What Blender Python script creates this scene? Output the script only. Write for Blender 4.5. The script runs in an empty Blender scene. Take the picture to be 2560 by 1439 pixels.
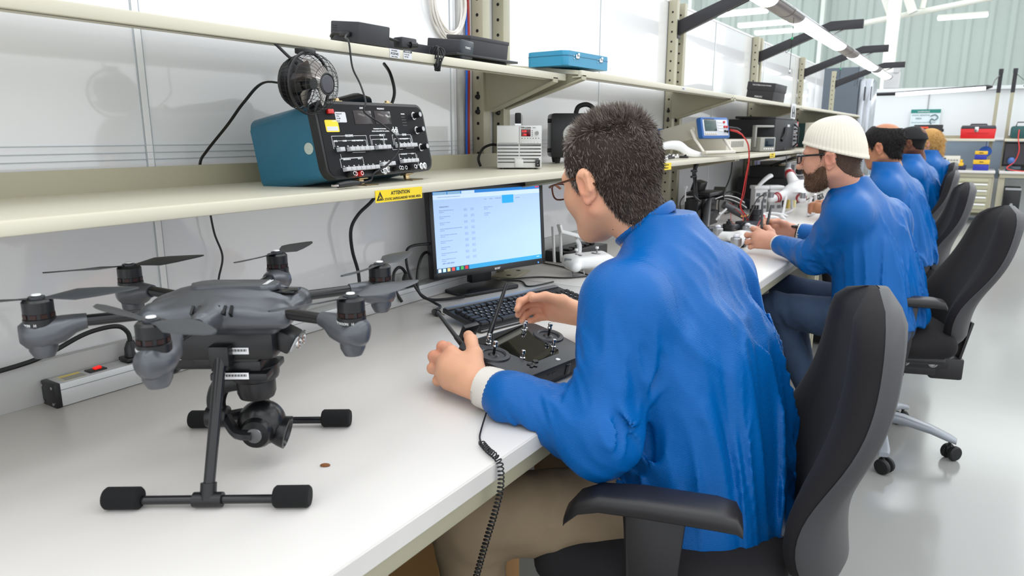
import bpy, bmesh, math, random
import numpy as np
from mathutils import Vector, Matrix, Euler, noise as mnoise
sc = bpy.context.scene
COL = sc.collection
PI = math.pi
random.seed(7); np.random.seed(7)

# ------------------------------------------------------------------ camera
FPX, VPX, HPY = 1760.0, 2440.0, 335.0
CAM_Z = 1.27
pitch = math.atan2(719.5 - HPY, FPX)
yaw = math.atan2(VPX - 1280.0, math.hypot(FPX, 719.5 - HPY))
_f = Vector((-math.sin(yaw) * math.cos(pitch), math.cos(yaw) * math.cos(pitch), -math.sin(pitch)))
_r = Vector((math.cos(yaw), math.sin(yaw), 0))
_u = _r.cross(_f)
cd = bpy.data.cameras.new('camera')
cd.sensor_width = 36; cd.lens = FPX / 2560 * 36; cd.clip_start = 0.02; cd.clip_end = 200
cam = bpy.data.objects.new('camera', cd); COL.objects.link(cam)
cam.matrix_world = Matrix(((_r.x, _u.x, -_f.x, 0), (_r.y, _u.y, -_f.y, 0), (_r.z, _u.z, -_f.z, CAM_Z), (0, 0, 0, 1)))
cd.dof.use_dof = True; cd.dof.focus_distance = 1.65; cd.dof.aperture_fstop = 7.0
sc.camera = cam
# ------------------------------------------------------------------ world, lights, exposure
w = bpy.data.worlds.new('world'); sc.world = w; w.use_nodes = True
bg = w.node_tree.nodes['Background']; bg.inputs[0].default_value = (0.93, 0.97, 1.0, 1); bg.inputs[1].default_value = 1.72
sc.view_settings.view_transform = 'Standard'; sc.view_settings.look = 'None'
sc.view_settings.gamma = 1; sc.view_settings.use_curve_mapping = False
sc.view_settings.exposure = 0.0
def area(name, loc, size, power, rot=(0, 0, 0), color=(1, 1, 1)):
    l = bpy.data.lights.new(name, 'AREA'); l.shape = 'RECTANGLE'; l.size, l.size_y = size; l.energy = power; l.color = color
    o = bpy.data.objects.new(name, l); COL.objects.link(o); o.location = loc; o.rotation_euler = rot
    return o
# the rows of high bay lights over the hall
area('bay_light', (.15, 1.2, 4.6), (0.5, 3.4), 21)
area('bay_light', (1.2, 6.0, 4.6), (0.5, 3.6), 24)
area('bay_light', (3.4, 2.0, 4.6), (0.5, 4.0), 30)
area('bay_light', (3.4, 9.0, 4.6), (0.5, 4.0), 30)
area('bay_light', (-0.6, 10.5, 4.6), (0.5, 3.6), 30)
area('bay_light', (-0.4, -1.6, 4.2), (2.4, 0.5), 12)
area('bay_light', (0.0, 17.0, 5.0), (6, 3), 190, color=(0.93, 1, 0.98))
area('bay_light', (1.8, 12.0, 4.4), (0.6, 3), 60)

# ------------------------------------------------------------------ materials
def lin(h):
    h = h.lstrip('#'); c = [int(h[i:i+2], 16) / 255 for i in (0, 2, 4)]
    return tuple(x / 12.92 if x < .04045 else ((x + .055) / 1.055) ** 2.4 for x in c) + (1,)
MATS = {}
def mat(name, col, rough=.5, metal=0., var=.06, vs=8., bump=0., bs=200., emit=0., spec=.5, coat=0., trans=0., aniso=None, sheen=0., sss=0., weave=None):
    if name in MATS: return MATS[name]
    m = bpy.data.materials.new(name); m.use_nodes = True; nt = m.node_tree; N = nt.nodes; L = nt.links
    b = N['Principled BSDF']; c = lin(col) if isinstance(col, str) else tuple(col) + (1,)
    tc = N.new('ShaderNodeTexCoord')
    nz = N.new('ShaderNodeTexNoise'); nz.inputs['Scale'].default_value = vs; nz.inputs['Detail'].default_value = 4
    if aniso:
        mp = N.new('ShaderNodeMapping'); mp.inputs['Scale'].default_value = aniso; L.new(tc.outputs['Object'], mp.inputs[0]); L.new(mp.outputs[0], nz.inputs[0])
    else: L.new(tc.outputs['Object'], nz.inputs[0])
    mx = N.new('ShaderNodeMix'); mx.data_type = 'RGBA'
    mx.inputs[6].default_value = tuple(max(0, x * (1 - var)) for x in c[:3]) + (1,)
    mx.inputs[7].default_value = tuple(min(1, x * (1 + var)) for x in c[:3]) + (1,)
    L.new(nz.outputs[0], mx.inputs[0]); L.new(mx.outputs[2], b.inputs['Base Color'])
    b.inputs['Roughness'].default_value = rough; b.inputs['Metallic'].default_value = metal
    b.inputs['Specular IOR Level'].default_value = spec; b.inputs['Coat Weight'].default_value = coat
    b.inputs['Transmission Weight'].default_value = trans
    if sheen: b.inputs['Sheen Weight'].default_value = sheen
    if sss: b.inputs['Subsurface Weight'].default_value = sss; b.inputs['Subsurface Radius'].default_value = (.01, .004, .002); b.inputs['Subsurface Scale'].default_value = .6
    if emit: b.inputs['Emission Color'].default_value = c; b.inputs['Emission Strength'].default_value = emit
    if bump or weave:
        n2 = N.new('ShaderNodeTexNoise'); n2.inputs['Scale'].default_value = bs; n2.inputs['Detail'].default_value = 3; L.new(tc.outputs['Object'], n2.inputs[0])
        src = n2.outputs[0]
        if weave:
            w1 = N.new('ShaderNodeTexWave'); w1.inputs['Scale'].default_value = weave; w1.bands_direction = 'Z'; w1.inputs['Distortion'].default_value = .6
            w2 = N.new('ShaderNodeTexWave'); w2.inputs['Scale'].default_value = weave; w2.bands_direction = 'DIAGONAL'; w2.inputs['Distortion'].default_value = .6
            for q in (w1, w2): L.new(tc.outputs['Object'], q.inputs[0])
            ad = N.new('ShaderNodeMath'); ad.operation = 'ADD'; L.new(w1.outputs['Fac'], ad.inputs[0]); L.new(w2.outputs['Fac'], ad.inputs[1])
            a2 = N.new('ShaderNodeMath'); a2.operation = 'ADD'; L.new(ad.outputs[0], a2.inputs[0]); L.new(n2.outputs[0], a2.inputs[1]); src = a2.outputs[0]
        bp = N.new('ShaderNodeBump'); bp.inputs['Strength'].default_value = 1; bp.inputs['Distance'].default_value = bump; L.new(src, bp.inputs['Height']); L.new(bp.outputs[0], b.inputs['Normal'])
    MATS[name] = m; return m
def attr_mat(name, rough=.5, attr='tint', sss=0., bump=0., bs=300, **k):
    """material whose colour varies over the thing (skin tones, jaw shading, hair strands): read from a colour attribute"""
    m = mat(name, '#808080', rough, bump=bump, bs=bs, sss=sss, **k); nt = m.node_tree
    a = nt.nodes.new('ShaderNodeAttribute'); a.attribute_name = attr
    nt.links.new(a.outputs['Color'], nt.nodes['Principled BSDF'].inputs['Base Color']); return m
BEIGE = mat('beige_enamel', '#cdc8b5', .38, var=.02, bump=.0001, bs=500)
BEIGE_D = mat('olive_beige_enamel', '#a8a38c', .42, var=.03, bump=.0001, bs=500)
TOPM = mat('white_laminate', '#d3cfcb', .33, var=.015, vs=3, bump=.00004, bs=900)
WHITEB = mat('white_board', '#e4e4e5', .3, var=.012, vs=2, spec=.5, coat=1.)
WHITEB.node_tree.nodes['Principled BSDF'].inputs['Coat Roughness'].default_value = .05; WHITEB.node_tree.nodes['Principled BSDF'].inputs['Coat IOR'].default_value = 1.6
BLACKM = mat('black_enamel', '#1d1b20', .38, var=.1)
BLACKP = mat('black_plastic', '#121215', .36, var=.1, bump=.00005, bs=800)
BLACKG = mat('gloss_black', '#0a0a0c', .12, var=.05)
RUBBER = mat('black_rubber', '#0e0e10', .6, var=.1)
DGREY = mat('dark_grey_plastic', '#2b2d33', .4, var=.06)
CHROME = mat('chrome', '#c9c9c9', .15, metal=1, var=.03)
STEEL = mat('brushed_steel', '#a3a4a6', .3, metal=1, var=.06, vs=30)
ALU = mat('aluminium', '#d2d3d4', .38, metal=.45, var=.05, aniso=(2, 60, 60))
WHITEP = mat('white_plastic', '#e6e6e6', .3, var=.02)
GREYP = mat('grey_plastic', '#8a8a88', .45, var=.05)
INKW = mat('white_ink', '#e8e8e8', .5, var=.01)
INKK = mat('black_ink', '#141414', .5, var=.01)
RED = mat('red_plastic', '#c8201c', .35, var=.05)
CABLE = mat('cable_black', '#0d0d10', .45, var=.1)
YELLOW = mat('yellow_label', '#f0d21e', .45, var=.02)
BLUEC = mat('instrument_blue', '#1d6079', .36, var=.05, bump=.0001, bs=600)

# ------------------------------------------------------------------ mesh building
class MB:
    """collects shapes, then links them as ONE mesh object"""
    def __init__(s): s.bm = bmesh.new(); s.mats = []; s.cl = None
    def mi(s, m):
        if m is None: m = 'DEF'
        if m not in s.mats: s.mats.append(m)
        return s.mats.index(m)
    def _set(s, fs, m):
        i = s.mi(m)
        for f in fs: f.material_index = i
    def box(s, c, size, rot=None, bev=0., m=None, seg=2):
        M = Matrix.Translation(c)
        if rot is not None: M = M @ (rot.to_4x4() if isinstance(rot, Matrix) else Euler(rot).to_matrix().to_4x4())
        M = M @ Matrix.Diagonal((size[0], size[1], size[2], 1))
        r = bmesh.ops.create_cube(s.bm, size=1, matrix=M); vs = r['verts']
        fs = set(f for v in vs for f in v.link_faces); s._set(fs, m)
        if bev > 0:
            es = list(set(e for v in vs for e in v.link_edges))
            bmesh.ops.bevel(s.bm, geom=es, offset=min(bev, min(size) * .49), segments=seg, profile=.5, affect='EDGES', clamp_overlap=True, material=-1)
        return s
    def ring_stack(s, rings, m=None, cap=True, close=False):
        """rings: list of lists of points (same count)"""
        vv = [[s.bm.verts.new(p) for p in r] for r in rings]; n = len(vv[0]); fs = []
        R = len(vv)
        for i in range(R if close else R - 1):
            a, b = vv[i], vv[(i + 1) % R]
            for j in range(n):
                k = (j + 1) % n
                try: fs.append(s.bm.faces.new((a[j], a[k], b[k], b[j])))
                except ValueError: pass
        if cap and not close:
            fs.append(s.bm.faces.new(vv[0][::-1])); fs.append(s.bm.faces.new(vv[-1]))
        s._set(fs, m); return s
    def tube(s, pts, r, n=8, m=None, smooth=0, cap=True, close=False, flat=None):
        P = [Vector(p) for p in pts]
        rr = list(r) if hasattr(r, '__len__') else [r] * len(P)
        if smooth:
            Q = []; RR = []; K = len(P)
            rng = range(K if close else K - 1)
            for i in rng:
                if close: p0, p1, p2, p3 = P[(i-1) % K], P[i], P[(i+1) % K], P[(i+2) % K]
                else: p0, p1, p2, p3 = P[max(i-1, 0)], P[i], P[i+1], P[min(i+2, K-1)]
                for t in range(smooth):
                    u = t / smooth
                    Q.append(.5 * ((2*p1) + (-p0+p2)*u + (2*p0-5*p1+4*p2-p3)*u*u + (-p0+3*p1-3*p2+p3)*u**3)); RR.append(rr[i] + (rr[(i+1) % K] - rr[i]) * u)
            if not close: Q.append(P[-1]); RR.append(rr[-1])
            P, rr = Q, RR
        K = len(P); rings = []; up = None
        for i in range(K):
            if close: t = P[(i+1) % K] - P[i-1]
            else: t = P[min(i+1, K-1)] - P[max(i-1, 0)]
            if t.length < 1e-9: t = Vector((0, 0, 1))
            t.normalize()
            if up is None:
                up = Vector((0, 0, 1)) if abs(t.z) < .9 else Vector((1, 0, 0))
            a = up - t * up.dot(t)
            if a.length < 1e-6: a = t.orthogonal()
            a.normalize(); b = t.cross(a); up = a
            fl = flat or 1.
            rings.append([P[i] + (a * math.cos(2*PI*j/n) * fl + b * math.sin(2*PI*j/n)) * rr[i] for j in range(n)])
        return s.ring_stack(rings, m, cap, close)
    def cyl(s, p0, p1, r0, r1=None, n=20, m=None):
        return s.tube([p0, p1], [r0, r0 if r1 is None else r1], n, m)
    def lathe(s, prof, o=(0, 0, 0), axis='Z', n=24, m=None, rot=None, cap=True):
        """prof: (radius, height) pairs"""
        rings = []
        R = rot.to_3x3() if isinstance(rot, Matrix) else (Euler(rot).to_matrix() if rot is not None else Matrix.Identity(3))
        for r, h in prof:
            ring = []
            for j in range(n):
                a = 2*PI*j/n
                if axis == 'Z': p = Vector((r*math.cos(a), r*math.sin(a), h))
                elif axis == 'X': p = Vector((h, r*math.cos(a), r*math.sin(a)))
                else: p = Vector((r*math.sin(a), h, r*math.cos(a)))
                ring.append(R @ p + Vector(o))
            rings.append(ring)
        return s.ring_stack(rings, m, cap)
    def ell(s, c, r, rot=None, m=None, u=20, v=12):
        M = Matrix.Translation(c)
        if rot is not None: M = M @ (rot.to_4x4() if isinstance(rot, Matrix) else Euler(rot).to_matrix().to_4x4())
        M = M @ Matrix.Diagonal((r[0], r[1], r[2], 1))
        q = bmesh.ops.create_uvsphere(s.bm, u_segments=u, v_segments=v, radius=1, matrix=M)
        s._set(set(f for x in q['verts'] for f in x.link_faces), m); return s
    def prism(s, out, axis, a, b, m=None, bev=0.):
        """outline (list of 2d) extruded along axis from a to b; 2d are the two other axes in order"""
        def P(p, h):
            if axis == 'Z': return (p[0], p[1], h)
            if axis == 'Y': return (p[0], h, p[1])
            return (h, p[0], p[1])
        v0 = [s.bm.verts.new(P(p, a)) for p in out]; v1 = [s.bm.verts.new(P(p, b)) for p in out]; n = len(out)
        fs = [s.bm.faces.new(v0[::-1]), s.bm.faces.new(v1)]
        for j in range(n): k = (j+1) % n; fs.append(s.bm.faces.new((v0[j], v0[k], v1[k], v1[j])))
        s._set(fs, m)
        if bev > 0:
            es = list(set(e for v in v0 + v1 for e in v.link_edges))
            bmesh.ops.bevel(s.bm, geom=es, offset=bev, segments=2, profile=.5, affect='EDGES', clamp_overlap=True, material=-1)
        return s
    def quad(s, p, m=None):
        f = s.bm.faces.new([s.bm.verts.new(q) for q in p]); s._set([f], m); return s
    def xf(s, M):
        bmesh.ops.transform(s.bm, matrix=M, verts=s.bm.verts[:]); return s
    def build(s, name, m=None, parent=None, sharp=35, world=False):
        me = bpy.data.meshes.new(name)
        if world and parent is not None: s.xf(MW(parent).inverted())
        bmesh.ops.recalc_face_normals(s.bm, faces=s.bm.faces[:])
        s.bm.to_mesh(me); s.bm.free()
        for q in (s.mats or ['DEF']): me.materials.append(m if q == 'DEF' else q)
        return link(name, me, parent, sharp)
def MW(o):
    M = Matrix.LocRotScale(o.location, o.rotation_euler, o.scale)
    return MW(o.parent) @ M if o.parent else M
def link(name, me, parent=None, sharp=35):
    if len(me.polygons):
        me.polygons.foreach_set('use_smooth', [True] * len(me.polygons))
        if sharp: me.set_sharp_from_angle(angle=math.radians(sharp))
    o = bpy.data.objects.new(name, me); COL.objects.link(o)
    if parent is not None: o.parent = parent
    return o
def tag(o, label, cat, group=None):
    o['label'] = label; o['category'] = cat
    if group: o['group'] = group
    return o
def thing(name, label, cat, loc=(0, 0, 0), rot=(0, 0, 0), group=None):
    o = bpy.data.objects.new(name, None); COL.objects.link(o); o.location = loc
    o.rotation_euler = rot if hasattr(rot, '__len__') else (0, 0, rot); o.empty_display_size = .05
    return tag(o, label, cat, group)
def struct(o): o['kind'] = 'structure'; return o
def copy_tree(o, parent=None):
    c = o.copy(); COL.objects.link(c); c.parent = parent
    for ch in [k for k in o.children]: copy_tree(ch, c)
    return c
def text(s, size, M, m, parent=None, name='lettering', depth=.0003, align='LEFT', sx=1., world=False, bold=0.):
    """lettering converted to a mesh; local x runs along the words, y up, z out of the face"""
    c = bpy.data.curves.new(name, 'FONT'); c.body = s; c.size = size; c.extrude = depth; c.align_x = align; c.resolution_u = 2; c.offset = bold
    t = bpy.data.objects.new('tmp', c); COL.objects.link(t)
    dg = bpy.context.evaluated_depsgraph_get(); me = bpy.data.meshes.new_from_object(t.evaluated_get(dg))
    bpy.data.objects.remove(t); bpy.data.curves.remove(c)
    me.name = name; me.transform(M @ Matrix.Diagonal((sx, 1, 1, 1))); me.materials.clear(); me.materials.append(m)
    if world and parent is not None: me.transform(MW(parent).inverted())
    return link(name, me, parent, 0)
def frame(o, x, y):
    """matrix with origin o, local x and y along the given vectors"""
    x = Vector(x).normalized(); z = x.cross(Vector(y)).normalized(); y = z.cross(x)
    return Matrix(((x.x, y.x, z.x, o[0]), (x.y, y.y, z.y, o[1]), (x.z, y.z, z.z, o[2]), (0, 0, 0, 1)))
def rrect(w, h, r, n=4, cx=0, cy=0):
    p = []
    for (sx, sy, a0) in ((1, 1, 0), (-1, 1, PI/2), (-1, -1, PI), (1, -1, 3*PI/2)):
        for i in range(n + 1):
            a = a0 + i * PI / 2 / n; p.append((cx + sx * (w/2 - r) + r * math.cos(a), cy + sy * (h/2 - r) + r * math.sin(a)))
    return p
# ================================================================== the setting
WX = -1.48
FLOORM = mat('epoxy_floor', '#959592', .16, var=.05, vs=1.5, spec=.55, bump=.0006, bs=3)
b = MB(); b.box((2.0, 12, -.05), (14, 32, .1), m=FLOORM); struct(b.build('floor', FLOORM))
# the partition of white boards behind the benches
b = MB(); b.box((WX - .03, 3.6, .985), (.06, 10.1, 1.97)); wl = struct(b.build('wall_left', WHITEB))
SEAM = mat('board_seam', '#b4babf', .4, var=.02); CAPM = mat('board_trim', '#e6e6e6', .3, var=.01)
for i, y in enumerate((.868, 1.93, 3.04, 4.72, 6.0, 7.15, 8.2)):
    b = MB(); b.box((WX + .0015, y, 1.005), (.003, .014, 1.93), m=CAPM); b.box((WX + .0012, y - .0085, 1.005), (.003, .0015, 1.93), m=SEAM); b.box((WX + .0012, y + .0085, 1.005), (.003, .0015, 1.93), m=SEAM)
    struct(b.build('trim_%d' % (i + 1)))
b = MB()
for z in (1.247, 1.232, 1.218): b.box((WX + .0016, .5 if z > 1.24 else 1.0, z), (.003, 5.8, .0014), m=SEAM)
struct(b.build('trim_8'))
b = MB(); b.box((WX - .03, 3.6, 1.975), (.066, 10.1, .012)); struct(b.build('trim_9', CAPM))
b = MB(); b.box((WX + .009, 3.6, .8), (.018, 10.1, .085), bev=.002); struct(b.build('baseboard_left', mat('grey_backsplash', '#b4b4b2', .35, var=.04)))
# the far partition, blue-grey below and white above
LOWB = mat('blue_grey_panel', '#8d9cab', .6, var=.05); WP = mat('white_panel', '#dfe3e4', .45, var=.02)
b = MB(); b.box((.9, 12.93, .98), (4.6, .06, 1.9), m=WP); b.box((.9, 12.895, .585), (4.6, .012, 1.17), m=LOWB)
b.box((.9, 12.888, .32), (4.6, .012, .6), m=WP); b.box((.9, 12.89, 1.19), (4.6, .03, .02), m=mat('white_rail', '#dfe1e0', .5)); struct(b.build('wall_far'))
b = MB(); b.box((.9, 12.89, 1.94), (4.6, .09, .05)); struct(b.build('trim_10', WP))
b = MB()
for x in (-.67, .62): b.box((x, 12.894, 1.55), (.012, .012, .72))
struct(b.build('trim_11', mat('panel_gap', '#8f9496', .5)))
b = MB(); b.box((-1.9, 13.2, .98), (1.3, .06, 1.96)); struct(b.build('wall_back', WP))
# the corrugated siding of the building far behind
CORR = mat('green_grey_siding', '#a7b1ab', .5, var=.04)
b = MB(); prof = []
x = -14.
while x < 4.5: prof += [(x, 26.0), (x + .06, 26.07), (x + .36, 26.07), (x + .42, 26.0), (x + .54, 26.0)]; x += .54
o = [(p[0], p[1]) for p in prof] + [(4.6, 26.3), (-14, 26.3)]
b.prism(o, 'Z', 0, 9); struct(b.build('wall_siding', CORR, sharp=20))
b = MB()
for x in (-13.5, -9., -4.6): b.box((x, 25.7, 4), (.12, .3, 8))
struct(b.build('trim_12', mat('siding_post', '#d0d6cf', .5)))
# white steel column and pipes in front of the siding
WST = mat('cream_steel', '#dcdcd2', .45, var=.05)
o = MB(); o.box((-1.98, 20, 2.3), (.26, .3, 4.6), bev=.01); tag(o.build('steel_column', WST), 'white steel building column rising behind the far partition', 'column')
P = MB(); P.tube([(-3.0, 21, 4.02), (-.9, 21, 4.3), (1.4, 21, 4.62)], .07, 10); tag(P.build('ceiling_pipe', WST), 'long cream pipe running level across the siding', 'pipe')
P = MB(); P.tube([(-2.75, 21.2, 5.6), (-2.18, 21.2, 4.2)], .075, 10); P.ell((-2.18, 21.2, 4.2), (.1, .1, .1)); tag(P.build('ceiling_pipe', WST), 'short sloping cream pipe ending at the level pipe', 'pipe')
P = MB(); P.box((-1.93, 20.6, 4.9), (.2, .2, 1.6), rot=(0, -.38, 0)); tag(P.build('roof_brace', WST), 'sloping cream roof brace above the white column', 'beam')
P = MB(); P.tube([(-1.3, 20.7, 5.6), (-1.45, 20.7, 4.25)], .06, 10); tag(P.build('ceiling_pipe', WST), 'thin cream pipe dropping beside the roof brace', 'pipe')
# ------------------------------------------------------------------ benches
FX = -.585; TZ = .76
BY = [-.60, 2.105, 3.90, 5.64, 7.38, 9.16]
LAM = mat('laminate_edge', '#cfccc8', .4, var=.08, vs=12)
CARC = mat('bench_steel', '#b3b195', .45, var=.04)
blabels = ['white-topped workbench in front with the black hexacopter on it', 'white-topped workbench where the bearded man in the knitted cap sits', 'white-topped workbench where the balding man sits', 'white-topped workbench where the man in the black cap sits', 'white-topped workbench farthest along the row, by the grey cabinet']
def bench(i):
    y0, y1 = BY[i] + .004, BY[i+1] - .004; ym = (y0 + y1) / 2; L = y1 - y0
    t = thing('workbench', blabels[i], 'workbench', ((WX + FX) / 2, ym, 0), group='row of beige workbenches')
    def W(): return MB()
    cx = (WX + .018 + FX) / 2; dx = FX - (WX + .018)
    w = W(); w.box((cx, ym, TZ - .017), (dx, L, .034), bev=.003, m=TOPM); w.box((FX + .0005, ym, TZ - .017), (.003, L - .01, .028), m=LAM); w.build('tabletop', None, t, world=True)
    for xx in (FX - .03, -1.40): w = W(); w.box((xx, ym, TZ - .054), (.03, L - .02, .04), bev=.002); w.build('apron', BEIGE_D, t, world=True)
    for yy in (y0 + .03, y1 - .03):
        for xx in (FX - .05, -1.38):
            w = W(); w.box((xx, yy, .36), (.045, .045, .72), bev=.003); w.build('leg', BEIGE_D, t, world=True)
        for zz in (.12, .68): w = W(); w.box(((FX - .05 - 1.38) / 2, yy, zz), (.78, .03, .045)); w.build('side_rail', BEIGE_D, t, world=True)
    w = W(); w.box((-1.41, ym, .42), (.012, L - .1, .52)); w.build('modesty_panel', mat('warm_grey_panel', '#6c665c', .6), t, world=True)  # modesty panel in one plain warm grey
    return t
benches = [bench(i) for i in range(5)]
# drawer unit under the near bench
t = thing('drawer_unit', 'beige steel drawer pedestal hung under the front workbench', 'drawer unit', (-.82, .33, 0))
w = MB(); w.box((-.83, .33, .45), (.42, .60, .52), bev=.004); w.box((-.612, .33, .70), (.012, .60, .022)); w.box((-.612, .05, .45), (.012, .03, .52)); w.box((-.612, .612, .45), (.014, .034, .53), bev=.002); w.build('carcass', BEIGE_D, t, world=True)
for k, (z, h) in enumerate(((.62, .12), (.47, .15), (.30, .17))):
    w = MB(); w.box((-.612, .33, z), (.01, .50, h), bev=.002); d = w.build('drawer', CARC, t, world=True)
    w = MB(); w.tube([(-.595, .12, z + .0), (-.595, .565, z + .0)], .016, 14); w.build('handle', CHROME, d, world=True)
# ------------------------------------------------------------------ upright posts
HOLE = mat('punched_hole', '#0b0b0a', .8)
def post(y, label, z0=TZ, top=1.975, bolts=True, arm=False):
    t = thing('upright_post', label, 'post', (-1.452, y, z0), group='perforated uprights of the shelving')
    w = MB(); w.box((-1.452, y + .02, (z0 + top) / 2), (.046, .042, top - z0), bev=.002); w.build('column', BEIGE_D, t, world=True)
    w = MB(); z = z0 + .04
    while z < top - .02:
        w.cyl((-1.452, y - .002, z), (-1.452, y + .004, z), .0055, n=10); z += .0506
    w.build('hole_row', HOLE, t, world=True)
    if bolts:
        for z in (1.395, 1.345): w = MB(); w.lathe([(.001, -.012), (.006, -.011), (.009, -.003), (.010, 0)], (-1.452, y, z), 'Y', 10); w.build('bolt', BLACKP, t, world=True)
    return t
pl = ['upright post before the coiled white cable, nearer one of the pair', 'upright post behind the grey power supply, farther one of the pair',
      'upright post carrying the first lamp arm, nearer of its pair', 'upright post right behind the first lamp arm post',
      'upright post carrying the second lamp arm, by the shoe-box shaped carton', 'upright post right behind the second lamp arm post',
      'upright post carrying the third lamp arm', 'upright post carrying the fourth lamp arm, before the grey cabinet']
PY = [2.04, 2.165, 3.86, 3.985, 5.60, 5.70, 7.30, 9.08]
for y, l in zip(PY, pl): post(y, l)
# ------------------------------------------------------------------ shelves
def shelf(name, label, xf, y0, y1, z, grp, lip=.022, xb=-1.425, back=0, brk=(), bh=.10, tip=None, mm=BEIGE, rise=0.):
    ym = (y0 + y1) / 2; L = y1 - y0
    t = thing(name, label, 'shelf', ((xf + xb) / 2, ym, z - lip), group=grp)
    w = MB(); w.prism([(xf - .012, z - .0005), (xf - .012, z - .0135), (xb, z - .0135 + rise), (xb, z - .0005 + rise)], 'Y', y0, y1); w.box((xf - .008, ym, z - lip / 2), (.016, L, lip), bev=.0035)
    w.box((xf - .022, ym, z - lip + .0015), (.030, L, .003)); w.build('board', mm, t, world=True)
    if back:
        w = MB(); w.box((xb - .004, ym, z + back / 2 - .01), (.008, L, back + .02)); w.build('back_lip', BEIGE_D, t, world=True)
    for (yy, tp) in brk:
        w = MB(); zt = z - .0155
        w.prism([(-1.43, zt + rise), (tp - .002, zt), (tp - .002, z - lip - .004), (-1.40, zt - bh), (-1.43, zt - bh)], 'Y', yy - .002, yy + .002)
        w.prism([(tp, zt), (tp, z - lip - .008), (-1.40, zt - bh - .004), (-1.40, zt - bh), (tp - .004, z - lip - .004), (tp - .004, zt)], 'Y', yy - .015, yy + .0145)
        w.build('bracket', BEIGE_D, t, world=True)
    return t
shelf('upper_shelf', 'upper beige shelf at the front carrying the black power brick', -1.156, -.50, 2.125, 1.463, 'upper shelves', rise=.034, brk=((2.055, -1.156),))
shelf('upper_shelf', 'upper beige shelf carrying the flat blue case', -1.10, 2.13, 3.875, 1.4735, 'upper shelves', rise=.034, brk=((2.145, -1.10), (3.85, -1.10)))
shelf('upper_shelf', 'upper beige shelf carrying the black shoe-box shaped carton', -1.10, 3.88, 5.63, 1.4735, 'upper shelves', rise=.034, brk=((3.90, -1.10), (5.6, -1.10)))
shelf('upper_shelf', 'farthest upper beige shelf, empty, ending before the grey cabinet', -1.10, 5.635, 8.79, 1.4735, 'upper shelves', rise=.034, brk=((5.66, -1.10), (7.3, -1.10), (8.77, -1.10)))
LZ = 1.16
shelf('lower_shelf', 'lower beige shelf at the front under the blue-cased test set', -1.05, -.50, 2.125, LZ, 'lower shelves', back=.044, brk=((2.07, -1.06),), bh=.07)
shelf('lower_shelf', 'lower beige shelf behind the seated man\'s head, holding the white bench multimeter', -1.05, 2.13, 3.875, LZ, 'lower shelves', brk=((2.145, -1.06), (3.85, -1.06)), bh=.07)
shelf('lower_shelf', 'lower beige shelf under the black equipment cases', -1.05, 3.88, 5.63, LZ, 'lower shelves', brk=((3.90, -1.06), (5.6, -1.06)), bh=.07)
shelf('lower_shelf', 'farthest lower beige shelf, behind the knitted cap', -1.05, 5.635, 8.79, LZ, 'lower shelves', brk=((5.66, -1.06), (8.77, -1.06)), bh=.07)
# ------------------------------------------------------------------ lamp arms and linear lamps
LENS = mat('lit_lens', '#f4faff', .3, emit=3.6); LAMPG = mat('lamp_grey', '#8f8683', .4, metal=.5, var=.08)
def lamp_arm(y, label, y2):
    t = thing('lamp_arm', label, 'lamp arm', (-1.44, y, 1.78), group='black lamp arms')
    w = MB(); w.box((-1.452, y + .02, 1.828), (.052, .05, .098), bev=.003); w.build('clamp', BLACKM, t, world=True)
    w = MB(); z0 = 1.828
    pts = [(-1.43, z0 + .042), (-.95, 2.045), (-.74, 2.045), (-.74, 1.985), (-.96, 1.985), (-1.43, z0 - .034)]
    w.prism([(p[0], p[1]) for p in pts], 'Y', y + .0, y + .036, bev=.003); w.build('arm', BLACKM, t, world=True)
    w = MB(); w.tube([(-.98, y + .02, 1.985), (-.98, y + .02, 1.955)], .006, 8); w.tube([(-.86, y + .02, 1.985), (-.955, y + .02, 1.95)], .005, 8); w.build('hanger', CHROME, t, world=True)
    return t
for i, (y, l) in enumerate(((2.06, 'black lamp arm above the power supply, out at the top edge'), (3.88, 'nearest black lamp arm, with a white tie near its post'), (5.62, 'second black lamp arm, with a glass bead hanging from it'), (7.31, 'third black lamp arm, with a green cord end'), (9.09, 'farthest black lamp arm, before the grey cabinet'))):
    lamp_arm(y, l, y)
def linear_lamp(y0, y1, ya, yb, label):
    """half-round housing with a bowed lit lens below"""
    t = thing('linear_lamp', label, 'lamp', (-.995, (y0 + y1) / 2, 1.955), group='linear lamps over the benches')
    def sec(y, R, zc, a0, a1, n=10): return [(-.995 + R * math.cos(a0 + (a1 - a0) * i / n), y, zc + R * .62 * math.sin(a0 + (a1 - a0) * i / n)) for i in range(n + 1)]
    w = MB(); w.ring_stack([sec(y, .055, 1.955, 0, 2 * PI - .001, 19) for y in (y0, y1)]); w.build('housing', LAMPG, t, world=True)
    w = MB(); w.ring_stack([sec(y, r, 1.952, PI - .12, 2 * PI + .12, 14) for y, r in ((ya, .040), (ya + .012, .056), (yb - .012, .056), (yb, .040))]); w.build('lens', LENS, t, world=True)
    w = MB()
    for x in (-1.052, -.938): w.box((x, (y0 + y1) / 2, 1.957), (.006, y1 - y0, .010), bev=.001)
    w.build('rail', STEEL, t, world=True)
for a in ((-1.35, .38, -1.2, .1, 'linear lamp nearest the viewer, above the front bench'), (.42, 2.2, .75, 2.05, 'linear lamp above the front bench by the coiled cable'), (2.24, 4.4, 2.6, 4.02, 'linear lamp cut by the top edge of the photo'), (4.42, 6.70, 4.70, 6.35, 'long linear lamp second along, lit in mid-row'), (6.72, 8.78, 7.1, 8.55, 'linear lamp third along the row'), (8.82, 10.1, 8.9, 9.95, 'farthest linear lamp of the bench row')): linear_lamp(*a)
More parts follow.
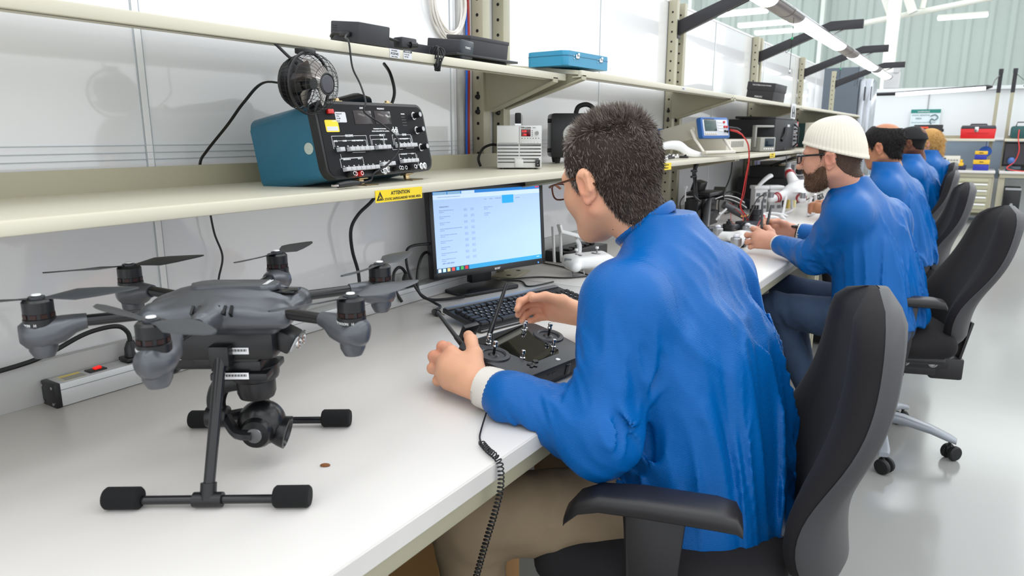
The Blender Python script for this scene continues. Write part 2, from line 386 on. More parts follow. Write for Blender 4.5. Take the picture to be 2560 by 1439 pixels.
# hall lamps on the far ceiling
CL = mat('ceiling_tube_light', '#eaffff', .3, emit=6.0)
for (x0, x1, y, z, l) in ((-6.41, -5.05, 20.4, 4.47, 'topmost of the three hall lights left of the lamp row'), (-6.52, -5.0, 23.0, 4.5, 'middle of the three hall lights left of the lamp row'), (-6.5, -4.9, 24.9, 4.5, 'lowest of the three hall lights left of the lamp row'), (-1.31, -.1, 24.6, 4.5, 'hall light hanging above the level pipe'), (-.1, 1.2, 21.6, 4.5, 'hall light at the top right corner')):
    t = thing('ceiling_light', l, 'ceiling light', ((x0 + x1) / 2, y, z), group='hall ceiling lights')
    w = MB(); w.box(((x0 + x1) / 2, y, z + .06), (x1 - x0, .3, .05)); w.build('housing', WST, t, world=True)
    w = MB(); w.box(((x0 + x1) / 2, y, z), (x1 - x0, .26, .07), bev=.03); w.build('lens', CL, t, world=True)
# ================================================================== smooth surfaces grown from a distance field (bodies, clothes, soft shapes)
_tab = np.random.RandomState(3).rand(32, 32, 32).astype(np.float32) * 2 - 1
def vnoise(q):
    i = np.floor(q).astype(int); f = q - i; f = f * f * f * (f * (f * 6 - 15) + 10); i &= 31; j = (i + 1) & 31
    x0, y0, z0 = i[:, 0], i[:, 1], i[:, 2]; x1, y1, z1 = j[:, 0], j[:, 1], j[:, 2]; fx, fy, fz = f[:, 0], f[:, 1], f[:, 2]
    c = lambda a, b_, d: _tab[a, b_, d]
    a = c(x0, y0, z0) * (1-fx) + c(x1, y0, z0) * fx; b_ = c(x0, y1, z0) * (1-fx) + c(x1, y1, z0) * fx
    d = c(x0, y0, z1) * (1-fx) + c(x1, y0, z1) * fx; e = c(x0, y1, z1) * (1-fx) + c(x1, y1, z1) * fx
    return (a * (1-fy) + b_ * fy) * (1-fz) + (d * (1-fy) + e * fy) * fz
class Cap:
    def __init__(s, a, b, ra, rb=None, k=.01): s.a = np.array(a, float); s.b = np.array(b, float); s.ra = ra; s.rb = ra if rb is None else rb; s.k = k; s.op = 'u'
    def __call__(s, p):
        ba = s.b - s.a; pa = p - s.a; h = np.clip(pa @ ba / max(ba @ ba, 1e-12), 0, 1)
        return np.linalg.norm(pa - h[:, None] * ba, axis=1) - (s.ra + (s.rb - s.ra) * h)
class Ell:
    def __init__(s, c, r, R=None, k=.01): s.c = np.array(c, float); s.r = np.array(r, float); s.R = np.eye(3) if R is None else np.array(R, float); s.k = k; s.op = 'u'
    def __call__(s, p):
        q = (p - s.c) @ s.R; k0 = np.linalg.norm(q / s.r, axis=1); k1 = np.linalg.norm(q / (s.r * s.r), axis=1)
        return np.where(k0 < 1e-6, -s.r.min(), k0 * (k0 - 1) / np.maximum(k1, 1e-9))
class Box:
    def __init__(s, c, h, r=.0, R=None, k=.01): s.c = np.array(c, float); s.h = np.array(h, float) - r; s.r = r; s.R = np.eye(3) if R is None else np.array(R, float); s.k = k; s.op = 'u'
    def __call__(s, p):
        q = np.abs((p - s.c) @ s.R) - s.h
        return np.linalg.norm(np.maximum(q, 0), axis=1) + np.minimum(q.max(axis=1), 0) - s.r
class Loft:
    """slices (z, cx, cy, rx, ry); the slices turned by yaw about z"""
    def __init__(s, sl, yaw=0, k=.01, e=2.4):
        q = np.array(sorted(sl), float); zz = np.linspace(q[0, 0], q[-1, 0], 161); q = np.stack([zz] + [np.interp(zz, q[:, 0], q[:, j]) for j in range(1, 5)], 1)
        for _ in range(3): q[5:-5, 1:] = sum(q[5 + o:len(q) - 5 + o, 1:] for o in range(-5, 6)) / 11
        s.s = q; s.cy, s.sy = math.cos(yaw), math.sin(yaw); s.k = k; s.op = 'u'; s.e = e
    def __call__(s, p):
        z = p[:, 2]; zz = s.s[:, 0]; I = lambda j: np.interp(z, zz, s.s[:, j])
        dx, dy = p[:, 0] - I(1), p[:, 1] - I(2); u = dx * s.cy + dy * s.sy; v = -dx * s.sy + dy * s.cy; rx, ry = I(3), I(4)
        q = (np.abs(u / rx) ** s.e + np.abs(v / ry) ** s.e) ** (1 / s.e)
        d = (q - 1) * np.minimum(rx, ry); dz = np.maximum(zz[0] - z, z - zz[-1])
        return np.where(dz > 0, np.sqrt(np.maximum(d, 0) ** 2 + dz ** 2), np.maximum(d, dz))
def sub(pr): pr.op = 's'; return pr
def smin(a, b, k):
    h = np.maximum(k - np.abs(a - b), 0) / k; return np.minimum(a, b) - h * h * k * .25
class Field:
    def __init__(s, prims, disp=None, amp=0.): s.p = prims; s.disp = disp; s.amp = amp
    def ev(s, p, rad=None, c=None):
        d = np.full(len(p), 9.)
        for q in s.p:
            if c is not None:
                dc = q(c)[0]
                if q.op == 'u' and dc > rad + q.k + s.amp: continue
                if q.op == 's' and dc > rad + q.k + s.amp: continue
            v = q(p); d = smin(d, v, q.k) if q.op == 'u' else -smin(-d, v, q.k)
        if s.disp is not None: d = d + s.disp(p)
        return d
def sdf_mesh(F, lo, hi, h):
    """surface nets over the blocks the surface passes through"""
    B = 16; lo = np.array(lo, float); hi = np.array(hi, float); nb = np.maximum(1, np.ceil((hi - lo) / (B * h)).astype(int))
    N = nb * B + 2; rad = B * h * math.sqrt(3) / 2 + h * 2
    g = np.arange(B + 2); gx, gy, gz = np.meshgrid(g, g, g, indexing='ij'); loc = np.stack([gx, gy, gz], -1).reshape(-1, 3)
    cc = np.stack(np.meshgrid(*[np.arange(n) for n in nb], indexing='ij'), -1).reshape(-1, 3)
    cen = lo + (cc + .5) * B * h; dd = F.ev(cen)
    keep = cc[np.abs(dd) < rad * 1.35 + F.amp]
    ids, pos, quads = [], [], []
    key = lambda c: (c[:, 0] * N[1] + c[:, 1]) * N[2] + c[:, 2]
    corners = np.array([[i, j, k] for i in (0, 1) for j in (0, 1) for k in (0, 1)])
    edges = [(a, b_) for a in range(8) for b_ in range(a + 1, 8) if np.abs(corners[a] - corners[b_]).sum() == 1]
    for bc in keep:
        base = bc * B; P = lo + (loc + base) * h
        c = (lo + (base + B / 2 + .5) * h)[None, :]
        v = F.ev(P, rad, c).reshape(B + 2, B + 2, B + 2)
        s = v < 0
        if s.all() or not s.any(): continue
        # cells 0..B  (B+1 cells, one overlap)
        C8 = [v[a[0]:a[0] + B + 1, a[1]:a[1] + B + 1, a[2]:a[2] + B + 1] for a in corners]
        S8 = [q < 0 for q in C8]; cnt = sum(q.astype(int) for q in S8); act = (cnt > 0) & (cnt < 8)
        idx = np.argwhere(act)
        if not len(idx): continue
        sm = np.zeros((len(idx), 3)); n = np.zeros(len(idx)); vals = [q[act] for q in C8]
        for a, b_ in edges:
            va, vb = vals[a], vals[b_]; x = (va < 0) != (vb < 0); t = np.where(x, va / np.where(x, va - vb, 1), 0)
            sm += np.where(x[:, None], corners[a] + t[:, None] * (corners[b_] - corners[a]), 0); n += x
        pp = lo + (idx + base + sm / n[:, None]) * h
        ids.append(key(idx + base)); pos.append(pp)
        for ax in range(3):
            o1, o2 = [(1, 2), (2, 0), (0, 1)][ax]
            a = s[1:B + 1, 1:B + 1, 1:B + 1]; sl = [slice(1, B + 1)] * 3; sl[ax] = slice(2, B + 2); q = s[tuple(sl)]
            e = np.argwhere(a != q) + 1
            if not len(e): continue
            fl = s[e[:, 0], e[:, 1], e[:, 2]]
            d1 = np.zeros(3, int); d1[o1] = 1; d2 = np.zeros(3, int); d2[o2] = 1; E_ = e + base
            Q = np.stack([key(E_ - d1 - d2), key(E_ - d2), key(E_), key(E_ - d1)], 1)
            Q[~fl] = Q[~fl][:, ::-1]; quads.append(Q)
    ids = np.concatenate(ids); pos = np.concatenate(pos); quads = np.concatenate(quads)
    u, first = np.unique(ids, return_index=True); pos = pos[first]
    qi = np.searchsorted(u, quads); ok = (qi < len(u)).all(1); qi = np.minimum(qi, len(u) - 1); ok &= (u[qi] == quads).all(1)
    return pos, qi[ok]
def mesh_np(name, pos, faces, m, parent=None, world=True, tint=None, sharp=0):
    me = bpy.data.meshes.new(name); me.vertices.add(len(pos)); me.vertices.foreach_set('co', pos.astype(np.float32).ravel())
    k = faces.shape[1]; me.loops.add(faces.size); me.loops.foreach_set('vertex_index', faces.astype(np.int32).ravel())
    me.polygons.add(len(faces)); me.polygons.foreach_set('loop_start', (np.arange(len(faces)) * k).astype(np.int32))
    me.update(calc_edges=True); me.validate()
    me.materials.append(m)
    if tint is not None:
        a = me.color_attributes.new('tint', 'FLOAT_COLOR', 'POINT'); a.data.foreach_set('color', np.concatenate([tint, np.ones((len(tint), 1))], 1).astype(np.float32).ravel())
    if world and parent is not None: me.transform(MW(parent).inverted())
    return link(name, me, parent, sharp)
def frm(f, up=(0, 0, 1)):
    """columns: forward, left, up"""
    f = np.array(f, float); f /= np.linalg.norm(f); l = np.cross(up, f); l /= np.linalg.norm(l); return np.stack([f, l, np.cross(f, l)], 1)

# ------------------------------------------------------------------ people
def head_prims(c, R, nose=1., jaw=1., neck=None, beard=0.):
    L = lambda x, y, z: np.array(c) + R @ np.array([x, y, z]); P = []
    P += [Ell(L(-.018, 0, .035), (.098, .078, .088), R, .02), Ell(L(.018, 0, .008), (.074, .068, .088), R, .03)]
    P += [Ell(L(.040, 0, -.048), (.050, .052 * jaw, .058), R, .03), Ell(L(.066, 0, -.092), (.024, .026, .020), R, .03)]      # jaw, chin
    for s in (1, -1):
        P += [Cap(L(-.002, s * .056 * jaw, -.055), L(.058, s * .022, -.096), .013, .012, .03), Ell(L(.060, s * .036, -.022), (.026, .022, .024), R, .03)]   # jaw line, cheekbone
        P += [Cap(L(.088, s * .012, .022), L(.076, s * .046, .022), .009, .008, .014)]                                                                   # brow
        q = Ell(L(.094, s * .031, .004), (.012, .016, .011), R, .012); P += [sub(q)]
        P += [Ell(L(.076, s * .031, .002), (.0125, .0125, .0125), R, .002)]                                                                              # eye ball and lids
    P += [Cap(L(.090, 0, .012), L(.112 * (1 + .03 * nose), 0, -.026), .007, .010, .012), Ell(L(.112 * (1 + .03 * nose), 0, -.028), (.012, .011, .009), R, .008)]
    for s in (1, -1): P += [Ell(L(.100, s * .012, -.031), (.010, .007, .007), R, .006)]
    P += [Ell(L(.090, 0, -.052), (.010, .023, .007), R, .008), Ell(L(.088, 0, -.063), (.010, .020, .007), R, .008), sub(Ell(L(.099, 0, -.0575), (.008, .022, .0012), R, .003))]
    for s in (1, -1):   # ears: shell with a hollow and a rim
        e = L(-.010, s * .079, -.008); Re = R @ np.array([[.93, -.36 * s, .10], [.36 * s, .93, 0], [-.10, 0, .99]])
        P += [Ell(e, (.019, .008, .033), Re, .006), Ell(e + R @ np.array([-.004, s * .006, .006]), (.020, .006, .028), Re, .004)]
        P += [sub(Ell(e + R @ np.array([.004, s * .013, .001]), (.009, .008, .017), Re, .004))]
        P += [Cap(e + R @ np.array([.009, s * .004, .020]), e + R @ np.array([-.015, s * .010, .020]), .0035, .004, .005), Cap(e + R @ np.array([-.015, s * .010, .020]), e + R @ np.array([-.014, s * .008, -.012]), .004, .0035, .005), Ell(e + R @ np.array([.004, s * .002, -.030]), (.007, .005, .009), Re, .006)]
    if neck is not None:
        P += [Cap(L(-.030, 0, -.045), neck, .055, .060, .03)]
    return P
def hand_prims(wr, mcp, fingers, thumb, s=1.):
    """wr: wrist; mcp: four knuckles; fingers: four lists of joints after the knuckle; thumb: base to tip"""
    P = []; W = np.array(wr, float); M = [np.array(m, float) for m in mcp]
    for i, m in enumerate(M):
        P += [Cap(W + (m - W) * .12 + (m - np.mean(M, 0)) * .35, m, .0165 * s, .0130 * s, .014)]
    cM = np.mean(M, 0); P += [Cap(W + (cM - W) * .35, W + (cM - W) * .85, .026 * s, .027 * s, .016)]
    ra = [.0112, .0114, .0108, .0096]
    for i, f in enumerate(fingers):
        J = [M[i]] + [np.array(q, float) for q in f]; r = ra[i] * s
        for k in range(len(J) - 1): P += [Cap(J[k], J[k+1], r * (1 - .1 * k), r * (1 - .1 * (k + 1)), .004 if k else .006)]
        for k in range(1, len(J) - 1): P += [Ell(J[k], (r * 1.04,) * 3, None, .004)]
    T = [np.array(q, float) for q in thumb]
    P += [Cap(W + (T[0] - W) * .3, T[0], .015 * s, .0155 * s, .016)]
    for k in range(len(T) - 1): P += [Cap(T[k], T[k+1], (.0140, .0115, .0105)[min(k, 2)] * s, (.0115, .0105, .0088)[min(k, 2)] * s, .007)]
    return P
def skin_tint(p, base, red=(.62, .16, .10), spots=(), dark=None):
    b0 = np.array(base)[None, :3]; n = vnoise(p * 60)[:, None] * .05 + vnoise(p * 18)[:, None] * .06
    t = b0 * (1 + n); 
    for c, r, col, a in spots:
        d = np.linalg.norm((p - np.array(c)) / np.array(r), axis=1); wgt = np.clip(1.3 - d, 0, 1)[:, None] * a; t = t * (1 - wgt) + np.array(col)[None, :3] * wgt
    return np.clip(t, 0, 1)
SKIN = attr_mat('skin', .5, sss=.12, bump=.0002, bs=900, spec=.35)
BLUE = mat('blue_lab_cloth', '#0059a2', .30, var=.04, vs=5, bump=.0002, bs=700, spec=.22, weave=150)
KNIT = mat('white_knit_cuff', '#d3cdc4', .8, var=.05, bump=.0005, bs=500)
def folds(regions):
    """each: (centre, radius, 3 axis vectors, 3 frequencies, amplitude, seed)"""
    R = [(np.array(c, float), r, np.array(A, float), np.array(fq, float), a, sd) for c, r, A, fq, a, sd in regions]
    def f(p):
        d = np.zeros(len(p))
        for c, r, A, fq, a, sd in R:
            q = (p - c) / np.array(r); w = np.clip(1.35 - np.linalg.norm(q, axis=1), 0, 1); w = w * w * (3 - 2 * w)
            k = w > 0
            if not k.any(): continue
            u = (p[k] - c) @ A.T * fq + sd; u = u + .8 * vnoise(u * .6 + 9)[:, None]
            n = vnoise(u); d[k] += w[k] * a * ((1 - np.abs(n) * 3.4) * .62 + .6 * (1 - np.abs(vnoise(u * 1.9 + 5)) * 3) * .35)
        return -d
    return f
def sgp(v): return math.copysign(abs(v) ** .72, v)
def glasses(parent, c, R, m, lens, w=.034, hh=.020, y0=.0, thick=.0018, back=.105):
    L = lambda x, y, z: Vector((np.array(c) + R @ np.array([x, y, z + y0])).tolist())
    b = MB()
    for s in (1, -1):
        pts = [L(.112 - .006 * (abs(math.cos(a)) if True else 0), s * (.036 + w * .74 * sgp(math.cos(a))), -.004 + hh * .92 * sgp(math.sin(a)) * (1.0 if math.sin(a) < 0 else .8)) for a in [2*PI*i/20 for i in range(20)]]
        b.tube(pts, thick, 6, close=True)
    b.tube([L(.112, .008, .004), L(.115, 0, .007), L(.112, -.008, .004)], thick, 6, smooth=3)
    b.build('rim', m, parent, world=True)
    for s in (1, -1):
        t = MB(); t.tube([L(.108, s * .064, .004), L(.09, s * .075, .005), L(.0, s * .083, .004), L(-.018, s * .083, -.004), L(-.034, s * .080, -.018)], [thick * 1.3] * 5, 6, smooth=3); t.build('temple', m, parent, world=True)
        g = MB(); n = 20
        g.ring_stack([[L(.1105 + dx - .006 * abs(math.cos(a)), s * (.036 + (w * .73) * sgp(math.cos(a))), -.004 + (hh * .92 - .001) * sgp(math.sin(a)) * (1.0 if math.sin(a) < 0 else .8)) for a in [2*PI*i/n for i in range(n)]] for dx in (0, .001)]); g.build('lens', lens, parent, world=True)
LENSG = mat('spectacle_lens', '#ffffff', .02, trans=1., var=0)
def strands(parent, pts, nrm, dirf, lenf, colf, m, wd=.0011, name='hair', seg=3, lift=.0):
    n = len(pts); V = []; Fc = []; T = []
    rs = np.random.RandomState(5)
    D = dirf(pts, nrm); Ln = lenf(pts) * (.7 + .6 * rs.rand(n)); col = colf(pts)
    D = D + rs.randn(n, 3) * .22; D /= np.linalg.norm(D, axis=1)[:, None]
    side = np.cross(D, rs.randn(n, 3)); side /= np.linalg.norm(side, axis=1)[:, None]
    cur = pts - nrm * .002; dirn = D.copy(); base = np.arange(n) * (2 * seg + 1); vs = []
    for k in range(seg + 1):
        wk = wd * (1 - k / seg * .85)
        if k < seg: vs += [cur - side * wk, cur + side * wk]
        else: vs += [cur]
        cur = cur + dirn * (Ln / seg)[:, None]; dirn = dirn * .92 + np.array([0, 0, -.10]) * lift; 
    V = np.stack(vs, 1).reshape(-1, 3); faces = []
    for k in range(seg - 1): faces.append(np.stack([base + 2*k, base + 2*k + 1, base + 2*k + 3, base + 2*k + 2], 1))
    k = seg - 1; tri = np.stack([base + 2*k, base + 2*k + 1, base + 2*k + 2, base + 2*k + 2], 1)
    Q = np.concatenate(faces)
    me = bpy.data.meshes.new(name); tint = np.repeat(col, 2 * seg + 1, axis=0)
    F3 = tri[:, :3]; lt = np.concatenate([np.full(len(Q), 4), np.full(len(F3), 3)]); li = np.concatenate([Q.ravel(), F3.ravel()])
    me.vertices.add(len(V)); me.vertices.foreach_set('co', V.astype(np.float32).ravel()); me.loops.add(len(li)); me.loops.foreach_set('vertex_index', li.astype(np.int32))
    me.polygons.add(len(lt)); me.polygons.foreach_set('loop_start', np.concatenate([[0], np.cumsum(lt)[:-1]]).astype(np.int32)); me.update(calc_edges=True)
    a = me.color_attributes.new('tint', 'FLOAT_COLOR', 'POINT'); a.data.foreach_set('color', np.concatenate([tint, np.ones((len(tint), 1))], 1).astype(np.float32).ravel())
    me.materials.append(m); me.transform(MW(parent).inverted()); return link(name, me, parent, 0)
def vert_normals(pos, F):
    a = pos[F[:, 1]] - pos[F[:, 0]]; b_ = pos[F[:, 3]] - pos[F[:, 0]]; fn = np.cross(a, b_); n = np.zeros_like(pos)
    for k in range(4): np.add.at(n, F[:, k], fn)
    return n / (np.linalg.norm(n, axis=1)[:, None] + 1e-12)
HAIRM = attr_mat('hair', .6, spec=.25)

def ori(a):
    a = np.array(a, float); a /= np.linalg.norm(a); t = np.cross(a, (0, 0, 1.)); t /= np.linalg.norm(t); return np.array([a, t, np.cross(a, t)])
def knit_cuff(P, a, c, r0, r1, n=64, m=None):
    b = MB(); a, c = Vector(a), Vector(c); t = (c - a).normalized(); q = Vector((0, 0, 1)); q = (q - t * q.dot(t)).normalized(); s = t.cross(q); rings = []
    for k in range(9):
        u = k / 8; r = r0 + (r1 - r0) * u
        rings.append([a + (c - a) * u + (q * math.cos(2*PI*j/n) + s * math.sin(2*PI*j/n)) * (r + (.0011 if j % 2 else 0) + .0012 * math.sin(u * 9 + j * .3)) for j in range(n)])
    rings.append([c + (q * math.cos(2*PI*j/n) + s * math.sin(2*PI*j/n)) * (r1 - .006) for j in range(n)])
    b.ring_stack(rings); return b.build('cuff', m or KNIT, P, sharp=80)
class Cut:
    """keeps only where f(local) <= 0"""
    op = 's'
    def __init__(s, f, k=.006): s.f = f; s.k = k
    def __call__(s, p): return -s.f(p) * .7
def hair(P, HC, HR, prims, f, base, cols, n, ln, wd, dirf=None, name='hair', h=.004, spread=.0015):
    F = Field(prims + [Cut(lambda p: f((p - HC) @ HR))]); pos, fc = sdf_mesh(F, HC - .19, HC + .17, h)
    mesh_np(name + '_cap' if n else name, pos, fc, HAIRM, P, world=False, tint=np.tile(np.array(lin(base)[:3]), (len(pos), 1)))
    if not n: return
    nr = vert_normals(pos, fc); rs = np.random.RandomState(4); ok = np.where(f((pos - HC) @ HR) < .002)[0]; idx = rs.choice(ok, n); C_ = [np.array(lin(c)[:3]) for c in cols]
    def dd(p, nn):
        d = nn * .35 - HR[:, 2] * .9 - HR[:, 0] * .2 + vnoise(p * 60)[:, None] * np.array([.2, .4, .2]); return d / np.linalg.norm(d, axis=1)[:, None]
    def cf(p): w_ = rs.rand(len(p), 1); return C_[0] * (1 - w_) + C_[1] * w_
    strands(P, pos[idx] + rs.randn(n, 3) * spread, nr[idx], dirf or dd, lambda p: np.full(len(p), ln), cf, HAIRM, wd, name=name)
def hair_shell(HC, HR, NB, g=.006, neck=True):
    L = lambda x, y, z: HC + HR @ np.array([x, y, z])
    p = [Ell(L(-.018, 0, .036), (.098 + g, .078 + g, .090 + g), HR, .02), Ell(L(.014, 0, .012), (.077 + g * .6, .069 + g * .7, .088), HR, .03)]
    if neck: p += [Cap(L(-.030, 0, -.045), np.array(NB), .055 + g * .6, .062, .03)]
    return p
# ================================================================== the man in front
def person_front():
    HC = np.array([-.612, 1.315, 1.178]); HR = frm((-.93, .28, -.25))
    NB = (-.515, 1.335, 1.055)
    W1 = (-0.742, 1.034, 0.804)
    hl = hand_prims(W1, [(-0.832, 1.069, 0.844), (-0.840, 1.056, 0.827), (-0.836, 1.047, 0.808), (-0.822, 1.042, 0.789)],
        [[(-0.870, 1.088, 0.844), (-0.878, 1.114, 0.834), (-0.870, 1.132, 0.822)], [(-0.881, 1.073, 0.825), (-0.889, 1.100, 0.814), (-0.880, 1.119, 0.802)],
         [(-0.876, 1.062, 0.804), (-0.883, 1.089, 0.794), (-0.874, 1.108, 0.784)], [(-0.858, 1.055, 0.783), (-0.866, 1.080, 0.775), (-0.858, 1.098, 0.768)]],
        [(-0.782, 1.078, 0.844), (-0.812, 1.108, 0.862), (-0.836, 1.132, 0.862)], 1.08)
    W2 = (-.770, 1.530, .828)
    hr = hand_prims(W2, [(-.855, 1.490, .868), (-.862, 1.503, .852), (-.860, 1.512, .834), (-.850, 1.518, .816)],
        [[(-.893, 1.474, .872), (-.906, 1.446, .862), (-.902, 1.424, .848)], [(-.900, 1.486, .852), (-.913, 1.458, .842), (-.908, 1.438, .830)], [(-.898, 1.494, .832), (-.910, 1.468, .822), (-.904, 1.450, .812)], [(-.886, 1.500, .812), (-.898, 1.478, .804), (-.892, 1.462, .796)]],
        [(-.812, 1.492, .868), (-.845, 1.464, .880), (-.868, 1.438, .878)], 1.0)
    Sl, El = (-.497, 1.142, .970), (-.497, 1.052, .752)
    Sr, Er = (-.435, 1.475, .955), (-.525, 1.58, .79)
    body = head_prims(HC, HR, 1, 1.06, NB)
    body += [Cap(NB, (-.45, 1.335, .95), .055, .05, .03), Cap((-.45, 1.335, .95), (-.39, 1.335, .60), .05, .07, .03), Cap(Sl, Sr, .045, .045, .04),
             Cap(Sl, El, .042, .035, .02), Cap(El, W1, .035, .026, .02), Cap(Sr, Er, .042, .035, .02), Cap(Er, W2, .035, .026, .02)]
    body += hl + hr
    body += [sub(Box((-1.0, 1.3, .66), (.414, 1, .1005), 0, None, .001))]
    F = Field(body); pos, fc = sdf_mesh(F, (-.95, .98, .52), (-.28, 1.68, 1.33), .0032)
    base = lin('#dba585'); pink = lin('#d07a66')
    tint = skin_tint(pos, base, spots=[((-.63, 1.24, 1.15), (.04, .03, .05), pink, .45), ((-.87, 1.08, .84), (.05, .06, .05), pink, .45), ((-.88, 1.48, .85), (.06, .08, .05), pink, .35), (HC + HR @ np.array([.06, .03, -.06]), (.05, .08, .05), lin('#c79a82'), .4)])  # pink ear and hands; the last spot is jaw shading put into the tint
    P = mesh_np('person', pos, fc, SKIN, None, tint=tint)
    tag(P, 'person in front with spiky greying hair and khaki trousers, holding the tablet controller', 'person', 'technicians in blue lab coats')
    # --- the coat
    yaw = math.radians(-10)
    torso = Loft([(.46, -.385, 1.335, .160, .225), (.52, -.38, 1.335, .165, .222), (.62, -.385, 1.335, .158, .212), (.74, -.40, 1.335, .148, .205), (.86, -.422, 1.33, .135, .205), (.94, -.445, 1.325, .115, .200), (1.00, -.466, 1.322, .088, .165), (1.045, -.480, 1.328, .076, .118), (1.085, -.496, 1.333, .070, .084), (1.12, -.508, 1.337, .064, .068)], yaw, .06, 2.3)
    coat = [torso, Cap((-.47, 1.30, 1.0), (-.50, 1.16, .975), .060, .066, .06), Cap((-.45, 1.36, 1.0), (-.425, 1.475, .975), .060, .066, .06),
            Cap(Sl, El, .072, .064, .05), Ell((-.490, 1.052, .735), (.066, .058, .054), None, .03), Cap(El, (-.660, 1.027, .795), .060, .050, .04), Cap((-.660, 1.027, .79), (-.685, 1.028, .798), .046, .040, .02),
            Cap(Sr, Er, .066, .06, .05), Cap(Er, (-.70, 1.555, .815), .060, .044, .03),
            Cap((-.40, 1.25, .58), (-.47, 1.20, .52), .10, .10, .06)]
    coat += [sub(Cap((-.555, 1.325, 1.10), (-.66, 1.29, 1.19), .066, .095, .012))]
    coat += [sub(Box((-1.0, 1.3, .66), (.414, 1, .1025), 0, None, .004))]
    I3 = np.eye(3); ua = np.array(El) - np.array(Sl); ua /= np.linalg.norm(ua); fa = np.array((-.68, 1.035, .81)) - np.array(El); fa /= np.linalg.norm(fa)
    def basis(a):
        t = np.cross(a, (0, 0, 1.)); t /= np.linalg.norm(t); return np.array([a, t, np.cross(a, t)])
    dg = np.array([-.35, -.2, .9]); dg /= np.linalg.norm(dg)
    dsp = folds([((-.30, 1.38, .72), (.20, .24, .30), basis(np.array([.12, .05, -.99])), (2.4, 19, 19), .0190, 1.3),
                 ((-.34, 1.45, .56), (.20, .20, .16), basis(np.array([.3, .5, -.8])), (6, 20, 20), .0135, 4.1),
                 ((-.40, 1.30, .97), (.16, .20, .12), basis(np.array([.8, .3, -.5])), (4, 15, 15), .008, 7.7),
                 ((-.49, 1.10, .86), (.085, .085, .12), basis(ua + np.array([.45, .3, .1])), (6, 24, 24), .0135, 2.2),
                 ((-.45, 1.20, .84), (.07, .07, .14), basis(np.array([.25, .35, -.9])), (4, 24, 24), .015, 6.2),
                 ((-.485, 1.05, .75), (.09, .08, .08), basis(np.array([-.5, .1, .8])), (5, 20, 20), .0145, 3.9),
                 ((-.60, 1.04, .79), (.09, .07, .06), basis(fa + np.array([0, .5, .8])), (6, 24, 24), .009, 5.3),
                 ((-.46, 1.16, .62), (.10, .08, .14), basis(np.array([.1, .2, -1.])), (3, 20, 20), .010, 8.8)])
    F = Field(coat, dsp, .026); pos, fc = sdf_mesh(F, (-.72, .95, .44), (-.16, 1.70, 1.13), .0045)
    mesh_np('lab_coat', pos, fc, BLUE, P, world=False)
    # neck band
    b = MB(); rim = []
    nb = Vector((-.535, 1.330, 1.092)); ax = Vector((-.80, -.10, 1.0)).normalized(); q = ax.orthogonal().normalized(); r2 = ax.cross(q)
    for i in range(28):
        a = 2 * PI * i / 28; rim.append(nb + (q * math.cos(a) + r2 * math.sin(a)) * .0635)
    b.tube(rim, .0055, 8, close=True, flat=2.2); b.build('collar', BLUE, P)
    # knitted cuffs
    def cuff(a, c, r0, r1, nm='cuff'):
        b = MB(); a, c = Vector(a), Vector(c); t = (c - a).normalized(); q = Vector((0, 0, 1)); q = (q - t * q.dot(t)).normalized(); s = t.cross(q); n = 64; rings = []
        for k in range(9):
            u = k / 8; r = r0 + (r1 - r0) * u
            rings.append([a + (c - a) * u + (q * math.cos(2*PI*j/n) * 1.0 + s * math.sin(2*PI*j/n)) * (r + (.0011 if j % 2 else 0) + .0012 * math.sin(u * 9 + j * .3)) for j in range(n)])
        rings.append([a + (c - a) * 1.0 + (q * math.cos(2*PI*j/n) + s * math.sin(2*PI*j/n)) * (r1 - .006) for j in range(n)])
        b.ring_stack(rings); return b.build(nm, KNIT, P, sharp=80)
    cuff((-.655, 1.027, .794), (-.730, 1.034, .804), .0455, .0385); cuff((-.68, 1.56, .812), (-.752, 1.535, .826), .046, .038)
    # trousers and shoes
    tr = [Ell((-.39, 1.33, .50), (.12, .17, .10), None, .05), Cap((-.40, 1.25, .535), (-.735, .985, .560), .100, .074, .05), Cap((-.735, .985, .555), (-.70, .985, .10), .070, .050, .03),
          Cap((-.40, 1.42, .535), (-.80, 1.45, .565), .098, .074, .05), Cap((-.80, 1.45, .56), (-.77, 1.46, .10), .068, .050, .03)]
    dt = folds([((-.58, 1.12, .56), (.25, .2, .12), basis(np.array([-.35, .7, .4])), (4, 15, 15), .0045, 3.3), ((-.72, 1.0, .5), (.12, .12, .16), basis(np.array([.3, .8, .3])), (5, 18, 18), .004, 1.1)])
    pos, fc = sdf_mesh(Field(tr, dt, .006), (-.93, .86, .02), (-.18, 1.58, .70), .006)
    mesh_np('trousers', pos, fc, mat('khaki_cloth', '#7d6c56', .85, var=.08, vs=14, bump=.0002, bs=800), P, world=False)
    for y in (.985, 1.46):
        sh = [Cap((-.70 - .05, y, .045), (-.86, y - .01, .035), .04, .034, .03), Cap((-.72, y, .06), (-.72, y, .09), .045, .042, .02), sub(Box((-.78, y, -.03), (.3, .2, .03), 0, None, .002))]
        pos, fc = sdf_mesh(Field(sh), (-.93, y - .08, -.01), (-.6, y + .08, .15), .006); mesh_np('shoe', pos, fc, BLACKP, P, world=False)
    # --- hair: a close cap with thousands of short tufts on it
    Ri = HR.T
    def cutl(pts):
        q = (pts - HC) @ HR; x, y, z = q[:, 0], np.abs(q[:, 1]), q[:, 2]
        # hairline height as a function of how far forward
        hl_ = np.interp(x, [-.15, -.07, -.045, -.030, -.012, .004, .028, .036, .058, .078, .10], [-.15, -.105, -.085, -.030, .016, .022, -.028, .012, .050, .070, .10])
        return hl_ - z
    class HairCut:
        op = 's'; k = .006
        def __call__(s, p): return -np.clip(-cutl(p) * .7, -.05, .05)
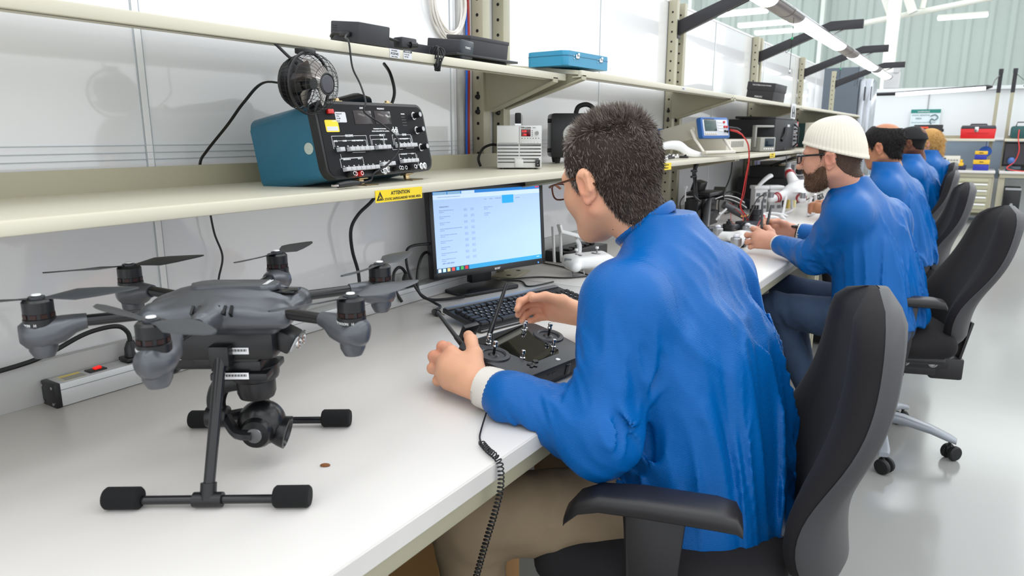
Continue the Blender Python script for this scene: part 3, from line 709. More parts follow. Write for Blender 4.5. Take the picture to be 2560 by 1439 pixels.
    hp = [Ell(HC + HR @ np.array([-.020, 0, .038]), (.103, .083, .096), HR, .02), Ell(HC + HR @ np.array([.012, 0, .020]), (.080, .073, .085), HR, .03), Cap(HC + HR @ np.array([-.030, 0, -.04]), np.array(NB) + (.012, .005, -.01), .0590, .062, .03)]
    hc = HairCut(); hc.__class__.__call__ = lambda s, p: -cutl(p) * .7
    pos, fc = sdf_mesh(Field(hp + [hc]), HC - .16, HC + .16, .004)
    BROWN, GREY, LT = np.array(lin('#3d302a')[:3]), np.array(lin('#85796f')[:3]), np.array(lin('#a99c92')[:3])
    nr = vert_normals(pos, fc); q = (pos - HC) @ HR
    capc = np.tile(np.array(lin('#2c221e')[:3]), (len(pos), 1))
    hb = mesh_np('hair_cap', pos, fc, HAIRM, P, world=False, tint=capc)
    rs = np.random.RandomState(2); keep = (cutl(pos) < .002); idx = np.where(keep)[0]; idx = rs.choice(idx, 26000); pts = pos[idx] + rs.randn(len(idx), 3) * .0015; nn = nr[idx]; ql = (pts - HC) @ HR
    fwd, up = HR[:, 0], HR[:, 2]
    def dirf(p, n):
        q = (p - HC) @ HR; top = np.clip((q[:, 2] - .075) / .04, 0, 1)[:, None]; front = np.clip((q[:, 0] + .02) / .08, 0, 1)[:, None]
        d = n * (.28 + .60 * top) - up * (1 - top) * .95 - fwd * (.35 * (1 - top)) + up * top * .5 + fwd * top * .25 + vnoise(p * 55)[:, None] * np.array([.3, .5, .2]) * .8 + vnoise(p * 55 + 7)[:, None] * np.array([.4, -.3, .3]) * .8
        return d / np.linalg.norm(d, axis=1)[:, None]
    def lenf(p):
        q = (p - HC) @ HR; top = np.clip((q[:, 2] - .06) / .05, 0, 1); return .011 + .010 * top
    def colf(p):
        q = (p - HC) @ HR; g = .22 + .42 * np.clip((q[:, 0] + .01) / .07, 0, 1) + .18 * np.clip((q[:, 2] - .03) / .08, 0, 1); r = rs.rand(len(p), 1)
        t = np.clip(g[:, None] * 1.15 * (.25 + 1.2 * r), 0, 1); c = BROWN[None] + (LT - BROWN)[None] * t ** 1.25; return c
    strands(P, pts, nn, dirf, lenf, colf, HAIRM, .00085)
    glasses(P, HC, HR, mat('tortoise_frame', '#4a2513', .25, var=.3, vs=90), LENSG, y0=.006)
    return P
person_front()
# ================================================================== office chairs
CHF = mat('charcoal_chair_fabric', '#141114', .92, var=.12, vs=40, bump=.0004, bs=700)
CHS = mat('chair_shell', '#37373a', .5, var=.04, bump=.0001, bs=900)
CHP = mat('chair_plastic', '#1c1a1d', .42, var=.05, bump=.00008, bs=900)
BASEM = mat('grey_painted_metal', '#8b9097', .35, var=.04, metal=.2)
def chair(label, loc, rz, rec=.135, base=.35, bko=0.):
    """office chair: faces local +x, left is +y"""
    t = thing('office_chair', label, 'chair', loc, rz, group='black office chairs')
    # seat cushion
    s = [Ell((.0, 0, .490), (.25, .25, .070), None, .02), Box((.0, 0, .485), (.225, .225, .045), .044, None, .05), sub(Ell((-.01, 0, .600), (.19, .17, .060), None, .03))]
    pos, fc = sdf_mesh(Field(s), (-.27, -.27, .37), (.27, .27, .59), .011); mesh_np('seat', pos, fc, CHF, t, world=False)
    b = MB(); b.box((0, 0, .425), (.38, .38, .03), bev=.012); b.build('seat_pan', CHP, t)
    # back rest: cushion and shell follow the same curved sheet
    def sheet(front):
        NV, NU = 26, 22; rings = []; z0, z1 = .475, 1.005
        def pt(u, v, off):
            z = z0 + (z1 - z0) * v; wv = .215 * (1 - .36 * max(0, (v - .45) / .55) ** 2.0 - .30 * max(0, (.28 - v) / .28) ** 2)
            wing = .060 * math.exp(-((v - .22) / .30) ** 2) + .012; lum = .030 * math.exp(-((v - .28) / .25) ** 2)
            return Vector((-.290 - bko - rec * (v - .2) + lum + wing * u * u + off, u * wv, z))
        fr, bk = [], []
        for i in range(NV + 1):
            v = i / NV; ev = max(.30, min(1, (min(v, 1 - v) / .07)) ** .5); row_f, row_b = [], []
            for j in range(NU + 1):
                u = -1 + 2 * j / NU; umax = math.sqrt(max(0, 1 - max(0, (v - .84) / .16) ** 2.6)) * (1 - .25 * max(0, (.10 - v) / .10) ** 2); uu = u * max(umax, .10)
                eu = (1 - abs(u) ** 6) ** .5 if abs(u) < 1 else 0
                th = ev * eu
                if front: row_f.append(pt(uu, v, .004 + .034 * th + .010 * th / (1 + math.exp(-(abs(u) - .50) * 22)))); row_b.append(pt(uu, v, -.001))
                else: row_f.append(pt(uu * 1.015, v, .001)); row_b.append(pt(uu * 1.015, v, -.008 - .030 * th))
            fr.append(row_f); bk.append(row_b)
        bm = bmesh.new(); A = [[bm.verts.new(p) for p in r] for r in fr]; B = [[bm.verts.new(p) for p in r] for r in bk]
        for M in (A, B):
            for i in range(NV):
                for j in range(NU): bm.faces.new((M[i][j], M[i][j+1], M[i+1][j+1], M[i+1][j]))
        for i in range(NV):
            for j in (0, NU): bm.faces.new((A[i][j], A[i+1][j], B[i+1][j], B[i][j]))
        for j in range(NU):
            for i in (0, NV): bm.faces.new((A[i][j], A[i][j+1], B[i][j+1], B[i][j]))
        m = MB(); m.bm.free(); m.bm = bm; return m
    sheet(True).build('back_cushion', CHF, t, sharp=75); sheet(False).build('back_shell', CHS, t, sharp=60)
    b = MB(); b.box((-.288 - bko - rec * .08, 0, .44), (.012, .06, .22), rot=(0, -rec * 1.5, 0), bev=.004); b.box((-.245 - bko / 2, 0, .355), (.12 + bko, .085, .09), bev=.01); b.build('back_bar', CHP, t)
    # mechanism
    b = MB(); b.box((-.06, 0, .390), (.36, .16, .055), bev=.008); b.box((-.12, 0, .355), (.16, .13, .05), bev=.006); m = b.build('mechanism', CHP, t)
    for x in (-.18, -.08):
        for sgn in (1, -1):
            b = MB(); b.lathe([(.003, 0), (.017, 0), (.018, .004 * sgn), (.012, .006 * sgn), (.011, .003 * sgn)], (x, .081 * sgn, .388), 'Y', 16, m=STEEL); b.build('pivot_cap', STEEL, m)
    b = MB(); b.cyl((0, 0, .12), (0, 0, .34), .028, .022, 18); b.cyl((0, 0, .30), (0, 0, .345), .03, .03, 18); b.build('gas_lift', CHP, t)
    # arm rests
    for s in (1, -1):
        P = []; prof = [(-.14, .0), (-.13, .013), (-.10, .017), (.02, .020), (.09, .017), (.125, .004), (.148, -.022), (.152, -.034)]
        rings = []
        for k, (x, dz) in enumerate(prof):
            w_ = (.030, .036, .038, .037, .033, .030, .024, .014)[k]; h_ = (.010, .016, .018, .018, .017, .014, .011, .008)[k]
            rings.append([(x, s * .262 + w_ * p[0], .652 + dz + h_ * p[1]) for p in [(math.copysign(abs(math.cos(a)) ** .55, math.cos(a)), math.copysign(abs(math.sin(a)) ** .55, math.sin(a))) for a in [2*PI*i/20 for i in range(20)]]])
        b = MB(); b.ring_stack(rings); pad = b.build('arm_pad', CHP, t, sharp=60)
        b = MB(); b.prism([(-.052, .652), (.052, .652), (.040, .50), (.030, .40), (-.030, .40), (-.040, .50)], 'Y', s * .262 - .011, s * .262 + .011, bev=.006); b.box((0, s * .20, .392), (.06, .15, .018), bev=.006); b.build('arm_post', CHP, t)
        b = MB(); b.lathe([(.001, s * .020), (.016, s * .019), (.018, s * .011), (.018, 0)], (.0, s * .262, .52), 'Y', 3 * 6); b.build('arm_knob', CHP, t)
    # five-star base and castors
    hub = MB(); hub.lathe([(.02, .085), (.045, .085), (.048, .13), (.035, .155), (.02, .16)], (0, 0, 0), 'Z', 20); hub.build('hub', BASEM, t)
    for k in range(5):
        a = k * 2 * PI / 5 + base - rz; c, s_ = math.cos(a), math.sin(a)
        b = MB(); rings = []
        for (r, z, w_, h_) in ((.03, .130, .032, .024), (.12, .128, .030, .019), (.22, .110, .027, .015), (.29, .088, .025, .012), (.312, .080, .018, .009)):
            rings.append([(r * c - s_ * w_ * p[0], r * s_ + c * w_ * p[0], z + h_ * p[1]) for p in [(math.copysign(abs(math.cos(q)) ** .6, math.cos(q)), math.copysign(abs(math.sin(q)) ** .6, math.sin(q))) for q in [2*PI*i/14 for i in range(14)]]])
        b.ring_stack(rings); leg = b.build('base_leg', BASEM, t, sharp=60)
        b = MB(); cx, cy = .29 * c, .29 * s_; b.cyl((cx, cy, .045), (cx, cy, .08), .006, n=8); b.box((cx, cy, .042), (.022, .014, .03), bev=.004)
        an = a + .9; ax, ay = -math.sin(an), math.cos(an)
        for q in (1, -1):
            b.lathe([(.002, q * .008), (.024, q * .008), (.030, q * .011), (.030, q * .022), (.026, q * .027), (.002, q * .029)], (cx + .012 * math.cos(an), cy + .012 * math.sin(an), .030), 'Y', 18, rot=Matrix.Rotation(an, 3, 'Z'))
        b.build('castor', RUBBER, t)
    return t
def yawof(f): return math.atan2(f[1], f[0])
chair('office chair at the right front edge, its armrest beside the man with greying hair', (-.455, 1.275, 0), yawof((-.955, -.295)), .03, .35, .042)
chair('office chair pulled back behind the man in the knitted cap', (-.235, 3.15, 0), yawof((-.95, -.31)), .125, -.05)
chair('office chair behind the balding man, third along the row', (-.35, 4.70, 0), yawof((-.985, -.17)), .08)
chair('office chair behind the man in the black cap, fourth along', (-.45, 6.25, 0), yawof((-.99, -.10)), .08)
chair('farthest office chair, beside the blond person', (-.49, 8.05, 0), yawof((-.99, -.10)), .08)
# ================================================================== the other four technicians along the row
def seated(label, HC, face, NB, slices, yaw, Sl, El, Wl, Sr, Er, Wr, skin, hands, legs, leg_col, shoes, res=.005, tilt=1.0, hs=1., ears=True, legs_on=True, amp=1.):
    HC = np.array(HC, float); HR = frm(face)
    hp = head_prims(HC, HR, *tilt if hasattr(tilt, '__len__') else (1, tilt), NB)
    mid = (np.array(Sl) + np.array(Sr)) / 2; pel = np.array([slices[1][1], slices[1][2], .6])
    body = hp + [Cap(NB, mid - (0, 0, .02), .055, .05, .03), Cap(mid - (0, 0, .03), pel, .05, .07, .03), Cap(Sl, Sr, .045, .045, .04), Cap(Sl, El, .042, .035, .02), Cap(El, Wl, .035, .026, .02), Cap(Sr, Er, .042, .035, .02), Cap(Er, Wr, .035, .026, .02)] + hands
    A = np.array([Sl, El, Wl, Sr, Er, Wr, HC, pel]); lo = A.min(0) - (.20, .20, .12); hi = A.max(0) + (.16, .16, .17)
    pos, fc = sdf_mesh(Field(body), lo, hi, res * .72)
    tint = skin_tint(pos, lin(skin), spots=[(HC + HR @ np.array([-.01, .085, -.01]), (.03, .02, .04), lin('#c4705e') if skin > '#a' else lin('#5a3020'), .4)])
    P = mesh_np('person', pos, fc, SKIN, None, tint=tint); tag(P, label, 'person', 'technicians in blue lab coats')
    SlA, ElA, WlA, SrA, ErA, WrA = [np.array(q, float) for q in (Sl, El, Wl, Sr, Er, Wr)]
    wl2 = ElA + (WlA - ElA) * .80; wr2 = ErA + (WrA - ErA) * .80; nbv = np.array(NB, float)
    coat = [Loft(slices, yaw, .06, 2.3), Cap(nbv - (.0, .0, .09), SlA + (nbv - SlA) * .06, .060, .064, .06), Cap(nbv - (.0, .0, .09), SrA + (nbv - SrA) * .06, .060, .064, .06),
            Cap(SlA, ElA, .068, .060, .05), Cap(ElA, wl2, .058, .042, .04), Cap(SrA, ErA, .066, .058, .05), Cap(ErA, wr2, .056, .042, .03)]
    fw = HR[:, 0].copy(); fw[2] = 0; fw /= np.linalg.norm(fw)
    coat += [sub(Cap(nbv + fw * .045 + (0, 0, .045), nbv + fw * .15 + (0, 0, .12), .062, .09, .012))]
    m = np.array(slices)[:, 1:3]; c0 = np.array([m[3][0] + .12, m[3][1], .74])
    dsp = folds([((m[3][0] + .1, m[3][1] - .02, .80), (.22, .26, .26), ori((.10, .05, -.99)), (2.6, 19, 19), .012 * amp, 3.3), ((m[1][0] + .06, m[1][1], .58), (.24, .24, .16), ori((.3, .4, -.85)), (5, 19, 19), .012 * amp, 1.7),
                 ((SlA + ElA) / 2, (.09, .09, .14), ori(ElA - SlA + (.1, .15, 0)), (4, 18, 18), .011 * amp, 6.4), (ElA, (.10, .10, .09), ori((-.5, .3, .8)), (5, 19, 19), .009 * amp, 2.9), ((ElA + wl2) / 2, (.1, .1, .07), ori(wl2 - ElA + (0, .1, .2)), (5, 20, 20), .006 * amp, 5.1)])
    pos, fc = sdf_mesh(Field(coat, dsp, .020), (lo[0] - .02, lo[1] - .05, slices[0][0] - .03), (hi[0] + .06, hi[1] + .06, slices[-1][0] + .03), res)
    mesh_np('lab_coat', pos, fc, BLUE, P, world=False)
    for (w_, e_) in ((WlA, ElA), (WrA, ErA)):
        d = w_ - e_; knit_cuff(P, e_ + d * .78, e_ + d * .92, .040, .035, 40)
    if legs_on:
        (hl, kl, al), (hr, kr, ar) = legs; tr = [Ell(pel * (1, 1, 0) + (-.01, 0, .545), (.14, .17, .09), None, .05)]
        for h, k, a in legs: tr += [Cap(h, k, .090, .068, .05), Cap(k, a, .064, .046, .03)]
        A = np.array([hl, kl, al, hr, kr, ar]); dt = folds([(np.array(kl), (.14, .14, .14), ori((-.3, .6, .5)), (5, 18, 18), .006, 2.), ((np.array(kl) + np.array(hl)) / 2, (.2, .15, .12), ori((-.3, .6, .5)), (4, 14, 14), .004, 5.)])
        pos, fc = sdf_mesh(Field(tr, dt, .006), A.min(0) - .14, A.max(0) + .14, .0085); mesh_np('trousers', pos, fc, leg_col, P, world=False)
        for h, k, a in legs:
            a = np.array(a, float); tz = a[2] - .07
            sh = [Cap(a + (.02, 0, -.05), a + (-.13, .02, -.06), .038, .032, .03), Cap(a + (0, 0, -.04), a, .042, .042, .02)]
            pos, fc = sdf_mesh(Field(sh), a - (.2, .1, .12), a + (.1, .12, .07), .007); mesh_np('shoe', pos, fc, shoes, P, world=False)
    return P, HC, HR, np.array(NB, float)
def slc(bx, by, sc=1., lean=0.):
    rows = [(.565, .0, 0, .150, .205), (.60, .0, 0, .155, .205), (.64, -.002, 0, .148, .200), (.74, -.018, 0, .140, .195), (.86, -.055, -.005, .128, .195), (.94, -.083, -.010, .120, .192), (1.00, -.103, -.020, .102, .168), (1.045, -.120, -.038, .084, .122), (1.085, -.133, -.055, .072, .084), (1.12, -.145, -.07, .062, .066)]
    return [(z, bx + dx, by + dy, rx * sc, ry * sc) for z, dx, dy, rx, ry in rows]
JEAN = mat('dark_denim', '#2b3d58', .8, var=.3, vs=30, bump=.0003, bs=900); DARKT = mat('dark_trousers', '#1a1a20', .8, var=.1)
# --- bearded man in the knitted cap
Wl, Wr = (-.665, 3.085, .822), (-.640, 3.335, .845)
hands = hand_prims(Wl, [(-.742, 3.115, .862), (-.750, 3.100, .845), (-.745, 3.090, .824), (-.732, 3.085, .803)],
    [[(-.772, 3.145, .866), (-.765, 3.172, .862), (-.752, 3.188, .858)], [(-.790, 3.122, .840), (-.795, 3.150, .832), (-.785, 3.168, .828)], [(-.782, 3.106, .812), (-.790, 3.132, .805), (-.782, 3.150, .802)], [(-.765, 3.098, .792), (-.772, 3.120, .788), (-.765, 3.136, .786)]],
    [(-.690, 3.128, .858), (-.712, 3.160, .872), (-.728, 3.184, .872)], 1.05)
hands += hand_prims(Wr, [(-.722, 3.318, .880), (-.732, 3.322, .862), (-.730, 3.322, .842), (-.718, 3.318, .824)],
    [[(-.752, 3.290, .890), (-.756, 3.262, .884), (-.748, 3.242, .876)], [(-.770, 3.300, .860), (-.776, 3.274, .852), (-.768, 3.256, .846)], [(-.764, 3.302, .836), (-.772, 3.278, .828), (-.764, 3.262, .824)], [(-.746, 3.300, .814), (-.756, 3.280, .808), (-.750, 3.266, .806)]],
    [(-.672, 3.300, .876), (-.696, 3.268, .892), (-.714, 3.244, .892)], 1.05)
P2, HC, HR, NB = seated('person with a beard, white knitted cap and black glasses, working on the drone parts', (-.438, 2.865, 1.187), (-.985, .06, -.10), (-.372, 2.918, 1.068), slc(-.235, 2.985, 1.0), math.radians(-22),
    (-.355, 2.815, .985), (-.480, 2.915, .800), Wl, (-.250, 3.115, .945), (-.42, 3.34, .81), Wr, '#cb947c', hands,
    [((-.22, 2.90, .57), (-.62, 2.965, .565), (-.43, 3.05, .14)), ((-.20, 3.08, .57), (-.63, 3.235, .59), (-.50, 3.25, .12))], JEAN, BLACKP, .005)
def knit_cap(P, HC, HR, m):
    b = MB(); n = 220; rings = []; K = 46
    for k in range(K + 1):
        u = k / K; ph = u * PI / 2 * .995; rr = math.cos(ph) ** .82; z = .128 * math.sin(ph) ** .95
        ring = []
        for j in range(n):
            a = 2 * PI * j / n; rib = .0011 * math.cos(a * 55) * (1 if u < .9 else (1 - u) * 10) + .0007 * math.cos(u * 150)
            roll = .004 * math.exp(-((u - .02) / .03) ** 2)
            x, y = (.109 + rib + roll) * rr * math.cos(a), (.089 + rib + roll) * rr * math.sin(a)
            lx = -.012 + x - .010 * u; lz = .020 + z + x * .34 * (1 - u)
            ring.append(Vector((HC + HR @ np.array([lx, y, lz])).tolist()))
        rings.append(ring)
    inner = [Vector((np.array(p) + (HC + HR @ np.array([-.012, 0, .04]) - np.array(p)) * .07).tolist()) for p in rings[0]]
    b.ring_stack([inner] + rings); return b.build('knitted_cap', m, P, sharp=0)
knit_cap(P2, HC, HR, mat('cream_knit', '#dcd5c6', .85, var=.05, bump=.0006, bs=350))
hair(P2, HC, HR, hair_shell(HC, HR, NB, .0015), lambda q: np.maximum(np.maximum(np.interp(q[:, 0], [-.15, -.08, -.05, -.03, -.008, .01, .022, .035], [-.10, -.082, -.062, -.035, .014, .018, -.02, .05]) - q[:, 2], q[:, 2] - .035), q[:, 0] - .032), '#4a382f', ('#3a2c25', '#6a5346'), 6000, .006, .0007)
def beardf(q):
    x, y, z = q[:, 0], np.abs(q[:, 1]), q[:, 2]
    top = np.interp(x, [-.01, .008, .03, .05, .07, .085, .095, .2], [-.015, .03, -.02, -.040, -.040, -.034, -.036, -.04])
    d = np.maximum(np.maximum(z - top, .002 - x), -.125 - z); mouth = .010 - np.sqrt(((x - .097) / 1.4) ** 2 + (y / 2.2) ** 2 + ((z + .057) * 1.2) ** 2); return np.maximum(d, mouth)
LB = lambda x, y, z: HC + HR @ np.array([x, y, z])
bp = [Ell(LB(.040, 0, -.048), (.053, .0555, .062), HR, .03), Ell(LB(.066, 0, -.096), (.028, .030, .025), HR, .03), Ell(LB(.018, 0, .008), (.0755, .0695, .0885), HR, .03)] + [Cap(LB(-.002, s * .057, -.055), LB(.058, s * .024, -.098), .0155, .0145, .03) for s in (1, -1)] + [Cap(LB(.094, s * .004, -.044), LB(.088, s * .024, -.056), .009, .006, .006) for s in (1, -1)]
def bdir(p, n):
    d = n * .45 - HR[:, 2] * .8 + HR[:, 0] * .25 + vnoise(p * 70)[:, None] * np.array([.3, .5, .2]); return d / np.linalg.norm(d, axis=1)[:, None]
hair(P2, HC, HR, bp, beardf, '#5a4334', ('#3b2a20', '#866650'), 12000, .009, .0007, bdir, name='beard', h=.0038)
glasses(P2, HC, HR, BLACKG, LENSG, y0=.008, thick=.0028)
b = MB(); c = Vector(Wr); ax = (Vector((-.42, 3.36, .81)) - c).normalized(); q = ax.orthogonal().normalized(); r2 = ax.cross(q); c = c + ax * .018
b.tube([c + (q * math.cos(a) + r2 * math.sin(a)) * .032 for a in [2*PI*i/24 for i in range(24)]], .009, 8, close=True, flat=.5); b.box(tuple(c + Vector((-.01, -.02, .026))), (.03, .03, .010), bev=.004); b.build('wrist_watch', BLACKP, P2)
# --- balding man with glasses
def simple_hands(W, s):
    W = np.array(W); M = [W + (-.075, s * .02, .02 - .014 * i) for i in range(4)]
    return hand_prims(W, M, [[m + (-.035, s * .012, 0), m + (-.05, s * .035, -.01), m + (-.045, s * .05, -.02)] for m in M], [W + (-.03, s * .03, .02), W + (-.06, s * .05, .03), W + (-.075, s * .065, .028)])
def other(label, dx, dy, HC, face, skin, res, leg=DARKT, sc=1., **k):
    o = np.array([dx, dy, 0]); q = lambda *p: tuple(np.array(p) + o)
    Wl, Wr = q(-.655, 3.06, .83), q(-.655, 3.30, .83)
    return seated(label, HC, face, tuple(np.array(HC) + k.get('nb', (.048, .045, -.125))), slc(-.225 + dx, 2.985 + dy, sc), math.radians(-14), q(-.345, 2.825, .965), q(-.470, 2.86, .80), Wl, q(-.265, 3.110, .945), q(-.45, 3.32, .81), Wr, skin,
        simple_hands(Wl, 1) + simple_hands(Wr, -1), [(q(-.22, 2.90, .57), q(-.60, 2.95, .55), q(-.55, 2.98, .1)), (q(-.20, 3.08, .57), q(-.60, 3.15, .55), q(-.55, 3.15, .1))], leg, BLACKP, res)
P3, HC, HR, NB = other('person with a bald crown, short black hair and thin glasses', -.035, 1.56, (-.435, 4.50, 1.200), (-.95, .20, -.24), '#b9805f', .0065, sc=1.06)
def bald(q):
    x, y, z = q[:, 0], np.abs(q[:, 1]), q[:, 2]
    d = np.interp(x, [-.15, -.08, -.045, -.03, -.008, .006, .03, .045, .07], [-.10, -.088, -.07, -.030, .015, .020, -.01, .04, .075]) - z
    return np.maximum(d, .070 - np.sqrt(((x + .055) * .9) ** 2 + y ** 2 + ((z - .128) * 1.0) ** 2))
hair(P3, HC, HR, hair_shell(HC, HR, NB, .009), bald, '#14100f', ('#120e0d', '#2a2321'), 9000, .016, .0009, h=.0045)
glasses(P3, HC, HR, BLACKG, LENSG, y0=.006, thick=.0016)
# --- man in the black cap
P4, HC, HR, NB = other('person in a black baseball cap with a small white side mark', -.035, 3.42, (-.420, 6.40, 1.205), (-.96, .20, -.20), '#6b4230', .008)
b = MB(); rings = []
for k in range(15):
    u = k / 14; ph = u * PI / 2 * .995; rr = math.cos(ph) ** .72; z = .100 * math.sin(ph)
    rings.append([Vector((HC + HR @ np.array([-.012 + (.110) * rr * math.cos(a), .089 * rr * math.sin(a), .022 + z + .20 * .11 * math.cos(a) * rr * (1 - u)])).tolist()) for a in [2*PI*j/40 for j in range(40)]])
b.ring_stack(rings); CAPB = mat('black_cap_cloth', '#121214', .8, var=.1, bump=.0003, bs=500); cp = b.build('baseball_cap', CAPB, P4, sharp=0)
b = MB(); b.ring_stack([[Vector((HC + HR @ np.array([.085 + .075 * math.cos(a) * r, .070 * math.sin(a) * r, .044 + dz - .012 * (math.sin(a) * r) ** 2])).tolist()) for a in [-PI/2 + PI*j/16 for j in range(17)]] for r, dz in ((.2, .003), (1, .003), (1, 0), (.2, 0))], close=False); b.build('cap_brim', CAPB, cp)
text('NY', .026, frame((HC + HR @ np.array([.012, .0905, .052])).tolist(), (-HR[:, 0]).tolist(), HR[:, 2].tolist()), INKW, cp, 'cap_mark', .0015, 'CENTER') if False else None
b = MB(); M_ = lambda x, z: tuple((HC + HR @ np.array([x, .090 + .002, z])).tolist())
b.tube([M_(.045, .045), M_(.028, .062), M_(.010, .046)], .0045, 6); b.tube([M_(.045, .043), M_(.010, .043)], .004, 6); b.build('cap_mark', INKW, cp)
hair(P4, HC, HR, hair_shell(HC, HR, NB, .003), lambda q: np.maximum(np.interp(q[:, 0], [-.15, -.08, -.045, -.03, -.008, .01, .03], [-.09, -.075, -.06, -.035, .014, .02, .04]) - q[:, 2], q[:, 2] - .04), '#0f0b0a', ('#0c0908', '#1c1512'), 0, .004, .001, h=.006)
# --- blond person farthest along
P5, HC, HR, NB = other('person with blond hair, farthest along the bench row', .015, 5.15, (-.385, 8.13, 1.185), (-.97, .10, -.2), '#d8a58c', .010)
hair(P5, HC, HR, hair_shell(HC, HR, NB, .012) + [Cap(HC + HR @ np.array([-.09, 0, .0]), HC + HR @ np.array([-.09, 0, -.13]), .05, .03, .03)], lambda q: np.interp(q[:, 0], [-.15, -.045, -.01, .03, .05, .07], [-.17, -.16, -.05, -.03, .02, .06]) - q[:, 2], '#b98d4f', ('#a97d42', '#e0bd80'), 5000, .03, .0013, h=.006)
# ================================================================== the hexacopter on the front bench
def drone():
    t = thing('hexacopter_drone', 'dark grey six-armed camera drone standing on the front workbench', 'drone', (-.92, .64, TZ), math.radians(34))
    PAINT = mat('gunmetal_paint', '#5b5d62', .33, var=.03, metal=.5); CARB = mat('carbon_tube', '#17171a', .22, var=.15, aniso=(3, 200, 3)); FOAM = mat('black_foam', '#0b0b0d', .95, var=.15, bump=.0004, bs=700)
    LBL = mat('white_sticker', '#e4e4e6', .5, var=.02)
    # body shell
    A = [math.radians(30 + 60 * k) for k in range(6)]
    pr = [Box((0, 0, .252), (.108, .074, .016), .014, None, .01), Ell((0, 0, .262), (.112, .076, .024), None, .010), Ell((.01, 0, .274), (.096, .046, .018), None, .004), Box((0, 0, .240), (.085, .050, .018), .012, None, .015)]
    for a in A:
        d = np.array([math.cos(a), math.sin(a), 0]); pr += [Cap(d * .055 + (0, 0, .255), d * .104 + (0, 0, .258), .023, .0155, .007)]
    pr += [sub(Box((.088, 0, .286), (.018, .022, .010), .002, None, .004))]
    pos, fc = sdf_mesh(Field(pr), (-.16, -.16, .19), (.16, .16, .31), .0028); body = mesh_np('body_shell', pos, fc, PAINT, t, world=False)
    b = MB(); b.prism(rrect(.13, .05, .022, 6, .012, 0), 'Z', .282, .2915, bev=.003); b.build('top_hatch', PAINT, t)
    text('YUNEEC', .009, frame((.062, -.013, .2918), (0, 1, 0), (-1, 0, 0)), INKW, t)
    b = MB(); b.box((.088, 0, .2795), (.030, .034, .004), bev=.001); b.build('lamp_window', BLACKG, t)
    for s in (1, -1):
        b = MB()
        for k in range(7): b.box((.030 - k * .009, s * .0735, .266), (.0035, .014, .010), rot=(s * -.75, 0, 0))
        b.build('vent_slot_row', BLACKG, t)
    # belly, battery, sensors
    b = MB(); b.box((.0, 0, .205), (.150, .085, .05), bev=.012); b.box((.0, 0, .180), (.10, .075, .02), bev=.005); b.build('belly', BLACKP, t)
    b = MB(); b.box((-.072, 0, .193), (.115, .070, .058), bev=.010); b.box((-.105, 0, .163), (.05, .052, .02), bev=.009); bt = b.build('battery', BLACKP, t)
    for (s_, x, z, sz) in (('CE', -.052, .190, .012), ('CE', -.080, .207, .008), ('R TM', -.085, .190, .008)): text(s_, sz, frame((x, -.0353, z), (1, 0, 0), (0, 0, 1)), INKW, bt)
    for k in range(3):
        b = MB(); b.box((-.10 + .03 * k, -.0352, .183 - .0), (.02, .0006, .0014)); b.build('print_line', INKW, bt)
    for (x, y, z, w_) in ((.020, -.0433, .198, .036), (.018, -.0455, .160, .036)):
        b = MB(); b.box((x, y, z), (w_, .0008, .010), m=LBL); 
        for k in range(14): b.box((x - w_ * .4 + k * w_ * .8 / 13, y - .0006, z + .001), ((.0016, .0008)[k % 2], .0004, .0035), m=INKK)
        b.build('barcode_label', None, t)
    b = MB(); b.box((.082, 0, .205), (.03, .05, .03), rot=(0, .5, 0), bev=.004, m=BLACKP); b.box((.098, 0, .200), (.004, .046, .026), rot=(0, .5, 0), bev=.001, m=STEEL)
    for y in (-.012, .012): b.lathe([(.004, 0), (.010, 0), (.010, .004), (.007, .0045), (.0065, .001)], (.101, y, .202), 'X', 18, m=CHROME)
    b.build('sonar_sensor', None, t)
    # camera and gimbal under the nose
    b = MB(); b.lathe([(.0, .112), (.026, .112), (.029, .120), (.029, .140), (.034, .143), (.036, .150), (.036, .165), (.0, .166)], (.030, 0, 0), 'Z', 32); b.box((.020, 0, .157), (.085, .088, .012), bev=.003); b.box((.015, 0, .172), (.075, .078, .018), bev=.004); b.build('gimbal_mount', BLACKP, t)
    b = MB(); b.tube([(.010, .0, .135), (-.022, .0, .130), (-.034, .0, .108), (-.034, 0, .088)], [.009, .010, .010, .010], 10, smooth=4, flat=1.5); b.lathe([(.001, -.016), (.016, -.016), (.017, -.014), (.017, .014), (.016, .016), (.001, .016)], (-.034, 0, .078), 'X', 20); 
    b.tube([(-.022, 0, .078), (-.010, -.016, .072), (.008, -.036, .064), (.030, -.038, .062)], [.010, .0095, .009, .009], 8, smooth=3, flat=.8); b.tube([(-.022, 0, .078), (-.005, .018, .076), (.012, .036, .072), (.030, .037, .070)], [.010, .0095, .009, .009], 8, smooth=3, flat=.8); b.build('gimbal_arm', BLACKP, t)
    b = MB(); b.ell((.034, 0, .068), (.037, .033, .036), u=32, v=20); b.lathe([(.020, .018), (.024, .030), (.026, .040), (.022, .041), (.018, .036), (.0, .036)], (.034, 0, .060), 'X', 28, rot=(0, .25, 0)); b.lathe([(.0, -.037), (.021, -.036), (.025, -.028), (.025, -.016)], (.034, 0, .062), 'Y', 28); cm = b.build('camera', mat('satin_black', '#131315', .28, var=.05), t)
    b = MB(); b.lathe([(.0, -.0405), (.0115, -.0405), (.012, -.0395), (.012, -.036)], (.034, 0, .062), 'Y', 28); b.build('camera_cap', STEEL, cm)
    # arms, motors, propellers
    props = {30: (106, 1), 90: (108, 1), 150: (75, 1), 210: (58, 1), 270: (180, 1), 330: (83, 1)}
    PROP = mat('propeller_grey', '#33363b', .32, var=.05); PLG = mat('propeller_light', '#6d7075', .3, var=.04)
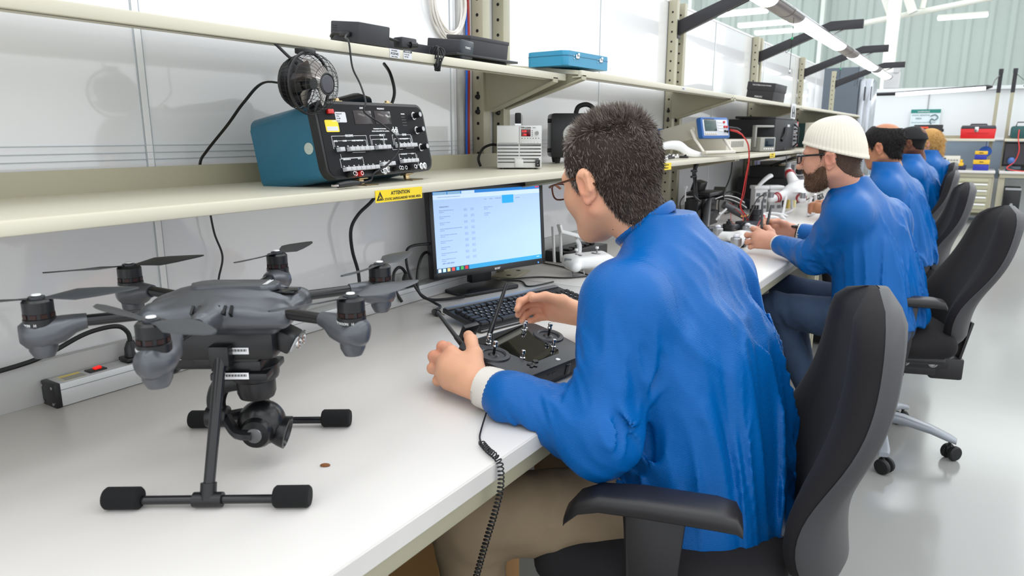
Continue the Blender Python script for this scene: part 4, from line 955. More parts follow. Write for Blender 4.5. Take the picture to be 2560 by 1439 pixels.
    for deg in (30, 90, 150, 210, 270, 330):
        a = math.radians(deg); c, s_ = math.cos(a), math.sin(a); D = Vector((c, s_, 0)); T = Vector((-s_, c, 0))
        m = MB(); m.cyl(D * .092 + Vector((0, 0, .258)), D * .212 + Vector((0, 0, .2595)), .0082, n=16); arm = m.build('arm', CARB, t)
        m = MB(); rings = []
        for (r, zc, hw, hh) in ((.186, .259, .0105, .0105), (.200, .257, .0145, .013), (.214, .252, .021, .018), (.240, .248, .0245, .021), (.258, .249, .018, .019), (.2655, .250, .006, .012)):
            rings.append([D * r + T * (hw * math.cos(q)) + Vector((0, 0, zc + hh * math.sin(q))) for q in [2*PI*i/20 for i in range(20)]])
        m.ring_stack(rings); m.lathe([(.0, .216), (.012, .216), (.017, .226), (.018, .240)], tuple(D * .240), 'Z', 20); m.build('motor_pod', PAINT, arm, sharp=50)
        m = MB(); m.lathe([(.001, .255), (.0195, .256), (.0195, .270), (.0175, .271), (.0175, .2775), (.0185, .278), (.0185, .293), (.016, .296), (.007, .297), (.006, .3005), (.0, .301)], tuple(D * .240), 'Z', 28, m=BLACKP)
        for k in range(9):
            q = 2 * PI * k / 9; m.box(tuple(D * .240 + Vector((.0172 * math.cos(q), .0172 * math.sin(q), .2742))), (.0025, .0075, .0058), rot=(0, 0, q), m=mat('copper_winding', '#2c1410', .4, metal=.3))
        m.lathe([(.0, .301), (.006, .301), (.0055, .3025), (.0, .303)], tuple(D * .240), 'Z', 16, m=WHITEP); mo = m.build('motor', None, arm)
        for k, ch in enumerate('TYPHOON H'):
            q = math.radians(-90 - 34 - 44 + 11 * k); e = Vector((math.cos(q), math.sin(q), 0)); tt = Vector((-math.sin(q), math.cos(q), 0))
            if ch != ' ': text(ch, .0052, frame(tuple(D * .240 + e * .0197 + Vector((0, 0, .262))), tt, (0, 0, 1)), INKW, mo, sx=.9)
        pa = math.radians(props[deg][0] - 34); m = MB(); P_ = Vector((math.cos(pa), math.sin(pa), 0)); Q_ = Vector((-math.sin(pa), math.cos(pa), 0))
        for sg in (1, -1):
            rings = []
            for (r, w_, tw, off) in ((.010, .007, .0, 0), (.022, .0085, .25, .001), (.045, .0165, .30, .002), (.070, .0165, .22, .002), (.095, .0130, .15, .001), (.113, .0085, .10, 0), (.121, .0025, .08, -.001)):
                cc = D * .240 + P_ * (sg * r) + Q_ * (off * sg) + Vector((0, 0, .2965 + .03 * r)); ex = (Q_ * math.cos(tw) + Vector((0, 0, sg * math.sin(tw) * 1)) ) * w_; ez = Vector((0, 0, .0011))
                rings.append([cc + ex * math.cos(q) + ez * math.sin(q) for q in [2*PI*i/12 for i in range(12)]])
            m.ring_stack(rings)
        m.lathe([(.0, .2955), (.010, .2955), (.010, .2995), (.0, .300)], tuple(D * .240), 'Z', 16); pm = m.build('propeller', PROP, arm, sharp=50)
    # landing gear
    for s in (1, -1):
        m = MB(); m.tube([(.0, s * .052, .190), (.0, s * .060, .176), (0, s * .137, .020)], [.011, .0085, .0078], 14); lg = m.build('landing_leg', CARB, t)
        m = MB(); m.tube([(0, s * .132, .034), (0, s * .1395, .012)], .011, 12); m.cyl((-.020, s * .139, .012), (.020, s * .139, .012), .0105, n=14); m.build('leg_joint', BLACKP, lg); m = MB(); m.box((0, s * .052, .195), (.03, .02, .03), bev=.003); m.build('leg_clamp', BLACKP, lg)
        m = MB(); m.cyl((-.10, s * .139, .012), (.10, s * .139, .012), .0062, n=12); m.build('skid_tube', CARB, lg)
        for e in (1, -1):
            m = MB(); m.lathe([(.001, e * .092), (.013, e * .092), (.0155, e * .095), (.0155, e * .139), (.013, e * .142), (.001, e * .1425)], (0, s * .139, .0155), 'X', 22); m.build('foam_foot', FOAM, lg)
drone()
b = MB(); b.ell((-.80, .70, TZ + .002), (.008, .004, .003), rot=(0, 0, .6)); tag(b.build('crumb', mat('crumb_brown', '#7a4a24', .8)), 'tiny brown crumb on the white tabletop beside the drone', 'crumb')

# ================================================================== tablet controller in the man's hands
def controller():
    w_, u_ = Vector((.14, .99, 0)).normalized(), Vector((-.99, .14, 0)).normalized(); tl = math.radians(11)
    up = Vector((0, 0, 1)); yv = u_ * math.cos(tl) + up * math.sin(tl); zv = w_.cross(yv)
    R = Matrix((w_, yv, zv)).transposed()
    t = thing('tablet_controller', 'dark grey tablet controller with two sticks held by the front person', 'remote control', (-.768, 1.242, .8125), tuple(R.to_euler()))
    G = mat('controller_grey', '#2f3034', .42, var=.04, bump=.0001, bs=900)
    b = MB(); out = [(-.105, -.098), (.105, -.098), (.122, -.080), (.132, .03), (.128, .075), (.110, .090), (-.110, .090), (-.128, .075), (-.132, .03), (-.122, -.080)]
    b.prism(out, 'Z', -.026, .010, bev=.008); b.prism([(-.06, -.095), (.06, -.095), (.06, .05), (-.06, .05)], 'Z', -.034, -.02, bev=.005); b.build('shell', G, t)
    b = MB(); b.prism([(-.088, .080), (.088, .080), (.060, .028), (.052, -.052), (.040, -.062), (-.040, -.062), (-.052, -.052), (-.060, .028)], 'Z', .0095, .0108); b.build('screen', mat('dark_glass', '#05060a', .03, var=.02, spec=.8), t)
    for s in (1, -1):
        b = MB(); b.lathe([(.0, .003), (.021, .003), (.023, .012), (.026, .0145), (.034, .0135), (.036, .009)], (s * .092, .008, 0), 'Z', 32, m=G); b.lathe([(.0, .0035), (.019, .0035), (.010, .012), (.008, .013)], (s * .092, .008, 0), 'Z', 24, m=BLACKP); b.build('stick_well', None, t)
        b = MB(); b.cyl((s * .092, .008, .010), (s * .092, .008, .030), .0028, n=10, m=BLACKP); b.lathe([(.0, .028), (.0045, .028), (.0056, .031), (.004, .034), (.0056, .037), (.005, .041), (.0, .042)], (s * .092, .008, 0), 'Z', 14, m=CHROME); b.build('control_stick', None, t)
    for (x, y) in ((-.062, .052), (-.052, .060), (.066, .060), (.078, .066), (-.050, -.035), (.055, -.035)):
        b = MB(); b.lathe([(.006, .009), (.006, .012), (.0035, .013), (.003, .020), (.005, .023), (.004, .028), (.0, .029)], (x, y, 0), 'Z', 12); b.build('toggle_switch', CHROME, t)
    b = MB(); b.box((-.060, -.070, .0115), (.022, .007, .003), rot=(0, 0, .5), bev=.001); b.box((-.060, -.070, .0115), (.007, .022, .003), rot=(0, 0, .5), bev=.001); b.build('direction_pad', BLACKP, t)
    b = MB(); b.lathe([(.0, .013), (.006, .013), (.007, .010)], (-.040, -.062, 0), 'Z', 16); b.build('button', BLACKP, t)
    b = MB(); b.lathe([(.0, .0112), (.005, .0112), (.005, .010)], (.012, -.082, 0), 'Z', 16); b.build('emblem', INKW, t)
    for x in (-.035, -.02): b = MB(); b.box((x, -.0985, -.005), (.008, .001, .003)); b.build('port', BLACKG, t)
    b = MB(); b.box((.03, -.0985, -.010), (.016, .003, .024), bev=.002); b.build('side_rib', BLACKG, t)
    def ant(p, q, r=.0048):
        b = MB(); p, q = Vector(p), Vector(q); d = (q - p).normalized(); b.tube([p, p + (q - p) * .25, p + (q - p) * .28, q - d * .004, q], [r * 1.25, r * 1.25, r, r * .85, r * .5], 12); b.build('antenna', BLACKP, t)
    ant((-.015, .092, .0), (.052, .118, .108)); ant((-.100, .090, .0), (-.128, .150, .062))
    b = MB(); b.box((-.062, .112, .012), (.046, .014, .046), rot=(.25, 0, 0), bev=.005); b.cyl((-.062, .085, .0), (-.062, .110, .006), .007, n=12); b.build('patch_antenna', BLACKP, t)
controller()
# ================================================================== keyboard
def keyboard():
    o = Vector((-1.0365, 1.482, .765)); L = Vector((-.235, .158, 0)); 
    xa = Vector((0, 0, 0)); right = Vector((.41, .91, 0)).normalized()
    # near-left corner (-1.04,1.485), far-left corner (-1.28,1.64): the board lies obliquely
    fw = Vector((-.97, .24, 0)).normalized(); rt = Vector((.24, .97, 0)).normalized(); tl = math.radians(9)
    yv = fw * math.cos(tl) + Vector((0, 0, math.sin(tl))); zv = rt.cross(yv); R = Matrix((rt, yv, zv)).transposed()
    c = Vector((-1.025, 1.445, 0)) + rt * .226 + fw * .084
    t = thing('keyboard', 'black keyboard with silver upper edge lying before the monitor', 'keyboard', (c.x, c.y, TZ + .0225), tuple(R.to_euler()))
    b = MB(); b.prism(rrect(.452, .168, .006), 'Z', -.008, .004, m=BLACKP, bev=.002); b.build('case', None, t)
    b = MB(); b.prism([(-.222, .062), (.222, .062), (.222, .080), (-.222, .080)], 'Z', .004, .0075, bev=.001); b.box((0, -.0835, -.002), (.452, .0015, .004)); b.build('silver_trim', mat('silver_trim', '#8f9196', .3, metal=.8), t)
    for x in (-.19, .19):
        b = MB(); b.box((x, .070, -.016), (.020, .004, .018), rot=(.3, 0, 0), bev=.001); b.build('tilt_foot', BLACKP, t)
    KEY = mat('key_black', '#18191e', .38, var=.08)
    def key(x, y, w_, h_=.0165, z=.004):
        bm = MB(); P = []
        for (k, s, zz) in ((0, 1., 0), (1, .98, .003), (2, .80, .0085)):
            P.append([(x + sx * (w_/2 - .0008) * (s if k < 2 else 1 - .0022/ (w_/2)), y + sy * (h_/2 - .0008) * s + (.0008 if k == 2 else 0), z + zz) for sx, sy in ((-1, -1), (1, -1), (1, 1), (-1, 1))])
        bm.ring_stack(P); return bm
    rows = []; u = .0188
    y0 = -.062
    lay = [(y0, [(-.213, 1.5), (None, 1.25), (None, 1.25), (None, 6), (None, 1.25), (None, 1.25), (None, 1.25), (None, 1.25)]), (y0 + u, [(-.213, 2.25)] + [(None, 1)] * 10 + [(None, 2.75)]), (y0 + 2*u, [(-.213, 1.75)] + [(None, 1)] * 11 + [(None, 2.25)]), (y0 + 3*u, [(-.213, 1.5)] + [(None, 1)] * 12 + [(None, 1.5)]), (y0 + 4*u, [(-.213, 1)] + [(None, 1)] * 12 + [(None, 2)])]
    chars = {3: ' QWERTYUIOP[]', 2: ' ASDFGHJKL;', 1: ' ZXCVBNM,./', 4: '`1234567890-='}
    KEYS = []
    for ri, (yy, row) in enumerate(lay):
        x = -.213
        for i, (_, w_) in enumerate(row):
            KEYS.append((x + w_ * u / 2, yy, w_ * u, chars.get(ri, '')[i] if i < len(chars.get(ri, '')) else '')); x += w_ * u
    for i in range(13): KEYS.append((-.213 + u / 2 + i * u + (0 if i == 0 else u * .7 if i < 5 else u * 1.1 if i < 9 else u * 1.5) * .9, y0 + 5.35 * u, u, ''))
    for i in range(3):
        for yy in (y0 + 3*u, y0 + 4*u, y0 + 5.35*u): KEYS.append((.086 + i * u, yy, u, ''))
        KEYS.append((.086 + i * u, y0, u, ''))
    KEYS.append((.086 + u, y0 + u, u, ''))
    for i in range(4):
        for j in range(5): KEYS.append((.152 + i * u, y0 + j * u, u, str(7 - 3 * (3 - j) + i + 0) if (0 < j < 4 and i < 3) and 0 < 7 - 3 * (3 - j) + i < 10 else ''))
    n = 0
    for (x, y, w_, ch) in KEYS:
        if n < 100 or True:
            kb = key(x, y, w_).build('key', KEY, t, sharp=30); n += 1
            if ch.strip(): text(ch, .006, frame((x - .0045, y + .0005, .0127), (1, 0, 0), (0, 1, 0)), INKW, kb)
    return t
keyboard()
# ================================================================== monitor
def monitor():
    nrm = Vector((.957, -.29, 0)).normalized(); wd = Vector((.29, .957, 0)).normalized(); tl = math.radians(4)
    up = Vector((0, 0, math.cos(tl))) - nrm * math.sin(tl); zz = wd.cross(up); R = Matrix((wd, up, zz)).transposed()
    t = thing('computer_monitor', 'black widescreen monitor showing a web page, on the front workbench', 'monitor', (-1.318, 1.915, .965), tuple(R.to_euler()))
    W, H = .478, .288
    b = MB(); b.prism(rrect(W, H, .006), 'Z', -.022, .0, bev=.003); b.prism(rrect(W * .7, H * .7, .02), 'Z', -.045, -.02, bev=.008); b.build('housing', mat('monitor_black', '#131217', .35, var=.05), t)
    b = MB(); b.box((-0, -H/2 + .010, .002), (W - .004, .020, .004), bev=.001); b.box((0, H/2 - .007, .002), (W - .004, .014, .004), bev=.001)
    for s in (1, -1): b.box((s * (W/2 - .008), 0, .002), (.014, H - .006, .004), bev=.001)
    b.build('bezel', BLACKP, t); text('acer', .014, frame((.006, -.1385, .0045), (1, 0, 0), (0, 1, 0)), INKW, t, bold=.0003)
    E = lambda n, c, e=1.: mat('screen_' + n, c, .4, emit=e, var=0)
    SW, SH = W - .032, H - .034; sy = .003
    PAGE = mat('screen_page', '#a9c6ec', .35, emit=.62, var=.01)
    b = MB(); b.box((0, sy, .001), (SW, SH, .002)); scn = b.build('screen', PAGE, t)
    def R_(x, y, w_, h_, m, z=.0022, nm='screen_item'):   # x,y from the top left of the screen, metres
        q = MB(); q.box((-SW/2 + x + w_/2, sy + SH/2 - y - h_/2, z), (w_, h_, .0003)); return q.build(nm, m, scn)
    BL = E('blue', '#1478c8', .7); CY = E('button', '#159ae0', .8); LT = E('light', '#c3d9f2', .7); TX = E('text', '#7e93b4', .25); TB = E('taskbar', '#2b9ad0', .6); DK = E('dark', '#14405c', .5)
    R_(0, 0, SW, .010, BL, nm='tab_bar'); R_(0, .010, SW, .014, LT, nm='tool_bar'); R_(0, SH - .014, SW, .014, TB, nm='task_bar'); R_(.0, SH - .0142, .125, .0142, DK, .0024, 'task_bar_icons')
    for i, w_ in enumerate((.05, .05, .052)): R_(.002 + i * .054, .0012, w_, .0086, LT if i == 2 else E('tab', '#8db9dc', .5), .0025, 'browser_tab')
    R_(.276, .0235, .050, .027, CY, .0026, 'web_button'); R_(SW - .020, .001, .018, .005, E('close', '#c83c50', .8), .0026, 'close_button')
    T = lambda s_, x, y, sz, m=TX: text(s_, sz, frame((-SW/2 + x, sy + SH/2 - y, .0026), (1, 0, 0), (0, 1, 0)), m, scn, 'screen_text', .0001)
    T('PHANTOM 4', .022, .050, .0062, E('head', '#5a6f92', .25)); T('APP / LIVE VIEW', .022, SH - .026, .0065, E('head', '#5a6f92', .25)); T('www.dji.com/product/phantom-4/info#downloads', .016, .0185, .0044); T('SUPPORT', .291, .039, .0048, E('white', '#ffffff', .9))
    T('SPECS', .20, .034, .004); T('VIDEOS', .222, .034, .004); T('DOWNLOADS', .246, .034, .004); T('BUY NOW', .335, .037, .004)
    rowsT = [('Phantom 4 Quick Start Guide v1.2', '2016-03-24'), ('Phantom 4 Release Notes', '2016-05-02'), ('Phantom 4 User Manual', '2016-04-12'), ('Phantom 4 Intelligent Flight Battery Safety Guidelines', '2016-03-01'), ('Phantom 4 Disclaimer and Safety Guide', '2016-02-25'), ('Phantom 4 User Manual v1.0', '2016-02-22'), ('Phantom 4 In the Box', '2016-02-18'), ('Phantom 4 Charging Hub User Guide', '2016-04-11'), ('Phantom 4 Mobile Device Holder', '2016-03-01')]
    for i, (a, d_) in enumerate(rowsT):
        y = .060 + i * .0192; T(a, .020, y, .0040); T(d_, .020, y + .0055, .0038)
        for x in (.122, .150):
            q = MB(); c0 = (-SW/2 + x, sy + SH/2 - y - .001, .0025)
            for (dx, dy, w_, h_) in ((0, .0035, .011, .0005), (0, -.0035, .011, .0005), (.0055, 0, .0005, .007), (-.0055, 0, .0005, .007)): q.box((c0[0] + dx, c0[1] + dy, c0[2]), (w_, h_, .0002))
            q.build('download_box', TX, scn); T('PDF' if x < .13 else 'ZIP', x - .0032, y + .0025, .0035)
    T('Windows USB Driver', .198, .060, .0040); T('2016-04-11', .198, .066, .0038); T('Mac USB Driver', .198, .080, .0040); T('2016-04-11', .198, .086, .0038)
    for i, c in enumerate(('#e8f6ff', '#bfe6ff', '#d9c27a', '#e04a3a', '#35b8e0', '#3aa84a', '#c8202a')): R_(.004 + i * .0175, SH - .0125, .011, .0105, E('icon%d' % i, c, .7), .0028, 'task_icon')
    T('8:25 AM', SW - .024, SH - .007, .0036, E('white', '#ffffff', .9))
    b = MB(); b.lathe([(.0, .0045), (.0025, .0045), (.0025, .003)], (W/2 - .035, -.137, 0), 'Z', 12); b.build('power_light', E('led', '#3a7cff', 3.), t)
    # stand (vertical, under the tilted panel)
    b = MB(); Mi = MW(t).inverted(); b.box((-1.355, 1.90, .86), (.030, .085, .15), rot=(0, .0, math.atan2(wd.y, wd.x) - PI/2), bev=.004); b.build('stand_neck', BLACKP, t, world=True)
    b = MB(); b.prism([(-1.365 + p[0] * nrm.x + p[1] * wd.x, 1.893 + p[0] * nrm.y + p[1] * wd.y) for p in rrect(.19, .24, .02)], 'Z', TZ + .0005, TZ + .012, bev=.003); b.build('stand_base', BLACKP, t, world=True)
monitor()
# ================================================================== instruments and boxes on the front shelves
def cable(name, label, pts, r, grp=None, m=CABLE, smooth=8, n=8, flat=None, parent=None):
    b = MB(); b.tube(pts, r, n, smooth=smooth, flat=flat); o = b.build(name, m, parent, sharp=60)
    return o if parent is not None else tag(o, label, 'cable', grp)
def testset():
    A = Vector((-1.10, 1.025, 1.180)); Rt = Vector((-.04, .387, .004)).normalized(); tl = math.radians(11)
    back = Vector((-1, -.10, 0)); back = (back - Rt * back.dot(Rt)).normalized(); up = Rt.cross(back) * -1
    if up.z < 0: up = -up
    Y = (up * math.cos(tl) + back * math.sin(tl)).normalized(); Z = Rt.cross(Y)      # local x right, y up the face, z out of it
    R = Matrix((Rt, Y, Z)).transposed(); W, H, D = .388, .160, .175
    t = thing('audio_test_set', 'teal-cased test set with a crowded black front panel, propped on the lower shelf', 'test instrument', tuple(A + Rt * W / 2 + Y * H / 2 - Z * .02), tuple(R.to_euler()))
    b = MB(); b.prism(rrect(W, H, .024, 6), 'Z', -D, -.004, bev=.006); b.build('case', BLUEC, t)
    b = MB(); o_ = rrect(W + .003, H + .003, .025, 6); b.prism(o_, 'Z', -.006, .014, bev=.002); b.build('front_frame', BLACKP, t)
    b = MB(); b.prism(rrect(W - .010, H - .010, .020, 6), 'Z', .010, .0150); b.build('front_panel', mat('panel_black', '#0a0a0f', .6, var=.06, spec=.25), t)
    X = lambda px: (px - 40) / 1750 * W - W / 2 + .004          # panel drawing in the units of its own face
    Yv = lambda py: H / 2 - (py - 170) / 1000 * H - .004
    zf = .0152
    def fr(x, y, z=zf): return frame((x, y, z), (1, 0, 0), (0, 1, 0))
    for (cx, cy, w_, h_) in ((-.058 + .012, .0475, .062, .030), (.014 + .012, .0475, .060, .030)):
        b = MB(); b.box((cx, cy, .0148), (w_, h_, .002), bev=.0005); b.build('readout', mat('dark_red_glass', '#1a0508', .12, var=.03), t)
    for s_, x, y, z in (('LEVEL', -.052, .0665, .0052), ('FREQUENCY', .010, .0665, .0048), ('RECEIVE', -.118, .006, .0070), ('SELECT', .000, .006, .0066), ('SEND', .088, .006, .0070), ('LEVEL', -.158, -.004, .0046), ('NOISE', -.130, -.004, .0046), ('NOISE WEIGHTING', -.100, -.004, .0044), ('HOLD SIDE B', .000, -.003, .0044), ('OSC FREQUENCY', .075, -.003, .0044), ('IMPEDANCE', -.140, -.043, .0044), ('INPUT', -.092, -.043, .0044), ('IMPEDANCE', .068, -.039, .0044), ('LEVEL', .110, -.039, .0044), ('SPEAKER', .099, .056, .0038), ('POWER ON-OFF', -.150, .038, .0036), ('TRANSMISSION TEST SET MODEL 780P', -.018, .0215, .0034), ('DIGITAL DEVELOPMENT INC., SAN JOSE, CALIF.', -.024, .0160, .0036)):
        text(s_, z, fr(x, y), INKW, t, bold=.0001)
    text('ddi', .020, fr(.050, .013), INKW, t, bold=.0004); b = MB(); b.box((.063, .0105, zf), (.026, .0012, .0004)); b.build('panel_line', INKW, t)
    def lines(segs):
        b = MB()
        for (x0, y0, x1, y1) in segs: b.box(((x0 + x1) / 2, (y0 + y1) / 2, zf), (abs(x1 - x0) + .0008, abs(y1 - y0) + .0008, .0003))
        return b.build('panel_line', INKW, t)
    for x0, x1, y0, y1 in ((-.162, -.048, .008, -.018), (-.035, .014, .008, -.016), (.048, .122, .008, -.016), (-.150, -.075, -.040, -.058), (.060, .128, -.037, -.052), (-.158, -.052, -.002, -.014), (.053, .118, -.001, -.013), (-.031, .010, -.001, -.013)):
        lines([(x0, y0, x1, y0)]); lines([(x0, y1, x0, y0)]); lines([(x1, y1, x1, y0)])
    for sg in ((-.145, -.030, -.145, -.038), (-.145, -.0385, -.075, -.0385), (-.105, -.028, -.062, -.028), (.040, -.026, .040, -.020), (.040, -.026, .080, -.026), (.126, -.024, .126, .006), (.095, -.024, .126, -.024), (.095, -.066, .132, -.066), (.132, -.066, .132, -.040), (-.062, -.0745, .062, -.0745 + .0), (.040, -.0690, .095, -.0690), (-.062, -.078, -.062, -.0655)): lines([sg]) if abs(sg[1]) < .0705 else None
    def keys(x0, n, y, skip=()):
        for k in range(n):
            if k in skip: continue
            b = MB(); b.box((x0 + k * .0163, y, .0205), (.0150, .0088, .012), bev=.0008); b.build('push_key', mat('light_grey_key', '#b9b9bb', .45, var=.03), t)
            text('dBm Hz'[(k % 2) * 4:(k % 2) * 4 + 3].strip() or 'dB', .0028, fr(x0 + k * .0163 - .004, y + .0065), INKW, t, bold=.0001)
    keys(-.147, 7, -.021, (1,)); keys(-.018, 3, -.020); keys(.060, 4, -.018); keys(.060 + 4 * .0163 - .004, 1, -.018); keys(-.140, 7, -.063, ()); keys(-.014, 3, -.058); keys(.066, 4, -.055)
    b = MB(); b.box((-.153, .0585, .018), (.018, .0095, .006), bev=.001); b.build('power_button', RED, t)
    b = MB(); b.prism(rrect(.034, .022, .003, 3, -.120, .0475), 'Z', .015, .0154); b.build('paper_label', mat('label_white', '#cfd0d4', .5), t)
    for k, s_ in enumerate(('Property Of', '2175a', 'FS 1209', 'E-Lab')): text(s_, .0036, fr(-.134, .0535 - k * .005, .0155), INKK, t)
    b = MB(); b.prism(rrect(.041, .025, .003, 3, -.153, .029), 'Z', .015, .0154, m=YELLOW); b.prism(rrect(.034, .009, .001, 2, -.153, .0235), 'Z', .0154, .0156, m=mat('label_white', '#cfd0d4')); b.build('yellow_sticker', None, t)
    b = MB()
    for k in range(4): b.box((.107, .050 - k * .0065, .0150), (.018, .0022, .0006), bev=.0)
    b.build('speaker_slots', BLACKG, t)
    for (x, y) in ((.150, .053), (.152, .018), (.156, -.024)):
        b = MB(); b.lathe([(.0, .014), (.0095, .014), (.0095, .0165), (.0075, .017), (.0075, .020)], (x, y, 0), 'Z', 20, m=CHROME); b.lathe([(.0068, .017), (.0068, .0355), (.0060, .036)], (x, y, 0), 'Z', 20, m=BLACKP); b.lathe([(.0, .0362), (.0056, .0362), (.0056, .0355)], (x, y, 0), 'Z', 20, m=STEEL); b.build('knob', None, t)
    for (x, c) in ((-.135, 'k'), (-.118, 'r'), (-.098, 'r'), (-.040, 'k'), (-.024, 'k'), (-.009, 's'), (.004, 's'), (.030, 'k'), (.052, 'k'), (.067, 'k'), (.090, 'k'), (.108, 'k'), (.140, 's'), (.155, 's')):
        y = -.074 if x < 0 else -.0705; b = MB()
        if c == 's': b.lathe([(.0, .014), (.0085, .014), (.0085, .018), (.0068, .019), (.0045, .019), (.0045, .0155), (.0, .0155)], (x, y + .001, 0), 'Z', 18, m=CHROME)
        else:
            L_ = .034 if x in (-.135, -.040, .030, .090) else .024
            b.lathe([(.0, .014), (.0062, .014), (.0062, L_ - .002), (.0052, L_), (.003, L_), (.003, L_ - .005), (.0, L_ - .005)], (x, y, 0), 'Z', 16, m=RED if c == 'r' else BLACKP); b.lathe([(.0031, L_ + .0003), (.0045, L_ + .0003), (.0045, L_ - .001), (.0031, L_ - .001)], (x, y, 0), 'Z', 14, m=CHROME, cap=False)
        b.build('binding_post' if c != 's' else 'jack_socket', None, t)
    BR = mat('brass_clasp', '#b8a27a', .3, metal=1, var=.06)
    for x in (-.105, .075):
        b = MB(); b.box((x, H / 2 + .004, -.004), (.030, .003, .016), bev=.0008); b.box((x + .003, H / 2 + .008, -.002), (.012, .007, .006), bev=.001); b.build('top_clasp', BR, t)
    for x in (-.075, .100):
        b = MB(); b.box((x, -H / 2 - .004, -.002), (.030, .003, .018), bev=.0008); b.box((x, -H / 2 - .010, -.004), (.016, .012, .008), bev=.001)
        b.tube([(x - .008, -H / 2 - .016, -.004), (x - .014, -H/2 - .022, .022), (x + .016, -H/2 - .022, .030), (x + .010, -H / 2 - .016, -.004)], .0012, 6); b.build('tilt_clasp', BR, t)
    b = MB(); b.lathe([(.0, .0), (.012, .0), (.012, -.001)], (-W / 2 - .0005, -.010, -.022), 'X', 24); b.build('round_sticker', mat('worn_sticker', '#a9b3ab', .5, var=.2, vs=200), t)
    b = MB(); n = 13   # folded leather handle on top
    pts = [(-.11, H/2 + .004, -.06), (-.08, H/2 + .014, -.07), (-.02, H/2 + .018, -.075), (.05, H/2 + .030, -.08), (.085, H/2 + .026, -.082), (.095, H/2 + .006, -.08)]
    rings = []
    for k, p in enumerate(pts): w_ = (.012, .016, .022, .026, .024, .016)[k]; rings.append([(p[0], p[1] + .55 * w_ * math.sin(q), p[2] + 1.3 * w_ * math.cos(q)) for q in [2*PI*i/14 for i in range(14)]])
    b.ring_stack(rings); b.build('soft_handle', mat('black_leather', '#121013', .4, var=.1, bump=.0006, bs=120), t)
    return t
testset()
def power_supply():
    o = Vector((-1.221, 1.939, LZ)); rt = Vector((.83, .55, 0)).normalized(); out = Vector((.55, -.83, 0)).normalized(); R = Matrix((rt, Vector((0, 0, 1)), out)).transposed(); W, H, D = .143, .133, .17
    t = thing('bench_power_supply', 'light grey bench power supply with slatted front on the lower shelf', 'power supply', tuple(o + Vector((0, 0, H / 2 + .004)) - out * .0), tuple(R.to_euler()))
    C = mat('supply_grey', '#cfcfcd', .4, var=.02)
    b = MB(); b.box((0, 0, -D / 2), (W, H, D), bev=.003); b.build('case', C, t)
    for x in (-W/4 - .0005, W/4 + .0005): b = MB(); b.box((x, .037, .002), (W/2 - .002, .056, .004), bev=.001); b.build('front_plate', C, t)
    b = MB(); b.box((.0, -.052, .002), (.026, .026, .004), bev=.0005); b.build('latch_plate', C, t)
    b = MB()
    for k in range(6):
        y = .004 - k * .0105
        for x in (-W/4, W/4): b.box((x + (-.006 if (k > 3 and x < 0) else .0), y, .0005), (W/2 - (.004 if k < 4 else .018), .0028, .0016))
    for x in (-W/4, W/4): b.box((x, .0085, .0005), (W/2 - .003, .0018, .0016))
    b.build('slot_row', BLACKG, t)
    b = MB(); b.box((-.036, .012, .0043), (.060, .0012, .0006)); b.build('handle_groove', GREYP, t)
    b = MB(); b.box((.021, .0435, .0045), (.030, .022, .001), bev=.0003); d = b.build('readout', mat('red_display', '#4a0a10', .15, var=.1, emit=.25), t)
    for k in range(2): text('8.88' if k == 0 else '.188', .0085, frame((.0085, .0455 - k * .0105, .0052), (1, 0, 0), (0, 1, 0)), mat('red_led', '#ff2c2c', .4, emit=1.2, var=0), d)
    text('TDK-Lambda', .0058, frame((.005, .0575, .0044), (1, 0, 0), (0, 1, 0)), INKK, t, bold=.0002); text('Z36-6', .004, frame((.042, .058, .0044), (1, 0, 0), (0, 1, 0)), INKK, t)
    b = MB(); b.lathe([(.0, .010), (.0055, .010), (.006, .004)], (.056, .043, 0), 'Z', 18); b.build('knob', GREYP, t)
    b = MB()
    for k in range(7): b.lathe([(.0, .0048), (.0013, .0048), (.0013, .004)], (.009 + k * .0088, .0265, 0), 'Z', 8)
    for k in range(4): b.lathe([(.0, .0048), (.0013, .0048), (.0013, .004)], (.041, .0335 + k * .0055, 0), 'Z', 8)
    b.build('indicator_row', BLACKG, t)
    for k in range(6):
        b = MB(); b.box((.011 + k * .0102, .0135, .0048), (.0078, .0044, .002), bev=.0005); b.build('push_button', C, t)
    b = MB(); b.box((.059, -.052, .003), (.015, .022, .005), bev=.001); sw = b.build('rocker_switch', BLACKG, t); text('I', .005, frame((.058, -.050, .0058), (1, 0, 0), (0, 1, 0)), INKW, sw); text('O', .005, frame((.0575, -.058, .0058), (1, 0, 0), (0, 1, 0)), INKW, sw)
    b = MB(); b.box((-.003, H/2 + .022, -.05), (.020, .036, .012), rot=(.15, 0, 0), bev=.004); b.box((-.003, H/2 + .003, -.05), (.020, .006, .014), m=CHROME); b.build('carry_strap', RUBBER, t)
    b = MB()
    for x in (-.055, .055):
        for z in (-.02, -.15): b.cyl((x, -H/2 - .004, z), (x, -H/2, z), .006, n=10)
    b.build('feet', BLACKP, t)
power_supply()
def yaw_frame(o, rt): 
    rt = Vector(rt).normalized(); out = Vector((rt.y, -rt.x, 0)); return tuple(Matrix((rt, Vector((0, 0, 1)), out)).transposed().to_euler())
